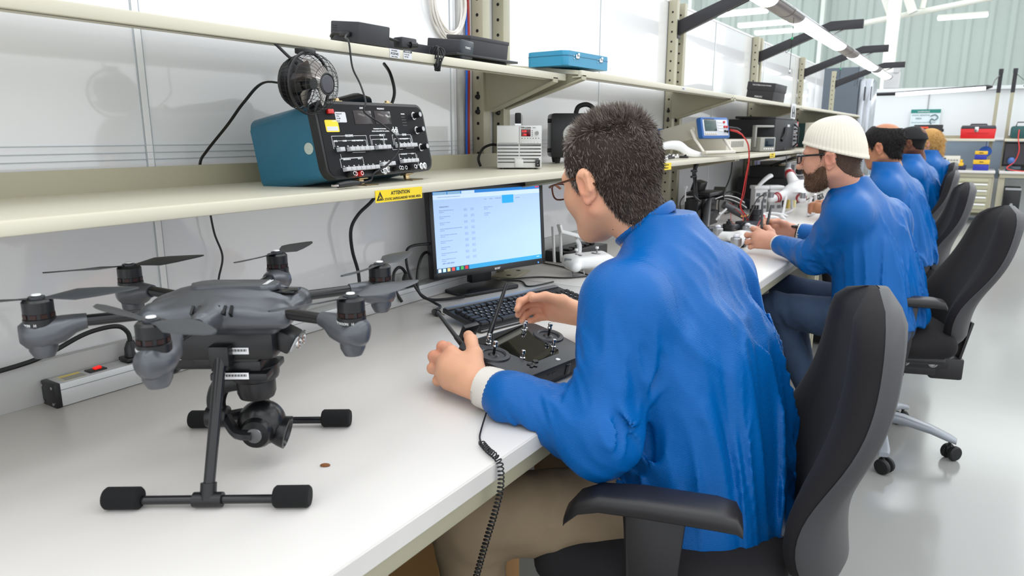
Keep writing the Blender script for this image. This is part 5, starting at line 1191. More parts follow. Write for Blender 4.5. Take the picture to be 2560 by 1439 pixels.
def speaker_case():
    W, H, D = .19, .165, .12
    t = thing('black_monitor_speaker', 'black box with a round white disc, half behind the front person\'s head', 'speaker box', (-1.275, 2.43, LZ + H / 2 + .022), yaw_frame(None, (.80, .60, 0)))
    b = MB(); b.prism(rrect(W, H, .012, 4), 'Z', -D, 0, bev=.004); b.build('case', BLACKP, t)
    b = MB(); b.lathe([(.0, .003), (.038, .003), (.039, .0)], (-.012, .004, 0), 'Z', 36, m=mat('disc_white', '#c9cac8', .5, var=.08)); dd = b.build('round_disc', None, t)
    text('9h', .03, frame((-.03, .0, .0032), (1, 0, 0), (0, 1, 0)), GREYP, dd)
    b = MB(); b.tube([(.005, H/2, -.05), (.015, H/2 + .025, -.05), (.045, H/2 + .034, -.05), (.070, H/2 + .022, -.05), (.080, H/2, -.05)], .009, 8, smooth=5, flat=.4); b.build('carry_strap', RUBBER, t)
    for x in (-.068, .068):
        for z in (-.02, -.10): b = MB(); b.cyl((x, -H/2 - .021, z), (x, -H/2, z), .009, .013, 12); b.build('foot', RUBBER, t)
    for y in (-.055, .055): b = MB(); b.cyl((-W/2 - .012, y, -.02), (-W/2, y, -.02), .008, n=12); b.build('bumper', RUBBER, t)
speaker_case()
def fan():
    C = Vector((-1.120, 1.000, 1.368)); f = Vector((.985, .13, -.06)).normalized(); up = Vector((0, 0, 1)); rt = up.cross(f).normalized() * -1; up = f.cross(rt) * -1
    R = Matrix((rt, up, rt.cross(up))).transposed(); s_ = 1 if rt.cross(up).dot(f) > 0 else -1
    t = thing('clip_fan', 'small black desk fan with a wire cage hung under the upper shelf', 'fan', tuple(C), tuple(R.to_euler()))
    W = mat('fan_wire', '#141213', .4, var=.1); z_ = lambda z: z * s_
    b = MB()
    for r, z, th in ((.0585, .0, .0032), (.057, .014, .0006), (.048, .032, .0006), (.034, .041, .0006), (.020, .044, .0014), (.056, -.012, .0006), (.050, -.030, .0008)):
        b.tube([(r * math.cos(a), r * math.sin(a), z_(z)) for a in [2*PI*i/40 for i in range(40)]], th, 5, close=True)
    b.build('cage_rings', W, t)
    b = MB()
    for k in range(36):
        a = 2*PI*k/36; a2 = a + .16
        b.tube([(.0585 * math.cos(a), .0585 * math.sin(a), 0), (.054 * math.cos(a + .04), .054 * math.sin(a + .04), z_(.024)), (.040 * math.cos(a + .1), .040 * math.sin(a + .1), z_(.038)), (.019 * math.cos(a2), .019 * math.sin(a2), z_(.044))], .00042, 4, smooth=2)
    b.build('front_wires', W, t)
    b = MB()
    for k in range(40):
        a = 2*PI*k/40; b.tube([(.0585 * math.cos(a), .0585 * math.sin(a), 0), (.053 * math.cos(a), .053 * math.sin(a), z_(-.022)), (.046 * math.cos(a), .046 * math.sin(a), z_(-.038))], .0004, 4)
    b.build('rear_wires', W, t)
    b = MB(); b.lathe([(.0, z_(.046)), (.016, z_(.0455)), (.019, z_(.043))], (0, 0, 0), 'Z', 28, m=mat('fan_badge', '#4a4a50', .35, metal=.4)); b.build('front_badge', None, t)
    b = MB(); b.lathe([(.0, z_(-.050)), (.026, z_(-.050)), (.046, z_(-.040)), (.048, z_(-.034)), (.024, z_(-.030)), (.018, z_(-.008)), (.0, z_(-.008))], (0, 0, 0), 'Z', 28); b.build('motor_housing', BLACKP, t)
    BM = mat('fan_blade_steel', '#8f8a86', .25, metal=.85, var=.1); b = MB(); b.lathe([(.0, z_(.010)), (.012, z_(.010)), (.014, z_(-.008)), (.0, z_(-.008))], (0, 0, 0), 'Z', 20); b.build('blade_hub', BLACKP, t)
    for k in range(4):
        a0 = k * PI / 2 + .5; b = MB(); rg = []
        for i in range(7):
            r = .012 + .036 * i / 6; w_ = .35 + .30 * math.sin(i / 6 * PI * .7); rg.append([Vector((r * math.cos(a0 + u * w_), r * math.sin(a0 + u * w_), z_(.002 + .012 * u + dz))) for u, dz in ((-1, 0), (-.3, .0015), (.4, .0015), (1, 0), (.4, .0005), (-.3, .0005))])
        b.ring_stack(rg); b.build('fan_blade', BM, t)
    b = MB(); b.box((0, .060, z_(-.01)), (.03, .012, .03), bev=.003); b.build('shelf_clip', BLACKP, t)
fan()
cable('power_cable', 'flat black cable drooping from the fan down behind the lower shelf', [(-1.15, .985, 1.362), (-1.20, .955, 1.370), (-1.28, .965, 1.335), (-1.35, .972, 1.290), (-1.42, .965, 1.235), (-1.436, .955, 1.206), (-1.4395, .955, 1.15)], .0042, 'loose cables round the front bench', flat=.5)
cable('power_cable', 'short black strap from the upper shelf underside to the fan', [(-1.165, .955, 1.445), (-1.150, .975, 1.42), (-1.140, .990, 1.405)], .003, 'loose cables round the front bench')
cable('power_cable', 'black cord hanging behind the teal test set', [(-1.40, 1.52, 1.46), (-1.36, 1.50, 1.43), (-1.352, 1.505, 1.38), (-1.36, 1.49, 1.335), (-1.37, 1.47, 1.30)], .0045, 'loose cables round the front bench')
def lead():
    t = thing('charger_lead', 'thin black charger lead hanging over the test set to its plug', 'cable', (-1.138, 1.135, 1.40), group='loose cables round the front bench')
    b = MB(); b.tube([(-1.200, 1.190, 1.488), (-1.168, 1.150, 1.474), (-1.148, 1.140, 1.460), (-1.143, 1.142, 1.41), (-1.130, 1.150, 1.375), (-1.095, 1.128, 1.337), (-1.092, 1.120, 1.315), (-1.080, 1.160, 1.290), (-1.062, 1.185, 1.262), (-1.056, 1.180, 1.232), (-1.062, 1.150, 1.205), (-1.070, 1.118, 1.188), (-1.074, 1.112, 1.174), (-1.078, 1.085, 1.170)], .0021, 8, smooth=6); b.build('lead', CABLE, t, world=True)
    b = MB(); b.tube([(-1.080, 1.090, 1.170), (-1.082, 1.075, 1.170), (-1.082, 1.060, 1.170), (-1.081, 1.040, 1.169), (-1.080, 1.022, 1.168)], [.003, .005, .0065, .0065, .0055], 10); b.box((-1.079, 1.014, 1.168), (.007, .014, .004), m=CHROME); b.build('plug', BLACKP, t, world=True)
lead()
def boxy(name, label, cat, c, size, m, rz=0., bev=.003, grp=None, parts=None):
    tilt = .11 if 1.42 < c[2] < 1.52 else 0.
    t = thing(name, label, cat, (c[0], c[1], c[2]), (0, tilt, rz), grp); b = MB(); b.box((0, 0, size[2] / 2), size, bev=bev); b.build('body', m, t)
    if parts: parts(t, *size)
    return t
DB = mat('charger_black', '#26272d', .5, var=.05, bump=.0002, bs=600)
US = 1.474
def p_(t, w, d, h):
    b = MB()
    for k in range(5): b.box((-w/2 + .012, -d/2 - .0003, h - .010 - k * .005), (.014, .001, .0016))
    b.build('vent_row', BLACKG, t); b = MB(); b.box((.010, -d/2 - .006, .018), (.030, .012, .011), bev=.003); b.tube([(-.004, -d/2 - .008, .018), (-.020, -d/2 - .012, .018), (-.030, -d/2 - .010, .010)], .004, 8, smooth=3); b.build('plug', BLACKP, t)
boxy('charger_box', 'black charger brick with side vents at the left end of the upper shelf things', 'charger', (-1.235, 1.262, US), (.088, .104, .046), DB, parts=p_)
boxy('flat_charger', 'long low black case lying behind the cable bundle on the upper shelf', 'charger', (-1.285, 1.52, US), (.05, .30, .030), DB)
def p_(t, w, d, h):
    b = MB(); b.box((w/2 - .003, 0, h/2), (.014, d + .002, h + .003), bev=.005); b.build('end_cap', mat('battery_grey', '#3c4147', .35, metal=.3), t)
    text('YUNEEC', .0078, frame((w/2 + .0045, -d/2 + .010, h * .55), (0, 1, 0), (0, 0, 1)), INKW, t)
boxy('drone_battery', 'grey-capped drone battery leaning among the black boxes', 'battery', (-1.235, 1.60, US), (.11, .058, .046), DB, rz=.12, parts=p_)
def p_(t, w, d, h):
    b = MB(); b.box((0, 0, h - .004), (w + .002, d + .002, .010), bev=.001); b.build('lid', mat('box_lid', '#3b393c', .55, var=.05), t)
boxy('black_carton', 'black lidded carton beside the upright post, upper shelf', 'box', (-1.250, 1.752, US), (.085, .185, .066), mat('box_black', '#343236', .55, var=.08, vs=30), rz=-.03, parts=p_)
b = MB(); b.box((-1.205, 1.70, US + .003), (.07, .30, .006), bev=.001); tag(b.build('black_tray', BLACKP), 'thin black tray under the black lidded carton', 'tray')
def bundle():
    t = thing('cable_bundle', 'bundle of looped black cable hanging over the upper shelf lip', 'cable', (-1.165, 1.44, 1.455), group='loose cables round the front bench')
    b = MB(); b.box((-1.195, 1.375, US + .012), (.03, .055, .024), bev=.004); b.build('adapter', DB, t, world=True)
    b = MB(); b.tube([(-1.21, 1.20 + .11, US + .022), (-1.185, 1.36, US + .010), (-1.175, 1.39, US + .004)], .0032, 8, smooth=6); b.tube([(-1.178, 1.375, US + .007), (-1.172, 1.392, US + .007)], [.008, .007], 10); b.build('lead', CABLE, t, world=True)
    for k in range(7):
        a = -.5 + k * .17; p = []
        for i in range(18):
            q = 2*PI*i/18; x = -1.158 + .006 * math.sin(q * 2 + k); yy = .008 * math.sin(q) * (1 + .5 * math.cos(q)); zz = .030 * math.cos(q)
            p.append((x + .002 * k - .004, 1.45 + yy * math.cos(a) + zz * math.sin(a) * .8, 1.455 + zz * math.cos(a) - yy * math.sin(a)))
        b = MB(); b.tube(p, .0017, 6, close=True, smooth=2); b.build('cable_loop', CABLE, t, world=True)
    b = MB(); b.tube([(-1.158 + .010 * math.cos(q), 1.45 + .010 * math.sin(q), 1.455) for q in [2*PI*i/16 for i in range(16)]], .0022, 6, close=True); b.build('cable_tie', CABLE, t, world=True)
bundle()
def bluecase():
    t = thing('flat_blue_case', 'flat light blue metal case with two latches on the upper shelf', 'case', (-1.195, 2.215, 1.486), -.06)
    C = mat('light_blue_enamel', '#2f8db2', .32, var=.04)
    b = MB(); b.prism(rrect(.155, .285, .018, 6), 'Z', 0, .046, bev=.005); b.build('body', C, t); b = MB(); b.prism(rrect(.157, .287, .018, 6), 'Z', .030, .0318); b.build('lid_seam', mat('seam_blue', '#1c5f7c', .4), t)
    for y in (-.075, .08):
        b = MB(); b.box((.0795, y, .030), (.004, .022, .014), bev=.002); b.box((.083, y, .036), (.006, .010, .010), bev=.002); b.build('latch', CHROME, t)
        for z in (.022, .032): b = MB(); b.ell((.0785, y - .020, z), (.0015, .0025, .0025), u=8, v=6); b.build('rivet', CHROME, t)
bluecase()
# labels on the shelf edges
def plate(name, label, cat, o, size, m, rows, dirv=(0, 1, 0), extra=None, th=.0006):
    t = thing(name, label, cat, o, (0, 0, 0)); M = frame((0, 0, 0), dirv, (0, 0, 1)); q = MB(); q.box((0, 0, 0), (size[0], size[1], th)); q.xf(M); q.build('plate', m, t)
    for (s_, x, y, z, mm) in rows: text(s_, z, M @ Matrix.Translation((x, y, th * .6)), mm, t, bold=z * .02)
    if extra: extra(t, M)
    return t
def esd(t, M, s=1., x0=-.063):
    q = MB(); q.prism([(x0 - .010, -.0085), (x0 + .012, -.0085), (x0 + .001, .0105)], 'Z', .0003, .0007); q.xf(M); tr = q.build('esd_triangle', INKK, t)
    q = MB(); q.tube([(x0 - .004, -.006, .0009), (x0 + .001, -.001, .0009), (x0 + .004, -.003, .0009), (x0 + .007, -.007, .0009)], .0008, 5, smooth=3); q.tube([(x0 - .001, .004, .0009), (x0 + .001, -.006, .0009)], .0007, 5); q.xf(M); q.build('esd_hand', YELLOW, tr)
plate('warning_label', 'yellow ATTENTION static safeguarded work area label on the lower shelf edge', 'label', (-1.0488, 1.173, 1.1405), (.152, .026), YELLOW, (('ATTENTION', -.028, .0015, .0110, INKK), ('STATIC SAFEGUARDED WORK AREA', -.048, -.0095, .0072, INKK)), extra=esd)
plate('asset_label', 'white PCS7342 asset label on the upper shelf edge', 'label', (-1.1552, 1.292, 1.4525), (.034, .020), mat('label_white', '#d9dadc'), (('PCS7342', -.014, -.003, .0070, INKK), ('THE CHARGER', -.012, .005, .0030, INKK), ('MAINT. CONTROL', -.012, -.008, .0025, INKK)))
plate('calibration_label', 'small CALIBRATED label with a black header on the upper shelf edge', 'label', (-1.1552, 1.337, 1.4535), (.030, .020), mat('label_white', '#d9dadc'), (('BY  PCS  7342', -.012, -.001, .0028, INKK), ('DATE 10/15', -.012, -.006, .0028, INKK)), extra=lambda t, M: (lambda q: (q.box((0, .007, .0005), (.029, .005, .0004)), q.xf(M), q.build('header', INKK, t), text('CALIBRATED', .0038, M @ Matrix.Translation((-.0125, .0055, .0009)), INKW, t)))(MB()))
plate('asset_label', 'small white label on the second upper shelf edge, by the post behind the head', 'label', (-1.0992, 3.10, 1.464), (.045, .012), mat('label_white', '#d9dadc'), (('PCS7342', -.02, -.003, .006, INKK),))
plate('warning_label', 'yellow label on the shelf edge behind the front person\'s head', 'label', (-1.0488, 2.80, 1.1405), (.10, .028), YELLOW, (('ATTENTION', -.03, .003, .009, INKK), ('STATIC SAFEGUARDED', -.045, -.008, .006, INKK)))
plate('warning_label', 'yellow label on the shelf edge below the grey meter with a bail handle', 'label', (-1.0488, 4.62, 1.1405), (.13, .028), YELLOW, (('ATTENTION', -.03, .003, .010, INKK), ('STATIC SAFEGUARDED AREA', -.055, -.008, .0065, INKK)))
# coil of white cable on the wall and the runs beside the post
def coil():
    t = thing('white_cable_coil', 'coil of white cable hanging on the board beside the upright post', 'cable', (WX + .02, 1.905, 1.66)); WC = mat('white_cable', '#d9d4cd', .5)
    for k in range(9):
        ra, rb = .088 - .004 * (k % 5), .125 - .0035 * k; b = MB(); b.tube([(WX + .012 + .004 * (k % 3) + .003 * math.sin(q * 3 + k), 1.900 + ra * math.cos(q) + .004 * math.sin(k), 1.688 + rb * math.sin(q)) for q in [2*PI*i/28 for i in range(28)]], .0034, 8, close=True, smooth=2); b.build('coil_turn', WC, t, world=True)
coil()
for y, c, r, l in ((1.995, '#1f5fc0', .004, 'blue cable running down the wall by the upright post'), (2.006, '#9a2a22', .006, 'red cable running down the wall by the upright post')):
    b = MB(); b.tube([(WX + .012, y + .004 * math.sin(z * 9), z) for z in [1.16 + i * .05 for i in range(17)]], r, 8, smooth=3); tag(b.build('wall_cable', mat('cable_' + c[1:], c, .45)), l, 'cable')
b = MB(); b.box((WX + .007, 1.965, 1.56), (.012, .022, .80), bev=.002); tag(b.build('cable_channel', mat('grey_channel', '#b7b6b2', .6, var=.15, vs=40)), 'grey speckled channel strip on the wall beside the blue and red cables', 'cable channel')
cable('power_cable', 'black cable looping behind the grey power supply', [(-1.36, 2.06, 1.225), (-1.385, 2.03, 1.235), (-1.405, 2.00, 1.222), (-1.41, 1.98, 1.19), (-1.405, 1.985, 1.163)], .0045, 'loose cables round the front bench')
# power strip and cables on the front bench
def strip():
    t = thing('power_strip', 'long aluminium power strip with a red lit switch along the back of the bench', 'power strip', (-1.430, 1.45, TZ))
    x0, x1, y0, y1, h = -1.458, -1.408, .60, 2.02, .046
    b = MB(); b.box(((x0 + x1) / 2, (y0 + y1) / 2, TZ + h / 2 + .001), (x1 - x0, y1 - y0, h), bev=.002); b.build('extrusion', ALU, t, world=True)
    b = MB(); b.box((x1 + .0003, (y0 + y1) / 2, TZ + .034), (.001, y1 - y0, .0012)); b.build('groove', GREYP, t, world=True)
    b = MB(); b.box(((x0 + x1) / 2, y0 - .005, TZ + h / 2 + .001), (x1 - x0 + .002, .012, h + .002), bev=.002); b.build('end_cap', BLACKP, t, world=True)
    for dx in (-.018, .018):
        for dz in (.008, .040): b = MB(); b.cyl(((x0 + x1) / 2 + dx, y0 - .013, TZ + dz), ((x0 + x1) / 2 + dx, y0 - .010, TZ + dz), .003, n=10); b.build('screw', CHROME, t, world=True)
    b = MB(); b.box(((x0 + x1) / 2, .680, TZ + h + .002), (.024, .034, .003), bev=.001, m=BLACKP); b.build('switch_frame', None, t, world=True)
    b = MB(); b.box(((x0 + x1) / 2, .683, TZ + h + .005), (.010, .014, .005), rot=(.15, 0, 0), bev=.001); b.build('lit_switch', mat('lit_red', '#e01810', .3, emit=.8, var=.05), t, world=True)
    b = MB(); b.box(((x0 + x1) / 2, .632, TZ + h + .0013), (.038, .045, .0006), m=mat('faded_label', '#c9c6b8', .5)); 
    for k in range(6): b.box(((x0 + x1) / 2 - .014 + k * .0056, .635, TZ + h + .0018), (.0022, .038, .0004), m=YELLOW if k < 2 else GREYP)
    b.build('strip_label', None, t, world=True)
    for y in (.755, 1.17, 1.42, 1.62, 1.80):
        b = MB(); b.box(((x0 + x1) / 2, y, TZ + h + .0012), (.032, .036, .001), bev=.0004); b.build('outlet', BLACKP, t, world=True)
strip()
def plug(y, pts, label, r=.0048):
    t = thing('plugged_power_cord', label, 'power cord', (-1.433, y, TZ + .048), group='cords plugged into the power strip')
    b = MB(); b.box((-1.433, y, TZ + .053), (.034, .040, .008), bev=.002); b.tube([(-1.433, y, TZ + .055), (-1.433, y, TZ + .075), (-1.433, y, TZ + .090)], [.014, .013, .007], 12); b.build('plug', BLACKP, t, world=True)
    b = MB(); b.tube([(-1.433, y, TZ + .088)] + pts, r, 8, smooth=7); b.build('cord', CABLE, t, world=True)
plug(.755, [(-1.433, .752, .868), (-1.432, .735, .885), (-1.430, .700, .889), (-1.432, .66, .883), (-1.440, .60, .860), (-1.445, .545, .850), (-1.445, .42, .846)], 'black cord arching left from the strip behind the hexacopter')
plug(1.17, [(-1.433, 1.15, .868), (-1.438, 1.12, .865), (-1.445, 1.10, .84), (-1.447, 1.085, .82)], 'short black cord looping by the whiteboard behind the drone body')
plug(1.42, [(-1.437, 1.42, .89), (-1.440, 1.405, .95), (-1.436, 1.40, 1.01), (-1.43, 1.425, 1.05), (-1.415, 1.465, 1.085), (-1.40, 1.49, 1.125), (-1.40, 1.50, 1.143)], 'black cord rising from the strip to the lower shelf')
plug(1.62, [(-1.43, 1.60, .868), (-1.425, 1.575, .875), (-1.42, 1.55, .86), (-1.415, 1.545, .82), (-1.40, 1.56, .775)], 'black cord curling at the strip left of the monitor')
plug(1.80, [(-1.428, 1.78, .875), (-1.42, 1.70, .905), (-1.40, 1.64, .87), (-1.385, 1.62, .80), (-1.35, 1.64, .772), (-1.30, 1.74, .768)], 'black cord curling at the strip behind the monitor stand')
cable('video_cable', 'thick black monitor cable arching left to the strip and forward to a plug', [(-1.355, 1.80, .925), (-1.39, 1.70, .935), (-1.40, 1.61, .938), (-1.395, 1.58, .915), (-1.39, 1.585, .86), (-1.365, 1.60, .80), (-1.32, 1.615, .772), (-1.285, 1.60, .768), (-1.270, 1.565, .767), (-1.268, 1.545, .767)], .0042)
def mplug():
    t = thing('cord_plug', 'black mains plug lying with bare pins before the keyboard', 'plug', (-1.24, 1.53, TZ))
    b = MB(); b.tube([(-1.270, 1.548, .767), (-1.262, 1.542, .768), (-1.250, 1.535, .769), (-1.234, 1.527, .769)], [.005, .008, .010, .010], 10); b.build('plug', BLACKP, t, world=True)
    for dx, dy in ((0, 0), (.006, .010)): b = MB(); b.box((-1.222 + dx * .6, 1.518 + dy, .769), (.022, .004, .0015), rot=(0, 0, -.5)); b.build('pin', mat('brass', '#b59a5a', .3, metal=1), t, world=True)
mplug()
cable('thin_cord', 'thin blue-black cord hanging under the lower shelf behind the drone', [(-1.455, .978, 1.135), (-1.452, .985, 1.05), (-1.45, 1.0, .99), (-1.452, .985, .93), (-1.450, 1.00, .88), (-1.448, 1.02, .835), (-1.44, 1.02, .812)], .0024)
for k, pts in enumerate(([(-1.18, 2.10, .767), (-1.22, 2.00, .764), (-1.30, 2.06, .764), (-1.40, 1.95, .766)], [(-1.10, 2.30, .766), (-1.18, 2.20, .764), (-1.28, 2.15, .764), (-1.36, 2.02, .766)], [(-1.05, 2.22, .766), (-1.16, 2.30, .764), (-1.30, 2.38, .764), (-1.40, 2.40, .766)])):
    cable('loose_cable', ('thin black cable on the bench just behind the monitor base', 'thin black cable on the bench right of the monitor', 'thin black cable on the bench by the white controller')[k], pts, .0028)
# wrist-strap cord: straight, then coiled, over the bench edge
def coilcord():
    t = thing('wrist_strap_cord', 'coiled black grounding cord running from the cuff over the bench edge', 'cord', (-.62, .88, .77))
    b = MB(); b.tube([(-.690, .985, .775), (-.672, .945, .765), (-.655, .915, .7635), (-.636, .893, .7635)], .0016, 6, smooth=6); b.build('straight_lead', CABLE, t, world=True)
    path = [Vector(p) for p in ((-.636, .893, .7665), (-.610, .875, .7665), (-.586, .862, .7665), (-.576, .860, .755), (-.574, .858, .72), (-.580, .852, .68), (-.592, .845, .63), (-.606, .838, .57), (-.622, .832, .50), (-.636, .828, .42), (-.642, .826, .34))]
    Q = []
    for i in range(len(path) - 1):
        p0, p1, p2, p3 = path[max(i-1, 0)], path[i], path[i+1], path[min(i+2, len(path)-1)]
        for k in range(10): u = k / 10; Q.append(.5 * ((2*p1) + (-p0+p2)*u + (2*p0-5*p1+4*p2-p3)*u*u + (-p0+3*p1-3*p2+p3)*u**3))
    s = [0]
    for i in range(1, len(Q)): s.append(s[-1] + (Q[i] - Q[i-1]).length)
    tot = s[-1]; turns = int(tot / .0068); pts = []; N = turns * 12; j = 0
    for k in range(N):
        d = tot * k / N
        while j < len(s) - 2 and s[j+1] < d: j += 1
        u = (d - s[j]) / max(s[j+1] - s[j], 1e-9); c = Q[j].lerp(Q[j+1], u); tn = (Q[j+1] - Q[j]).normalized(); a = tn.cross(Vector((.3, .9, .1))).normalized(); b_ = tn.cross(a); q = 2*PI*k/12
        rr = .0048; pts.append(c + (a * math.cos(q) + b_ * math.sin(q)) * rr)
    b = MB(); b.tube(pts, .00125, 5); b.build('coiled_lead', CABLE, t, world=True)
coilcord()
def carton():
    t = thing('cardboard_box', 'brown printed cardboard box under the front bench', 'box', (-1.13, 1.335, .0))
    CB = mat('cardboard', '#a9804f', .8, var=.08, vs=20, aniso=(40, 4, 4)); b = MB(); b.box((-1.13, 1.335, .31), (.36, .36, .62), bev=.002); b.build('body', CB, t, world=True)
    for s_, z, y, sz in (('MATION', .395, 1.375, .034), ('TRONIC', .315, 1.345, .034)): text(s_, sz, frame((-.9495, y, z), (0, 1, 0), (0, 0, 1)), INKK, t, world=True)
    for y in (1.44, 1.48): b = MB(); b.prism([(y - .004, .25), (y + .004, .25), (y + .004, .28), (y + .014, .28), (y, .30), (y - .014, .28), (y - .004, .28)], 'X', -.95, -.9492); b.build('arrow_mark', INKK, t, world=True)
carton()
# ================================================================== instruments on the shelves farther along
CREAM = mat('cream_instrument', '#cfcabd', .45, var=.03); BLU2 = mat('meter_blue', '#1f5a9e', .4, var=.04); CASEB = mat('case_black', '#19181b', .6, var=.08, bump=.0003, bs=300)
def multimeter():
    rt = Vector((.30, .95, 0)).normalized(); out = Vector((.95, -.30, 0)).normalized(); tl = math.radians(12)
    Y = Vector((0, 0, math.cos(tl))) - out * math.sin(tl); Z = rt.cross(Y); R = Matrix((rt, Y, Z)).transposed(); W, H, D = .225, .098, .26
    rt2 = Vector((.55, .83, 0)); 
    t = thing('bench_multimeter', 'cream bench multimeter with a blue bumper front propped on its white bail', 'multimeter', (-1.085, 3.53, 1.300), tuple(R.to_euler()))
    b = MB(); b.box((0, 0, -D / 2 - .01), (W - .014, H - .012, D), bev=.004); b.build('case', CREAM, t)
    for z in (0, -D): b = MB(); b.prism(rrect(W + .004, H + .004, .012, 4), 'Z', z - .022, z + .004, bev=.004); b.build('bumper', BLU2, t)
    b = MB(); b.box((0, 0, .004), (W - .022, H - .020, .003), bev=.001); b.build('front_panel', mat('panel_cream', '#c6c9cf', .5), t)
    b = MB(); b.box((-.042, .010, .0062), (.098, .054, .0015), bev=.0005); b.build('display', mat('lcd_green', '#2b4440', .2, var=.05), t); text('8.8888', .018, frame((-.08, .004, .0072), (1, 0, 0), (0, 1, 0)), mat('lcd_dim', '#4d6f68', .5), t)
    b = MB(); b.box((-.050, .041, .0060), (.085, .004, .001)); b.build('name_line', INKK, t)
    for r in range(4):
        for c in range(3): b = MB(); b.box((.024 + c * .013, .028 - r * .014, .007), (.009, .008, .003), bev=.001); b.build('key', WHITEP, t)
    for k in range(6): b = MB(); b.box((-.086 + k * .0165, -.031, .007), (.011, .007, .003), bev=.001); b.build('key', mat('soft_key', '#c9bfae', .5), t)
    for (x, y, m) in ((.072, .027, RED), (.072, .004, RED), (.092, .004, RED), (.072, -.018, BLACKP), (.092, -.020, BLACKP)): b = MB(); b.lathe([(.0, .012), (.0055, .012), (.006, .005)], (x, y, 0), 'Z', 14); b.build('input_jack', m, t)
    for s in (1, -1):
        b = MB(); x = s * (W / 2 + .008); b.lathe([(.0, s * .0), (.016, s * .0), (.016, s * .012), (.0, s * .013)], (s * (W / 2), 0, -.05), 'X', 20); b.tube([(x, 0, -.05), (x, -.05, -.035), (x, -.118, .005)], [.013, .011, .009], 8, flat=.55); b.build('bail_arm', CREAM, t)
    b = MB(); b.box((0, -.122, .008), (W + .03, .016, .028), bev=.005); b.build('bail_bar', CREAM, t)
    return t
MM = multimeter()
def leads():
    t = thing('test_leads', 'red and black test leads hanging from the multimeter down to the bench', 'test leads', (-1.03, 3.65, 1.29))
    r = mat('lead_red', '#d8352e', .4, var=.04)
    b = MB(); b.tube([(-1.035, 3.62, 1.292), (-1.00, 3.625, 1.282), (-.985, 3.64, 1.27)], [.006, .0055, .004], 8); b.build('red_plug', RED, t, world=True)
    b = MB(); b.tube([(-1.04, 3.615, 1.302), (-1.00, 3.62, 1.297), (-.985, 3.63, 1.288)], [.006, .0055, .004], 8); b.build('black_plug', BLACKP, t, world=True)
    for k, (o, c) in enumerate(((0, r), (.012, mat('lead_dark_red', '#a3201e', .4)))):
        b = MB(); b.tube([(-.985, 3.64 + o, 1.272), (-.965, 3.70 + o, 1.22), (-.970, 3.76 + o, 1.14), (-.985, 3.78 + o * 2, 1.05), (-1.0, 3.80 + o * 3, .96), (-1.015, 3.83 + o, .89), (-1.00, 3.90 + o * 2, .83), (-.985, 3.94, .782), (-.96, 3.90 + o, .766)],   .0024, 6, smooth=6); b.build('lead', c, t, world=True)
    for k, pts in enumerate(([(-1.30, 4.55, .84), (-1.22, 4.40, .85), (-1.12, 4.15, .84), (-1.03, 3.95, .83), (-1.0, 3.85, .80), (-.98, 3.83, .766)], [(-1.31, 4.60, .82), (-1.25, 4.50, .80), (-1.16, 4.20, .767), (-1.08, 4.05, .766), (-1.0, 4.0, .766)], [(-1.10, 3.80, .766), (-1.02, 3.70, .766), (-.92, 3.80, .766), (-.90, 3.98, .766), (-.98, 4.02, .766), (-1.06, 3.92, .766)], [(-.90, 3.62, .766), (-.86, 3.52, .80), (-.81, 3.42, .87), (-.78, 3.36, .905), (-.762, 3.30, .89)])):
        b = MB(); b.tube(pts, .0022, 6, smooth=6); b.build('lead', r, t, world=True)
    for p0, p1 in (((-.745, 3.185, .865), (-.768, 3.26, .975)), ((-.735, 3.235, .86), (-.742, 3.32, .955))):
        p0, p1 = Vector(p0), Vector(p1); b = MB(); b.tube([p0 - (p1 - p0) * .45, p0 - (p1 - p0) * .2, p0, p0 + (p1 - p0) * .5, p1], [.001, .003, .0055, .006, .004], 10); b.build('probe', mat('probe_black', '#1c1c20', .35), t, world=True)
    b = MB(); b.tube([(-.768, 3.26, .975), (-.775, 3.32, 1.0), (-.83, 3.42, .97), (-.90, 3.58, .88), (-.96, 3.66, .82)], .003, 6, smooth=6); b.build('lead', CABLE, t, world=True)
leads()
def slots(t, n, x0, dx, z, sz, y, m=BLACKG, nm='vent_row'):
    b = MB()
    for k in range(n): b.box((x0 + k * dx, y, z), sz)
    return b.build(nm, m, t)
t = boxy('vented_instrument', 'low cream instrument with side vent slots behind the multimeter bail', 'instrument', (-1.29, 4.30, LZ + .006), (.24, .52, .075), CREAM, rz=.0, parts=lambda t, w, d, h: (slots(t, 10, -.02, 0, 0, (0, 0, 0), 0) if False else (lambda b: ([b.box((w/2 + .0005, -.16 + .022 * k, h * .62), (.001, .007, .034)) for k in range(12)], b.build('vent_row', BLACKG, t)))(MB())))
def greymeter():
    t = thing('portable_meter', 'small grey meter with an open bail handle beside the black equipment case', 'meter', (-1.095, 4.68, LZ), yaw_frame(None, (.62, .78, 0)))
    G = mat('meter_grey', '#a3a29b', .45, var=.04)
    b = MB(); b.box((0, .047, -.08), (.115, .088, .16), bev=.005); b.build('case', G, t)
    b = MB(); b.box((.010, .058, .002), (.070, .050, .003), bev=.001); b.build('display', mat('lcd_blue', '#1d2c38', .15), t)
    for k in range(5): b = MB(); b.box((-.028 + k * .016, .020, .002), (.010, .008, .003)); b.build('key', WHITEP, t)
    b = MB()
    for s in (1, -1): b.box((s * .068, .095, -.05), (.014, .13, .032), bev=.004)
    b.box((0, .158, -.05), (.15, .014, .034), bev=.004); b.build('bail_handle', G, t)
greymeter()
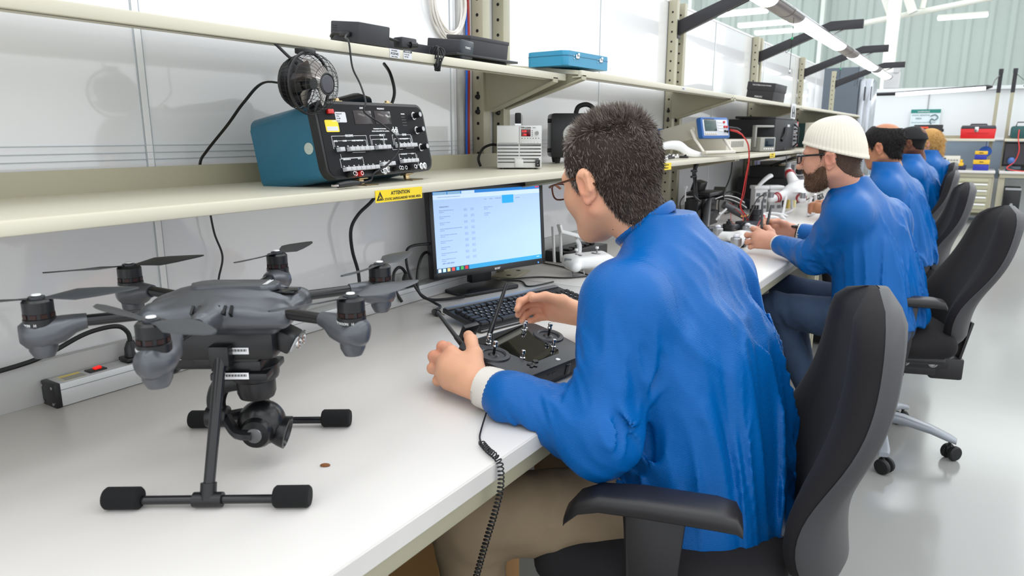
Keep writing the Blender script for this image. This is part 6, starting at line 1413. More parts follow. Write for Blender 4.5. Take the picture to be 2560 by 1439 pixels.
def blackcase():
    t = thing('service_monitor_case', 'big black equipment case with an open front panel of knobs, lower shelf', 'equipment case', (-1.225, 5.08, LZ), 0)
    b = MB(); b.box((0, 0, .105), (.30, .66, .20), bev=.008); b.build('case', CASEB, t)
    b = MB(); b.box((.02, -.06, .212), (.26, .52, .016), rot=(0, .03, 0), bev=.006); b.build('top_pouch', mat('leatherette', '#131215', .5, var=.1, bump=.001, bs=60), t)
    b = MB(); b.box((.1515, .05, .165), (.001, .07, .016)); b.build('label_plate', mat('label_white', '#cfd0d4'), t)
    b = MB(); b.box((0, .345, .105), (.27, .04, .17), bev=.004, m=CASEB)
    b.build('front_bezel', None, t)
    P = mat('metal_panel', '#8f9294', .35, metal=.6)
    b = MB(); b.box((.152, .27, .105), (.006, .13, .16)); p = b.build('control_panel', P, t)
    rs = random.Random(3)
    for k in range(22): b = MB(); b.lathe([(.0, .012), (.006, .012), (.007, .0)], (.154, .22 + (k % 4) * .03, .04 + (k // 4) * .026), 'X', 10); b.build('knob', BLACKP if k % 3 else CHROME, p)
    b = MB(); b.tube([(.155, .21, .02), (.185, .21, .05), (.185, .21, .15), (.155, .21, .18)], .006, 8); b.build('pull_handle', BLACKP, t)
    b = MB(); b.box((.12, .40, .11), (.05, .03, .17), rot=(.2, 0, 0), bev=.004); b.build('red_bar', RED, t)
    b = MB(); b.tube([(.155, -.05, .02), (.172, -.04, -.03), (.172, -.03, -.08)], .009, 6, flat=.3); b.build('strap_end', RUBBER, t)
    b = MB(); b.tube([(.155, -.15, .07), (.165, -.11, .10), (.16, -.06, .15)], .012, 6, smooth=4); b.build('side_latch', RUBBER, t)
    b = MB(); b.box((.235, .29, -.085), (.05, .24, .17), rot=(0, .30, 0), bev=.02); l = b.build('hinged_lid', CASEB, t)
    b = MB(); b.box((.262, .29, -.085), (.004, .15, .14), rot=(0, .30, 0)); lp = b.build('lid_panel', P, l)
    for k in range(16): b = MB(); z = .035 - (k // 4) * .034; b.lathe([(.0, .010), (.0055, .010), (.006, .0)], (.265 - z * .30 + .0, .24 + (k % 4) * .033, -.085 + z * .95 - .01), 'X', 8); b.build('knob', BLACKP if k % 3 else CHROME, lp)
blackcase()
boxy('green_case', 'dark green instrument case behind the knitted cap on the far shelf', 'case', (-1.26, 7.10, LZ), (.28, 1.1, .20), mat('dark_green', '#28494a', .5, var=.06))
def p_(t, w, d, h):
    b = MB(); b.prism([(-.11 + .0, .03), (.11, .03), (.11, .17), (-.11, .17)], 'X', w/2, w/2 + .004); b.build('screen_bezel', mat('crt_grey', '#8a9296', .3), t)
boxy('cream_scope', 'cream framed instrument beside the dark green case on the far shelf', 'instrument', (-1.11, 6.30, LZ), (.10, .30, .20), CREAM, parts=p_)
boxy('cream_analyzer', 'cream instrument with rows of keys at the end of the far shelf', 'instrument', (-1.22, 8.25, LZ), (.30, .62, .18), CREAM, parts=lambda t, w, d, h: [(lambda b: (b.box((w/2 + .002, -.22 + .055 * (k % 9), .04 + .04 * (k // 9)), (.004, .035, .02)), b.build('key', GREYP, t)))(MB()) for k in range(27)])
def p_(t, w, d, h):
    b = MB(); b.box((0, 0, h - .026), (w + .006, d + .006, .052), bev=.002); l = b.build('lid', mat('carton_black', '#242226', .55, var=.05), t)
    text('THE FUTURE IS NOW MOVING', .011, frame((-w/2 + .03, -d/2 - .0036, h - .022), (1, 0, 0), (0, 0, 1)), INKW, l, sx=.8); text('MAVIC', .017, frame((-w/2 + .055, -d/2 - .0006, .018), (1, 0, 0), (0, 0, 1)), INKW, t)
    b = MB(); b.box((-.04, -d/2 - .001, .005), (.085, .001, .010)); b.build('paper_strip', mat('label_white', '#cfd0d4'), t)
boxy('shoe_box', 'black lidded shoe-box shaped carton on the third upper shelf', 'box', (-1.235, 5.10, 1.488), (.175, .33, .115), mat('carton_black', '#242226', .55, var=.05), parts=p_)
b = MB(); b.box((-1.094, 5.34, 1.425), (.002, .145, .105)); M_ = b.build('paper_sign', mat('paper_white', '#d9dadb', .6)); tag(M_, 'white paper sign with a dark printed shape hung on the upper shelf edge', 'sign')
b = MB()
for s in (1, -1): b.prism([(5.34 + s * .012, 1.385), (5.34 + s * .045, 1.385), (5.34 + s * .045, 1.43), (5.34 + s * .030, 1.462), (5.34 + s * .018, 1.46), (5.34 + s * .012, 1.42)], 'X', -1.0929, -1.0922)
b.box((-1.0925, 5.34, 1.415), (.0008, .04, .012)); q = b.build('printed_shape', INKK, None); q.parent = M_
def handset():
    t = thing('white_handset', 'white plastic arm cover lying on the shelf left of the multimeter', 'plastic part', (-1.18, 3.30, LZ))
    b = MB(); b.tube([(-1.235, 3.02, LZ + .012), (-1.215, 3.08, LZ + .035), (-1.19, 3.15, LZ + .058), (-1.16, 3.24, LZ + .056), (-1.14, 3.30, LZ + .030), (-1.12, 3.38, LZ + .016), (-1.10, 3.48, LZ + .012)], [.003, .007, .010, .013, .012, .008, .004], 12, smooth=5, flat=1.8); b.build('shell', WHITEP, t, world=True)
handset()
rs = random.Random(11)
for k in range(11):
    x, y = -1.10 - rs.random() * .10, 2.93 + rs.random() * .30; dark = k % 3 == 0; b = MB(); s = .012 + rs.random() * .012
    a = rs.random() * 3; b.box((x, y, LZ + .0075), (s * 2.0, s, .010), rot=(0, .0, a), bev=.003); b.cyl((x, y, LZ + .010), (x + .010 * math.cos(a), y + .010 * math.sin(a), LZ + .018), .004, n=8)
    tag(b.build('small_part', BLACKP if dark else WHITEP), 'small %s drone part in the heap on the shelf edge behind the head' % ('black' if dark else 'white'), 'drone part', 'small %s drone parts heaped on the shelf' % ('black' if dark else 'white'))
def hang():
    t = thing('hanging_cord_bundle', 'tied black cord bundle hanging below the shelf by the multimeter', 'cord', (-1.20, 3.62, 1.05))
    for k in range(6):
        b = MB(); w_ = .012 + .006 * (k % 3); b.tube([(-1.20 + .004 * k, 3.60, 1.125), (-1.20, 3.60 + w_, 1.08), (-1.20 + .002 * k, 3.61, 1.04), (-1.20, 3.62 + w_ * 1.6, .985), (-1.20, 3.66 + w_, .935), (-1.20 + .004 * k, 3.69 - w_, .925), (-1.20, 3.66 - w_ * 2, .96), (-1.20, 3.615 - w_ * .5, 1.03), (-1.20, 3.595 - w_ * .6, 1.08)], .0036, 6, smooth=5, close=True); b.build('cord_loop', CABLE, t, world=True)
    for z in (1.085, 1.055): b = MB(); b.tube([(-1.205, 3.57, z), (-1.19, 3.60, z + .004), (-1.20, 3.635, z - .004)], .006, 6); b.build('cord_tie', CABLE, t, world=True)
hang()
for pts, l in (([(-1.40, 5.00, 1.14), (-1.40, 4.98, 1.0), (-1.41, 4.90, .90), (-1.40, 4.70, .84), (-1.38, 4.60, .80)], 'black cable dropping behind the second bench'), ([(-1.456, 3.92, 1.98), (-1.462, 3.925, 1.80), (-1.462, 3.925, 1.45), (-1.462, 3.92, 1.20)], 'black cable clipped between the pair of lamp arm posts'), ([(-1.30, 4.42, .775), (-1.34, 4.55, .86), (-1.32, 4.72, .90), (-1.25, 4.80, .86), (-1.24, 4.70, .80), (-1.30, 4.55, .77)], 'black cable looped beside the cream plate on the second bench')): cable('power_cable', l, pts, .0048, 'cables round the second bench')
# ================================================================== things on the second bench
SZ = TZ + .0005
def kit():
    t = thing('drone_airframe', 'black stripped drone frame with folded arms and loose wires', 'drone', (-1.28, 4.02, TZ))
    def B(nm, c, s, rot=None, m=BLACKP, bev=.004, par=None): b = MB(); b.box(c, s, rot=rot, bev=bev); return b.build(nm, m, par or t, world=True)
    B('centre_block', (-1.30, 4.05, .870), (.12, .22, .085)); B('top_plate', (-1.29, 4.08, .935), (.14, .25, .022)); B('camera_block', (-1.32, 4.06, .975), (.05, .12, .06), (0, .3, 0)); B('side_block', (-1.28, 3.88, .845), (.06, .06, .13)); B('clamp', (-1.25, 4.23, .925), (.07, .12, .04), (.3, 0, .2)); B('lower_block', (-1.27, 4.05, .80), (.10, .16, .075))
    T = mat('carbon_grey_tube', '#3a3b40', .35, var=.1)
    for p0, p1, r in (((-1.25, 4.02, .90), (-1.13, 3.62, .785), .020), ((-1.20, 4.16, .865), (-1.08, 4.26, .785), .022)): b = MB(); b.cyl(p0, p1, r, n=16); b.build('folded_arm', T, t, world=True)
    b = MB(); b.box((-1.075, 4.29, .778), (.045, .07, .03), rot=(0, 0, .4), bev=.006); b.build('arm_end', mat('arm_end_grey', '#55534f', .4), t, world=True)
    b = MB(); b.tube([(-1.17, 3.93, .80), (-1.15, 3.95, .835), (-1.13, 3.98, .86)], .006, 6); b.tube([(-1.17, 3.98, .80), (-1.15, 3.93, .84)], .006, 6); b.build('white_lever', WHITEP, t, world=True)
    for k in range(6): b = MB(); y = 4.12 + k * .02; b.tube([(-1.24, y, .90), (-1.20, y + .08, .915 - .008 * k), (-1.15, y + .14, .90 - .012 * k), (-1.12, y + .19, .87 - .012 * k)], .0028, 6, smooth=4); b.build('loose_wire', CABLE if k % 3 else WHITEP, t, world=True)
    b = MB(); b.tube([(-1.33, 3.82, .83), (-1.35, 3.84, .90), (-1.33, 3.92, .95), (-1.31, 4.00, .955)], .0035, 6, smooth=5); b.build('loose_wire', CABLE, t, world=True)
    for k in range(3): b = MB(); b.ell((-1.10 + .012 * k, 4.20 + .02 * k, .80), (.008, .010, .006), u=8, v=6); b.build('yellow_connector', mat('connector_yellow', '#d8b860', .5), t, world=True)
    b = MB(); b.cyl((-1.33, 3.86, .90), (-1.33, 3.86, .975), .004, n=8); b.box((-1.33, 3.86, .98), (.016, .02, .012)); b.build('white_antenna', WHITEP, t, world=True)
kit()
def motor(c, r, h, m, label, grp=None, top=True):
    t = thing('drone_motor', label, 'motor', (c[0], c[1], SZ + c[2]), group=grp)
    b = MB(); b.lathe([(.0, 0), (r * 1.0, 0), (r * 1.05, h * .1), (r * 1.0, h * .18), (r, h * .42), (r * .9, h * .44), (r * .9, h * .50), (r, h * .52), (r, h * .86), (r * .8, h * .9), (.0, h * .9)], (0, 0, 0), 'Z', 24); b.build('bell', m, t)
    if top: b = MB(); b.cyl((0, 0, h * .88), (0, 0, h * 1.12), r * .45, n=16); b.cyl((0, 0, h * 1.1), (0, 0, h * 1.3), r * .22, n=12); b.build('shaft', m, t)
    return t
def armpart():
    t = thing('loose_drone_arm', 'black tubular drone arm with a motor pod lying across the second bench', 'drone arm', (-1.05, 3.85, TZ))
    b = MB(); b.cyl((-1.12, 3.62, .783), (-.985, 3.93, .783), .0155, n=16); b.build('tube', mat('carbon_grey_tube', '#3a3b40'), t, world=True)
    b = MB(); b.box((-.985, 3.90, .787), (.075, .14, .048), rot=(0, 0, -.35), bev=.008); b.build('pod', mat('pod_grey', '#2c2d32', .4), t, world=True)
    b = MB(); b.lathe([(.0, .80), (.030, .80), (.030, .83), (.027, .832), (.027, .838), (.030, .84), (.030, .87), (.022, .875), (.0, .876)], (-.965, 3.955, 0), 'Z', 24); b.build('motor', BLACKP, t, world=True)
    for k in range(3): b = MB(); b.box((-.965 + .014 * (k - 1), 3.945, .884), (.009, .012, .018), bev=.002); b.build('motor_post', BLACKP, t, world=True)
armpart()
motor((-1.022, 3.66, 0), .030, .062, BLACKP, 'black motor standing before the loose drone arm')
GM = mat('motor_silver', '#a4a6a8', .35, metal=.7, var=.05)
def whitedrone():
    t = thing('white_drone_body', 'white quadcopter shell with silver motors lying open at the bearded man\'s hands', 'drone', (-.87, 3.36, TZ))
    f = [Ell((-.885, 3.42, .783), (.07, .11, .020), None, .02)]
    tips = [(-.885, 3.50, .795), (-.833, 3.115, .790), (-1.00, 3.40, .79), (-.80, 3.44, .79)]
    for q in tips: f += [Cap((-.885, 3.40, .785), q, .028, .020, .02)]
    pos, fc = sdf_mesh(Field(f), (-1.05, 3.05, .755), (-.74, 3.56, .83), .005); mesh_np('shell', pos, fc, WHITEP, t, world=True)
    for q in tips[:3]:
        b = MB(); b.lathe([(.0, 0), (.023, .001), (.024, .006), (.024, .034), (.020, .038), (.0, .039)], (q[0], q[1], q[2] - .002), 'Z', 24); m = b.build('motor', GM, t, world=True)
        b = MB(); b.ell((q[0], q[1], q[2] + .042), (.014, .014, .010), u=14, v=8); b.build('motor_cap', mat('clear_cap', '#d5d6e0', .2), m, world=True)
    b = MB(); rg = []
    for i in range(9): u = i / 8; c = Vector((-.885, 3.50, .842)).lerp(Vector((-.775, 3.29, .850)), u); w_ = .004 + .012 * math.sin(PI * min(1, u * 1.1 + .05)) ; rg.append([c + Vector((.02, .01, 0)).normalized() * w_ * a + Vector((0, 0, .001 * z)) for a, z in ((-1, 0), (0, 1), (1, 0), (0, -1))])
    b.ring_stack(rg); b.build('propeller', WHITEP, t, world=True)
whitedrone()
t = thing('landing_clip', 'small black bracket lying alone on the white benchtop', 'bracket', (-.845, 3.29, SZ)); b = MB(); b.prism([(-.02, 0), (.02, 0), (.026, .034), (.016, .036), (.008, .008), (-.006, .008), (-.018, .018)], 'X', -.008, .008, bev=.001); b.build('bracket', BLACKP, t)
for k, (x, y) in enumerate(((-1.165, 4.84), (-1.085, 4.91))):
    t = thing('battery_holder', ('left white slotted battery holder standing before the black equipment box', 'right white slotted battery holder standing before the black equipment box')[k], 'battery holder', (x, y, SZ), .6, group='white battery holders')
    b = MB(); b.box((0, 0, .085), (.085, .085, .17), bev=.006); b.box((0, 0, .165), (.10, .10, .025), bev=.008); b.build('case', WHITEP, t)
    for j in range(6): b = MB(); xx = (-.022, .022)[j % 2]; zz = .04 + (j // 2) * .04; b.box((xx, -.043, zz), (.026, .002, .022)); b.build('slot', mat('slot_grey', '#7f8286', .5), t)
t = thing('white_lever_arm', 'white rounded plastic arm leaning between the two battery holders', 'plastic part', (-1.13, 4.86, SZ + .17)); b = MB(); b.tube([(-1.17, 4.80, .93), (-1.135, 4.86, .98), (-1.115, 4.90, 1.00)], [.012, .02, .024], 12, smooth=4, flat=.6); b.lathe([(.0, -.014), (.013, -.014), (.014, .0), (.013, .014), (.0, .014)], (-1.115, 4.90, 1.0), 'Y', 16); b.build('arm', WHITEP, t, world=True)
def p_(t, w, d, h):
    b = MB(); b.box((w/2 + .002, .1, h * .55), (.004, .30, h * .8)); p = b.build('front_panel', mat('metal_panel2', '#6c6a70', .4, metal=.5), t)
    for k in range(9): b = MB(); b.lathe([(.0, .014), (.009, .014), (.01, .0)], (w/2 + .003, -.02 + (k % 3) * .10, .05 + (k // 3) * .055), 'X', 12); b.build('knob', BLACKP, p)
boxy('black_equipment_box', 'black instrument on the second bench behind the battery holders', 'instrument', (-1.25, 5.52, SZ), (.36, .50, .20), CASEB, parts=p_)
boxy('small_black_case', 'smaller black case stacked on the black instrument', 'case', (-1.23, 5.45, SZ + .2005), (.24, .34, .085), CASEB)
boxy('grey_module', 'grey box on the bench behind the small black case', 'box', (-1.30, 5.98, SZ), (.22, .34, .30), mat('module_grey', '#8f8c8a', .5, var=.04))
boxy('tan_block', 'pale tan block lying on the small black case', 'block', (-1.15, 5.42, SZ + .286), (.03, .14, .022), mat('tan', '#c7ae84', .6))
t = thing('flex_strap', 'black padded strap rising from the small black case', 'strap', (-1.15, 5.40, SZ + .30)); b = MB(); b.tube([(-1.20, 5.28, 1.05), (-1.12, 5.34, 1.085), (-1.06, 5.40, 1.11)], .020, 8, smooth=4, flat=.5); b.build('strap', RUBBER, t, world=True)
for (x, y, r, h, c, l) in ((-1.405, 5.40, .026, .13, '#4e8f8b', 'teal squeeze bottle beside the black instrument'), (-1.06, 5.23, .019, .075, '#b9a14a', 'small bottle of yellow liquid with a pointed tip'), (-1.04, 5.33, .018, .080, '#cfc48c', 'small bottle of pale liquid beside the pointed bottle')):
    t = thing('small_bottle' if r < .02 else 'squeeze_bottle', l, 'bottle', (x, y, SZ)); b = MB(); b.lathe([(.0, 0), (r, 0), (r, h * .8), (r * .5, h * .92), (r * .35, h)], (0, 0, 0), 'Z', 20); b.build('bottle_body', mat('liquid_' + c[1:], c, .25, coat=.5), t)
    b = MB(); b.lathe([(r * .42, h * .95), (r * .42, h * 1.1), (.002, h * (1.55 if l.endswith('tip') else 1.12)), (.0, h * (1.56 if l.endswith('tip') else 1.13))], (0, 0, 0), 'Z', 14); b.build('bottle_cap', WHITEP if r < .02 else mat('liquid_' + c[1:], c), t)
def phantom():
    t = thing('white_quadcopter', 'white quadcopter with red arm stripes standing tilted before the bearded man', 'drone', (-.90, 4.75, TZ))
    c = np.array([-.94, 4.90, .91]); f = [Ell(c, (.085, .10, .050), None, .03)]; tips = [(-1.06, 5.16, 1.03), (-.86, 5.14, 1.00), (-1.06, 4.72, .86), (-.88, 4.78, .86)]
    for q in tips: f += [Cap(c, q, .045, .022, .03)]
    pos, fc = sdf_mesh(Field(f), c - (.2, .3, .12), c + (.2, .34, .18), .007); mesh_np('shell', pos, fc, WHITEP, t, world=True)
    RS = mat('stripe_red', '#a51f2a', .4)
    for q in tips:
        q = Vector(q); cc = Vector(c.tolist()); d = (q - cc).normalized(); b = MB(); b.tube([cc + (q - cc) * .72, cc + (q - cc) * .77], .033, 16); b.build('red_stripe', RS, t, world=True)
        b = MB(); b.tube([cc + (q - cc) * .81, cc + (q - cc) * .84], .031, 16); b.build('red_stripe', RS, t, world=True)
        b = MB(); b.cyl(q + Vector((0, 0, .005)), q + Vector((0, 0, .045)), .018, n=16); m = b.build('motor', GM, t, world=True)
        b = MB()
        for sg in (1, -1):
            a = 2.2 + q.x * 3; P_ = Vector((math.cos(a), math.sin(a), .12)) * sg; rg = []
            for r_, w_ in ((.01, .006), (.03, .013), (.07, .014), (.11, .009), (.12, .003)): rg.append([q + Vector((0, 0, .048)) + P_ * r_ + Vector((-math.sin(a), math.cos(a), .25 * sg)) * w_ * e + Vector((0, 0, .0012 * z)) for e, z in ((-1, 0), (0, 1), (1, 0), (0, -1))])
            b.ring_stack(rg)
        b.build('propeller', WHITEP, m, world=True)
    for x in (-.98, -.83): b = MB(); b.tube([(x, 4.78, .88), (x, 4.74, .80), (x, 4.74, .772), (x, 4.98, .772), (x, 4.98, .80), (x, 4.92, .89)], .009, 8, smooth=3); b.build('landing_skid', WHITEP, t, world=True)
phantom()
for k, (x, y, s, a) in enumerate(((-1.02, 4.62, .09, .3), (-.98, 4.42, .07, 1.2), (-.90, 4.25, .08, -.4), (-1.08, 4.55, .05, .9), (-.84, 4.08, .06, .2), (-.93, 4.50, .06, 2.))):
    t = thing('white_shell_part', ('curved white shell part beside the battery holders', 'white leg piece among the loose parts on the second bench', 'white arm cover near the red leads', 'small white cap beside the battery holders', 'white shell piece nearest the bearded man\'s far hand', 'white strut lying before the tilted quadcopter')[k], 'plastic part', (x, y, SZ), a, group='loose white drone shells on the second bench')
    b = MB(); b.tube([(-s, 0, .010), (-s * .3, .012, .020), (s * .4, .006, .018), (s, -.008, .009)], [.006, .012, .012, .007], 10, smooth=4, flat=.8); b.build('part', WHITEP, t)
t = thing('cream_plate', 'cream metal plate leaning at the back of the second bench', 'plate', (-1.35, 4.40, SZ)); b = MB(); b.box((-1.345, 4.36, .835), (.10, .006, .145), rot=(.35, 0, .3)); b.build('plate', CREAM, t, world=True)
t = thing('mesh_pouch', 'dark blue-black pouch beside the teal bottle', 'pouch', (-1.29, 5.02, SZ)); b = MB(); b.box((-1.29, 5.02, .795), (.09, .13, .065), bev=.02); b.build('pouch', mat('navy_black', '#15182a', .6), t, world=True)
for k in range(7):
    y = 5.35 + .06 * k; b = MB(); b.tube([(-.98 + .01 * k, y, .80 + .01 * (k % 3)), (-.93, y + .10, .83), (-.95 + .02 * (k % 2), y + .22, .79), (-1.0, y + .34, .775)], .004, 6, smooth=5); tag(b.build('tangled_wire', CABLE), 'dark wire in the tangle behind the tilted white quadcopter', 'wire', 'tangled wires at the end of the second bench')
# white controller and the dark hub behind the monitor
def rc():
    rt = Vector((.45, .89, 0)).normalized(); fw = Vector((-.89, .45, 0)).normalized(); R = Matrix((rt, fw, Vector((0, 0, 1)))).transposed()
    t = thing('white_remote_controller', 'white drone controller with upright antennas and a phone bracket, behind the monitor', 'remote control', (-1.175, 2.335, TZ), tuple(R.to_euler()))
    f = [Box((0, 0, .048), (.082, .055, .024), .02, None, .02), Cap((-.075, .0, .05), (-.085, -.055, .040), .026, .020, .02), Cap((.075, .0, .05), (.085, -.055, .040), .026, .020, .02)]
    pos, fc = sdf_mesh(Field(f), (-.13, -.10, .0), (.13, .09, .09), .004); mesh_np('shell', pos, fc, WHITEP, t, world=False)
    for s in (1, -1):
        b = MB(); b.lathe([(.0, .0725), (.022, .0725), (.026, .069)], (s * .048, -.005, 0), 'Z', 24, m=mat('well_grey', '#4a4d52', .4)); b.cyl((s * .048, -.005, .07), (s * .048, -.005, .092), .003, n=8, m=GREYP); b.lathe([(.0, .098), (.006, .097), (.007, .090), (.0, .09)], (s * .048, -.005, 0), 'Z', 12, m=WHITEP); b.build('stick', None, t)
        b = MB(); x = -.100 if s > 0 else -.068; b.tube([(x, .060, .04), (x, .062, .05), (x - .006, .066, .175)], [.007, .0065, .0075], 10, flat=.7); b.build('antenna', WHITEP, t)
    b = MB(); b.box((-.092, -.020, .052), (.012, .038, .030), rot=(0, 0, .2), bev=.004); b.build('button_plate', mat('plate_grey', '#9fa2a6', .4), t)
    b = MB(); b.tube([(.0, .045, .06), (.005, .050, .10), (-.015, .045, .125)], [.010, .009, .009], 8, smooth=4); b.box((-.02, .03, .140), (.155, .020, .014), rot=(0, .28, -.1), bev=.004); b.box((-.098, .03, .172), (.010, .024, .030), rot=(0, -.3, 0), bev=.003); b.box((.01, .022, .150), (.018, .014, .022), bev=.002); b.build('phone_bracket', WHITEP, t)
    b = MB(); b.tube([(-.085, -.035, .038), (-.095, -.052, .008), (-.045, -.055, .008), (-.040, -.030, .038)], .0028, 6); b.build('wire_foot', STEEL, t)
rc()
boxy('charging_hub', 'black hub with a row of buttons against the wall behind the white controller', 'charger', (-1.36, 2.62, SZ), (.14, .30, .045), BLACKP, parts=lambda t, w, d, h: [(lambda b: (b.box((.01, -.10 + .05 * k, h + .004), (.03, .032, .008), bev=.002), b.build('hub_button', CABLE, t)))(MB()) for k in range(5)])
t = thing('steel_bracket_plate', 'beige steel bracket plate with two holes behind the monitor base', 'plate', (-1.395, 2.16, SZ), .2); b = MB(); b.box((0, 0, .003), (.09, .16, .006), bev=.001); b.build('plate', BEIGE_D, t)
for y in (-.05, .05): b = MB(); b.cyl((.01, y, .0055), (.01, y, .0068), .009, n=14); b.build('hole', HOLE, t)
# strip lights' hanging cords and green tag
for (x, y, l) in ((-.93, 4.35, 'thin pull cord with a green tag under the second lamp'), (-1.0, 6.55, 'thin pull cord with a green tag under the third lamp'), (-1.0, 7.6, 'knotted thin pull cord under the third lamp')):
    t = thing('pull_cord', l, 'cord', (x, y, 1.8)); b = MB(); b.tube([(x, y, 1.905), (x, y + .002, 1.80), (x, y, 1.62 if y < 5 else 1.70)], .0016, 5); b.build('cord', CABLE, t, world=True)
    b = MB(); b.tube([(x, y, 1.79), (x - .02, y, 1.76), (x - .028, y, 1.72), (x - .01, y, 1.735), (x, y, 1.77)], .0014, 5, smooth=4); b.build('cord_loop', CABLE, t, world=True)
    if y < 7: b = MB(); b.ell((x, y, 1.795), (.006, .006, .008), u=8, v=6); b.build('green_tag', mat('green_tag', '#1fae74', .4), t, world=True)
    if y < 5: b = MB(); b.ell((x, y, 1.615), (.008, .008, .012), u=10, v=8); b.build('bead', CHROME, t, world=True)
# ================================================================== far end of the hall
t = thing('grey_cabinet', 'tall dark grey cabinet beyond the end of the bench row', 'cabinet', (-1.60, 9.85, 0)); b = MB(); b.box((-1.62, 9.9, 1.03), (.72, .45, 2.06), bev=.01); b.build('carcass', mat('slate_grey', '#56606a', .5, var=.04), t, world=True)
SB = mat('steel_bright', '#b4b8be', .25, metal=.85, var=.05, aniso=(60, 60, 1))
t = thing('steel_refrigerator', 'brushed steel upright unit with double doors beside the dark grey cabinet', 'refrigerator', (-1.19, 9.95, 0)); b = MB(); b.box((-1.185, 10.0, .96), (.14, .50, 1.92), bev=.006); b.build('body', SB, t, world=True)
for x in (-1.222, -1.150):
    b = MB(); b.box((x, 9.743, .97), (.066, .012, 1.86), bev=.003); d = b.build('door', SB, t, world=True)
    b = MB(); b.box((x + .03, 9.73, 1.75), (.008, .02, .16)); b.build('hinge', BLACKP, d, world=True)
def farbench(x0, x1, label, draw=False):
    t = thing('far_workbench', label, 'workbench', ((x0 + x1) / 2, 12.45, 0), group='workbenches against the far partition'); w_ = x1 - x0; xm = (x0 + x1) / 2
    b = MB(); b.box((xm, 12.45, .745), (w_, .78, .035), bev=.003); b.build('tabletop', TOPM, t, world=True)
    b = MB(); b.box((xm, 12.45, .70), (w_ - .02, .74, .055)); b.build('frame', BEIGE_D, t, world=True)
    for x in (x0 + .04, x1 - .04): b = MB(); b.box((x, 12.13, .34), (.075, .06, .68)); b.build('leg', BEIGE_D, t, world=True)
    b = MB(); b.box((xm, 12.45, .12), (w_, .04, .04)); b.build('foot_rail', BEIGE_D, t, world=True)
farbench(-1.0, .29, 'far workbench with a drawer unit, under the red toolbox'); farbench(.335, 1.7, 'far workbench at the right edge with a computer tower below')
t = thing('far_drawer_unit', 'beige five-drawer cabinet under the far workbench', 'drawer unit', (.06, 12.2, 0)); b = MB(); b.box((.05, 12.37, .42), (.42, .56, .50), bev=.003); b.build('carcass', BEIGE_D, t, world=True)
for k, (z, h) in enumerate(((.625, .055), (.545, .085), (.455, .085), (.36, .085), (.26, .09))):
    b = MB(); b.box((.05, 12.083, z), (.36, .012, h - .008), bev=.003); d = b.build('drawer', CARC, t, world=True)
    if k: b = MB(); b.box((.05, 12.072, z + h * .3), (.34, .014, .022), bev=.004); b.build('pull', mat('white_pull', '#e8e8e8', .3), d, world=True)
for x, l in ((.20, 'slim upright with a black top left of the gap on the far bench'), (.37, 'slim upright with a black top right of the gap on the far bench')):
    t = thing('far_post', l, 'post', (x, 12.62, TZ), group='uprights of the far shelving'); b = MB(); b.box((x, 12.62, 1.31), (.045, .045, 1.10)); b.build('column', BEIGE_D, t, world=True); b = MB(); b.box((x, 12.62, 1.99), (.05, .05, .28)); b.cyl((x, 12.62, 2.12), (x, 12.62, 2.18), .03, n=10); b.build('black_head', BLACKM, t, world=True)
for x0, x1, l in ((-.85, .235, 'far beige shelf holding the red toolbox'), (.35, 1.7, 'far beige shelf holding the dark green instrument')):
    t = thing('far_shelf', l, 'shelf', ((x0 + x1) / 2, 12.45, 1.18), group='shelves of the far bench'); b = MB(); b.box(((x0 + x1) / 2, 12.44, 1.188), (x1 - x0, .40, .035), bev=.003); b.build('board', BEIGE, t, world=True); b = MB(); b.box(((x0 + x1) / 2, 12.63, 1.225), (x1 - x0, .01, .05)); b.build('back_lip', BEIGE_D, t, world=True)
t = thing('red_toolbox', 'red toolbox with a dark lid and steel latch on the far shelf', 'toolbox', (.02, 12.36, 1.206)); b = MB(); b.prism([(-.205, 0), (.205, 0), (.215, .14), (-.215, .14)], 'Y', -.10, .10, bev=.008); b.box((0, -.103, .085), (.26, .01, .02), bev=.003); b.build('body', mat('toolbox_red', '#d01a1e', .35, var=.03), t)
b = MB(); b.prism([(-.217, .14), (.217, .14), (.20, .185), (-.20, .185)], 'Y', -.105, .105, bev=.008); b.tube([(-.10, 0, .185), (-.09, 0, .20), (.09, 0, .20), (.10, 0, .185)], .012, 8); b.build('lid', mat('lid_grey', '#3d3d42', .45), t); b = MB(); b.box((-.02, -.112, .13), (.05, .012, .07), bev=.004); b.build('latch', CHROME, t)
YB = mat('bin_yellow', '#e0b22a', .45); BB = mat('bin_blue', '#27329e', .45)
for k, (x, z, s, l) in enumerate(((.11, 0, 1.1, 'bottom blue bin with a yellow lid on the far bench'), (.095, .155, .85, 'top blue bin with a yellow lid, stacked on another'))):
    t = thing('parts_bin', l, 'bin', (x, 12.20, .7635 + z), group='blue and yellow parts bins'); b = MB(); b.box((0, 0, .040 * s), (.17 * s, .14, .078 * s), bev=.006); b.build('tray', BB, t); b = MB(); b.box((0, 0, .108 * s), (.18 * s, .15, .055 * s), bev=.006); b.build('lid', YB, t)
    b = MB(); b.box((0, -.077, .11 * s), (.05, .004, .010)); b.build('grip', BLACKG, t)
t = thing('small_parts_case', 'small yellow and blue holder left of the stacked bins', 'holder', (-.14, 12.20, .7635)); b = MB(); b.box((0, 0, .035), (.15, .10, .07), bev=.01); b.build('base', mat('navy_plastic', '#1c2040', .5), t); b = MB(); b.box((0, -.01, .075), (.08, .08, .06), bev=.012); b.box((0, 0, .125), (.05, .05, .05), bev=.012); b.build('holder_body', YB, t)
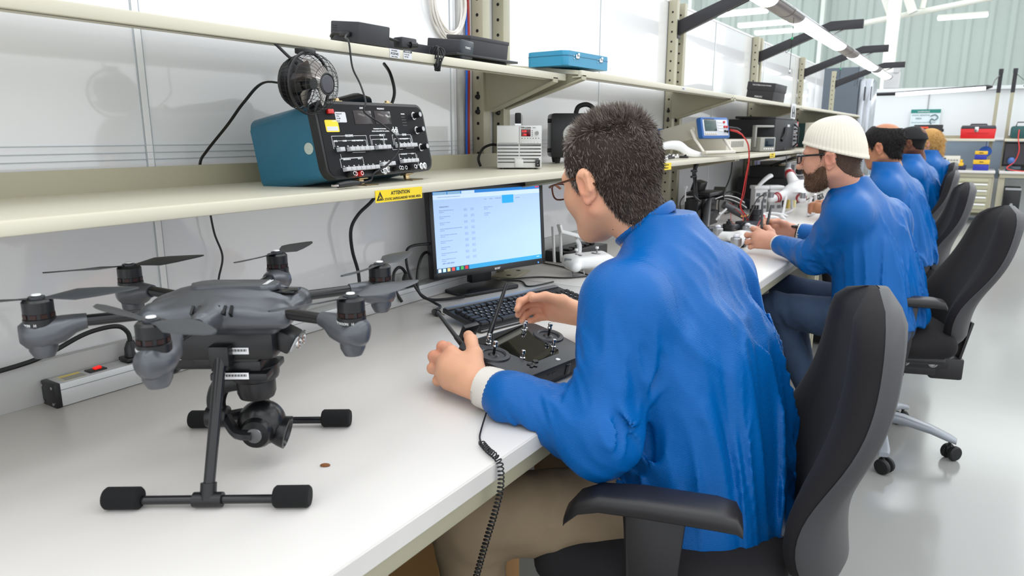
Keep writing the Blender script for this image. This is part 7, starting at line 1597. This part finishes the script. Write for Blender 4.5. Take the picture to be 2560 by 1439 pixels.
t = thing('blue_hanging_disc', 'bright blue disc hanging under the far shelf beside the bins', 'disc', (.145, 12.60, 1.02)); b = MB(); b.lathe([(.0, -.012), (.075, -.012), (.08, 0), (.075, .01), (.0, .01)], (0, 0, 0), 'Y', 28); b.build('disc', mat('bright_blue', '#1c62c8', .4), t); b = MB(); b.cyl((0, 0, .07), (0, 0, .148), .004, n=6); b.build('string', BB, t)
t = thing('far_oscilloscope', 'cream oscilloscope on the far bench behind the chairs', 'oscilloscope', (-.30, 12.30, .7635)); b = MB(); b.box((0, 0, .10), (.30, .30, .195), bev=.008); b.build('case', CREAM, t); b = MB(); b.box((-.08, -.152, .11), (.11, .004, .12)); b.build('screen', mat('crt', '#3c4a4c', .2), t)
for k in range(12): b = MB(); b.box((.01 + (k % 4) * .035, -.153, .05 + (k // 4) * .045), (.022, .008, .018), bev=.002); b.build('key', GREYP, t)
def rack():
    t = thing('equipment_rack', 'black instrument rack with an orange strip, beyond the blond person', 'equipment rack', (-.60, 12.30, .7635))
    b = MB(); b.box((0, 0, .20), (.30, .26, .40), bev=.004); b.box((0, 0, .52), (.36, .28, .24), bev=.006); b.build('frame', mat('rack_black', '#17151a', .5), t); b = MB(); b.box((-.06, -.142, .60), (.13, .006, .025)); b.build('orange_strip', mat('orange', '#e2502c', .4), t)
    for k in range(30): b = MB(); b.box((-.14 + (k % 6) * .055, -.143, .43 + (k // 6) * .03), (.03, .006, .014)); b.build('module', (GREYP, STEEL, BLACKG)[k % 3], t)
    for s in (1, -1): b = MB(); b.box((s * .185, -.06, .56), (.03, .05, .04), bev=.004); b.build('rack_handle', BLACKP, t)
rack()
t = thing('far_monitor', 'dark computer monitor on the far bench at the right edge', 'monitor', (.62, 12.45, .7635)); b = MB(); b.box((0, 0, .225), (.52, .05, .34), bev=.006); b.box((0, .03, .06), (.06, .03, .10)); b.box((0, 0, .006), (.22, .18, .012)); b.build('housing', BLACKP, t); b = MB(); b.box((0, -.027, .23), (.48, .004, .29)); b.build('screen', mat('off_screen', '#2e2b33', .25), t)
t = thing('desk_camera', 'small grey and blue desk gadget before the far monitor', 'gadget', (.46, 12.22, .7635)); b = MB(); b.lathe([(.0, 0), (.06, 0), (.055, .03), (.015, .05), (.015, .10), (.0, .10)], (0, 0, 0), 'Z', 16); b.build('base', mat('teal_grey', '#2d3f44', .5), t); b = MB(); b.ell((0, 0, .14), (.045, .045, .05), u=14, v=10); b.build('head', mat('blue_head', '#3c63a0', .4), t)
t = thing('green_instrument', 'dark green instrument with a carrying handle on the far shelf', 'instrument', (.62, 12.42, 1.206)); b = MB(); b.prism(rrect(.42, .17, .03, 4, 0, .09), 'Y', -.14, .14, bev=.006); b.build('case', mat('dark_teal', '#1f4d4c', .5), t); b = MB(); b.tube([(-.16, -.10, .17), (-.15, -.12, .225), (.15, -.12, .225), (.16, -.10, .17)], .008, 8); b.build('carry_handle', BLACKP, t)
b = MB(); b.tube([(.50, 12.26, 1.33), (.50, 12.22, 1.22), (.53, 12.20, 1.05), (.50, 12.20, .90), (.42, 12.15, .80), (.60, 12.10, .768), (.8, 12.1, .768)], .006, 6, smooth=6); tag(b.build('red_lead', mat('lead_red', '#d8352e')), 'red lead hanging from the green instrument to the far bench', 'cable')
t = thing('computer_tower', 'black computer tower with silver bands under the far bench', 'computer', (.525, 12.25, .14)); b = MB(); b.box((0, 0, .20), (.19, .42, .40), bev=.008); b.build('case', BLACKP, t)
for z in (.035, .385): b = MB(); b.box((0, -.212, z), (.185, .006, .03)); b.build('silver_band', STEEL, t)
b = MB(); b.lathe([(.0, -.214), (.018, -.214), (.018, -.21)], (0, 0, .17), 'Y', 16); b.build('badge', STEEL, t)
t = thing('tower_shelf', 'low shelf carrying the computer tower', 'shelf', (.55, 12.3, .12)); b = MB(); b.box((.60, 12.3, .130), (.45, .5, .018)); b.build('board', BEIGE_D, t, world=True)
t = thing('far_linear_lamp', 'long lit lamp hung crosswise above the far bench', 'lamp', (-.5, 12.15, 1.9)); A, B_ = Vector((-1.08, 12.1, 1.852)), Vector((.06, 12.1, 1.908)); b = MB(); b.tube([A + Vector((-.28, 0, -.004)), A, B_, B_ + Vector((.06, 0, .004))], [.022, .026, .032, .012], 12); b.build('housing', BLACKM, t, world=True); b = MB(); b.tube([A + Vector((.02, -.014, -.014)), B_ + Vector((-.02, -.014, -.014))], .026, 12); b.build('lens', LENS, t, world=True)
b = MB(); b.tube([B_ + Vector((.05, 0, .006)), Vector((.14, 12.36, 2.02)), Vector((.20, 12.60, 2.10))], .008, 6); b.build('support_wire', CABLE, t, world=True)
t = thing('far_lamp_arm', 'dark round lamp end with a wire at the right edge of the far bench', 'lamp arm', (.58, 12.3, 1.92)); b = MB(); b.ell((.60, 12.3, 1.92), (.13, .05, .03), u=16, v=8); b.build('head', BLACKM, t, world=True); b = MB(); b.tube([(.37, 12.62, 2.12), (.50, 12.4, 1.98), (.60, 12.3, 1.94)], .004, 6); b.build('wire', CABLE, t, world=True)
t = thing('wall_poster', 'white poster with a green heading and a looped strap drawing', 'poster', (-.69, 12.87, 1.50)); b = MB(); b.box((-.69, 12.865, 1.47), (.40, .006, .34)); b.build('sheet', mat('poster_white', '#d5e3e6', .6), t, world=True); b = MB(); b.box((-.69, 12.861, 1.615), (.40, .004, .055)); b.build('heading_band', mat('poster_green', '#1f7f74', .5), t, world=True)
PG = mat('poster_ink', '#4f6f78', .6)
for s_, x, z, sz in (('WARNING', -.80, 1.598, .034), ('STATIC SENSITIVE', -.87, 1.545, .030), ('AREA', -.82, 1.495, .034), ('Ground wrist straps before work', -.87, 1.44, .024)): text(s_, sz, frame((x, 12.858, z), (1, 0, 0), (0, 0, 1)), WHITEP if s_ == 'WARNING' else PG, t, world=True)
b = MB(); b.tube([(-.62, 12.855, 1.54), (-.56, 12.855, 1.56), (-.52, 12.855, 1.52), (-.56, 12.855, 1.48), (-.60, 12.855, 1.50), (-.62, 12.855, 1.46), (-.60, 12.855, 1.42)], .007, 6, smooth=6); b.build('strap_drawing', PG, t, world=True)
t = thing('wall_conduit', 'thin grey conduit with a red tag on the white wall end', 'conduit', (-1.25, 12.95, 1.2)); b = MB(); b.cyl((-1.26, 13.12, .2), (-1.26, 13.12, 1.72), .012, n=8); b.build('conduit', GREYP, t, world=True); b = MB(); b.box((-1.25, 13.10, 1.72), (.07, .02, .16)); b.build('red_tag', mat('pink_tag', '#d98a90', .5), t, world=True)
t = thing('emergency_light', 'pale grey wall box below the last linear lamp', 'wall box', (-1.24, 12.80, 2.13)); b = MB(); b.box((-1.22, 13.0, 2.10), (.22, .10, .26), bev=.02); b.cyl((-1.16, 12.95, 2.26), (-1.16, 12.93, 2.26), .05, n=18); b.build('box', mat('pale_grey', '#b9b8b8', .5), t, world=True)
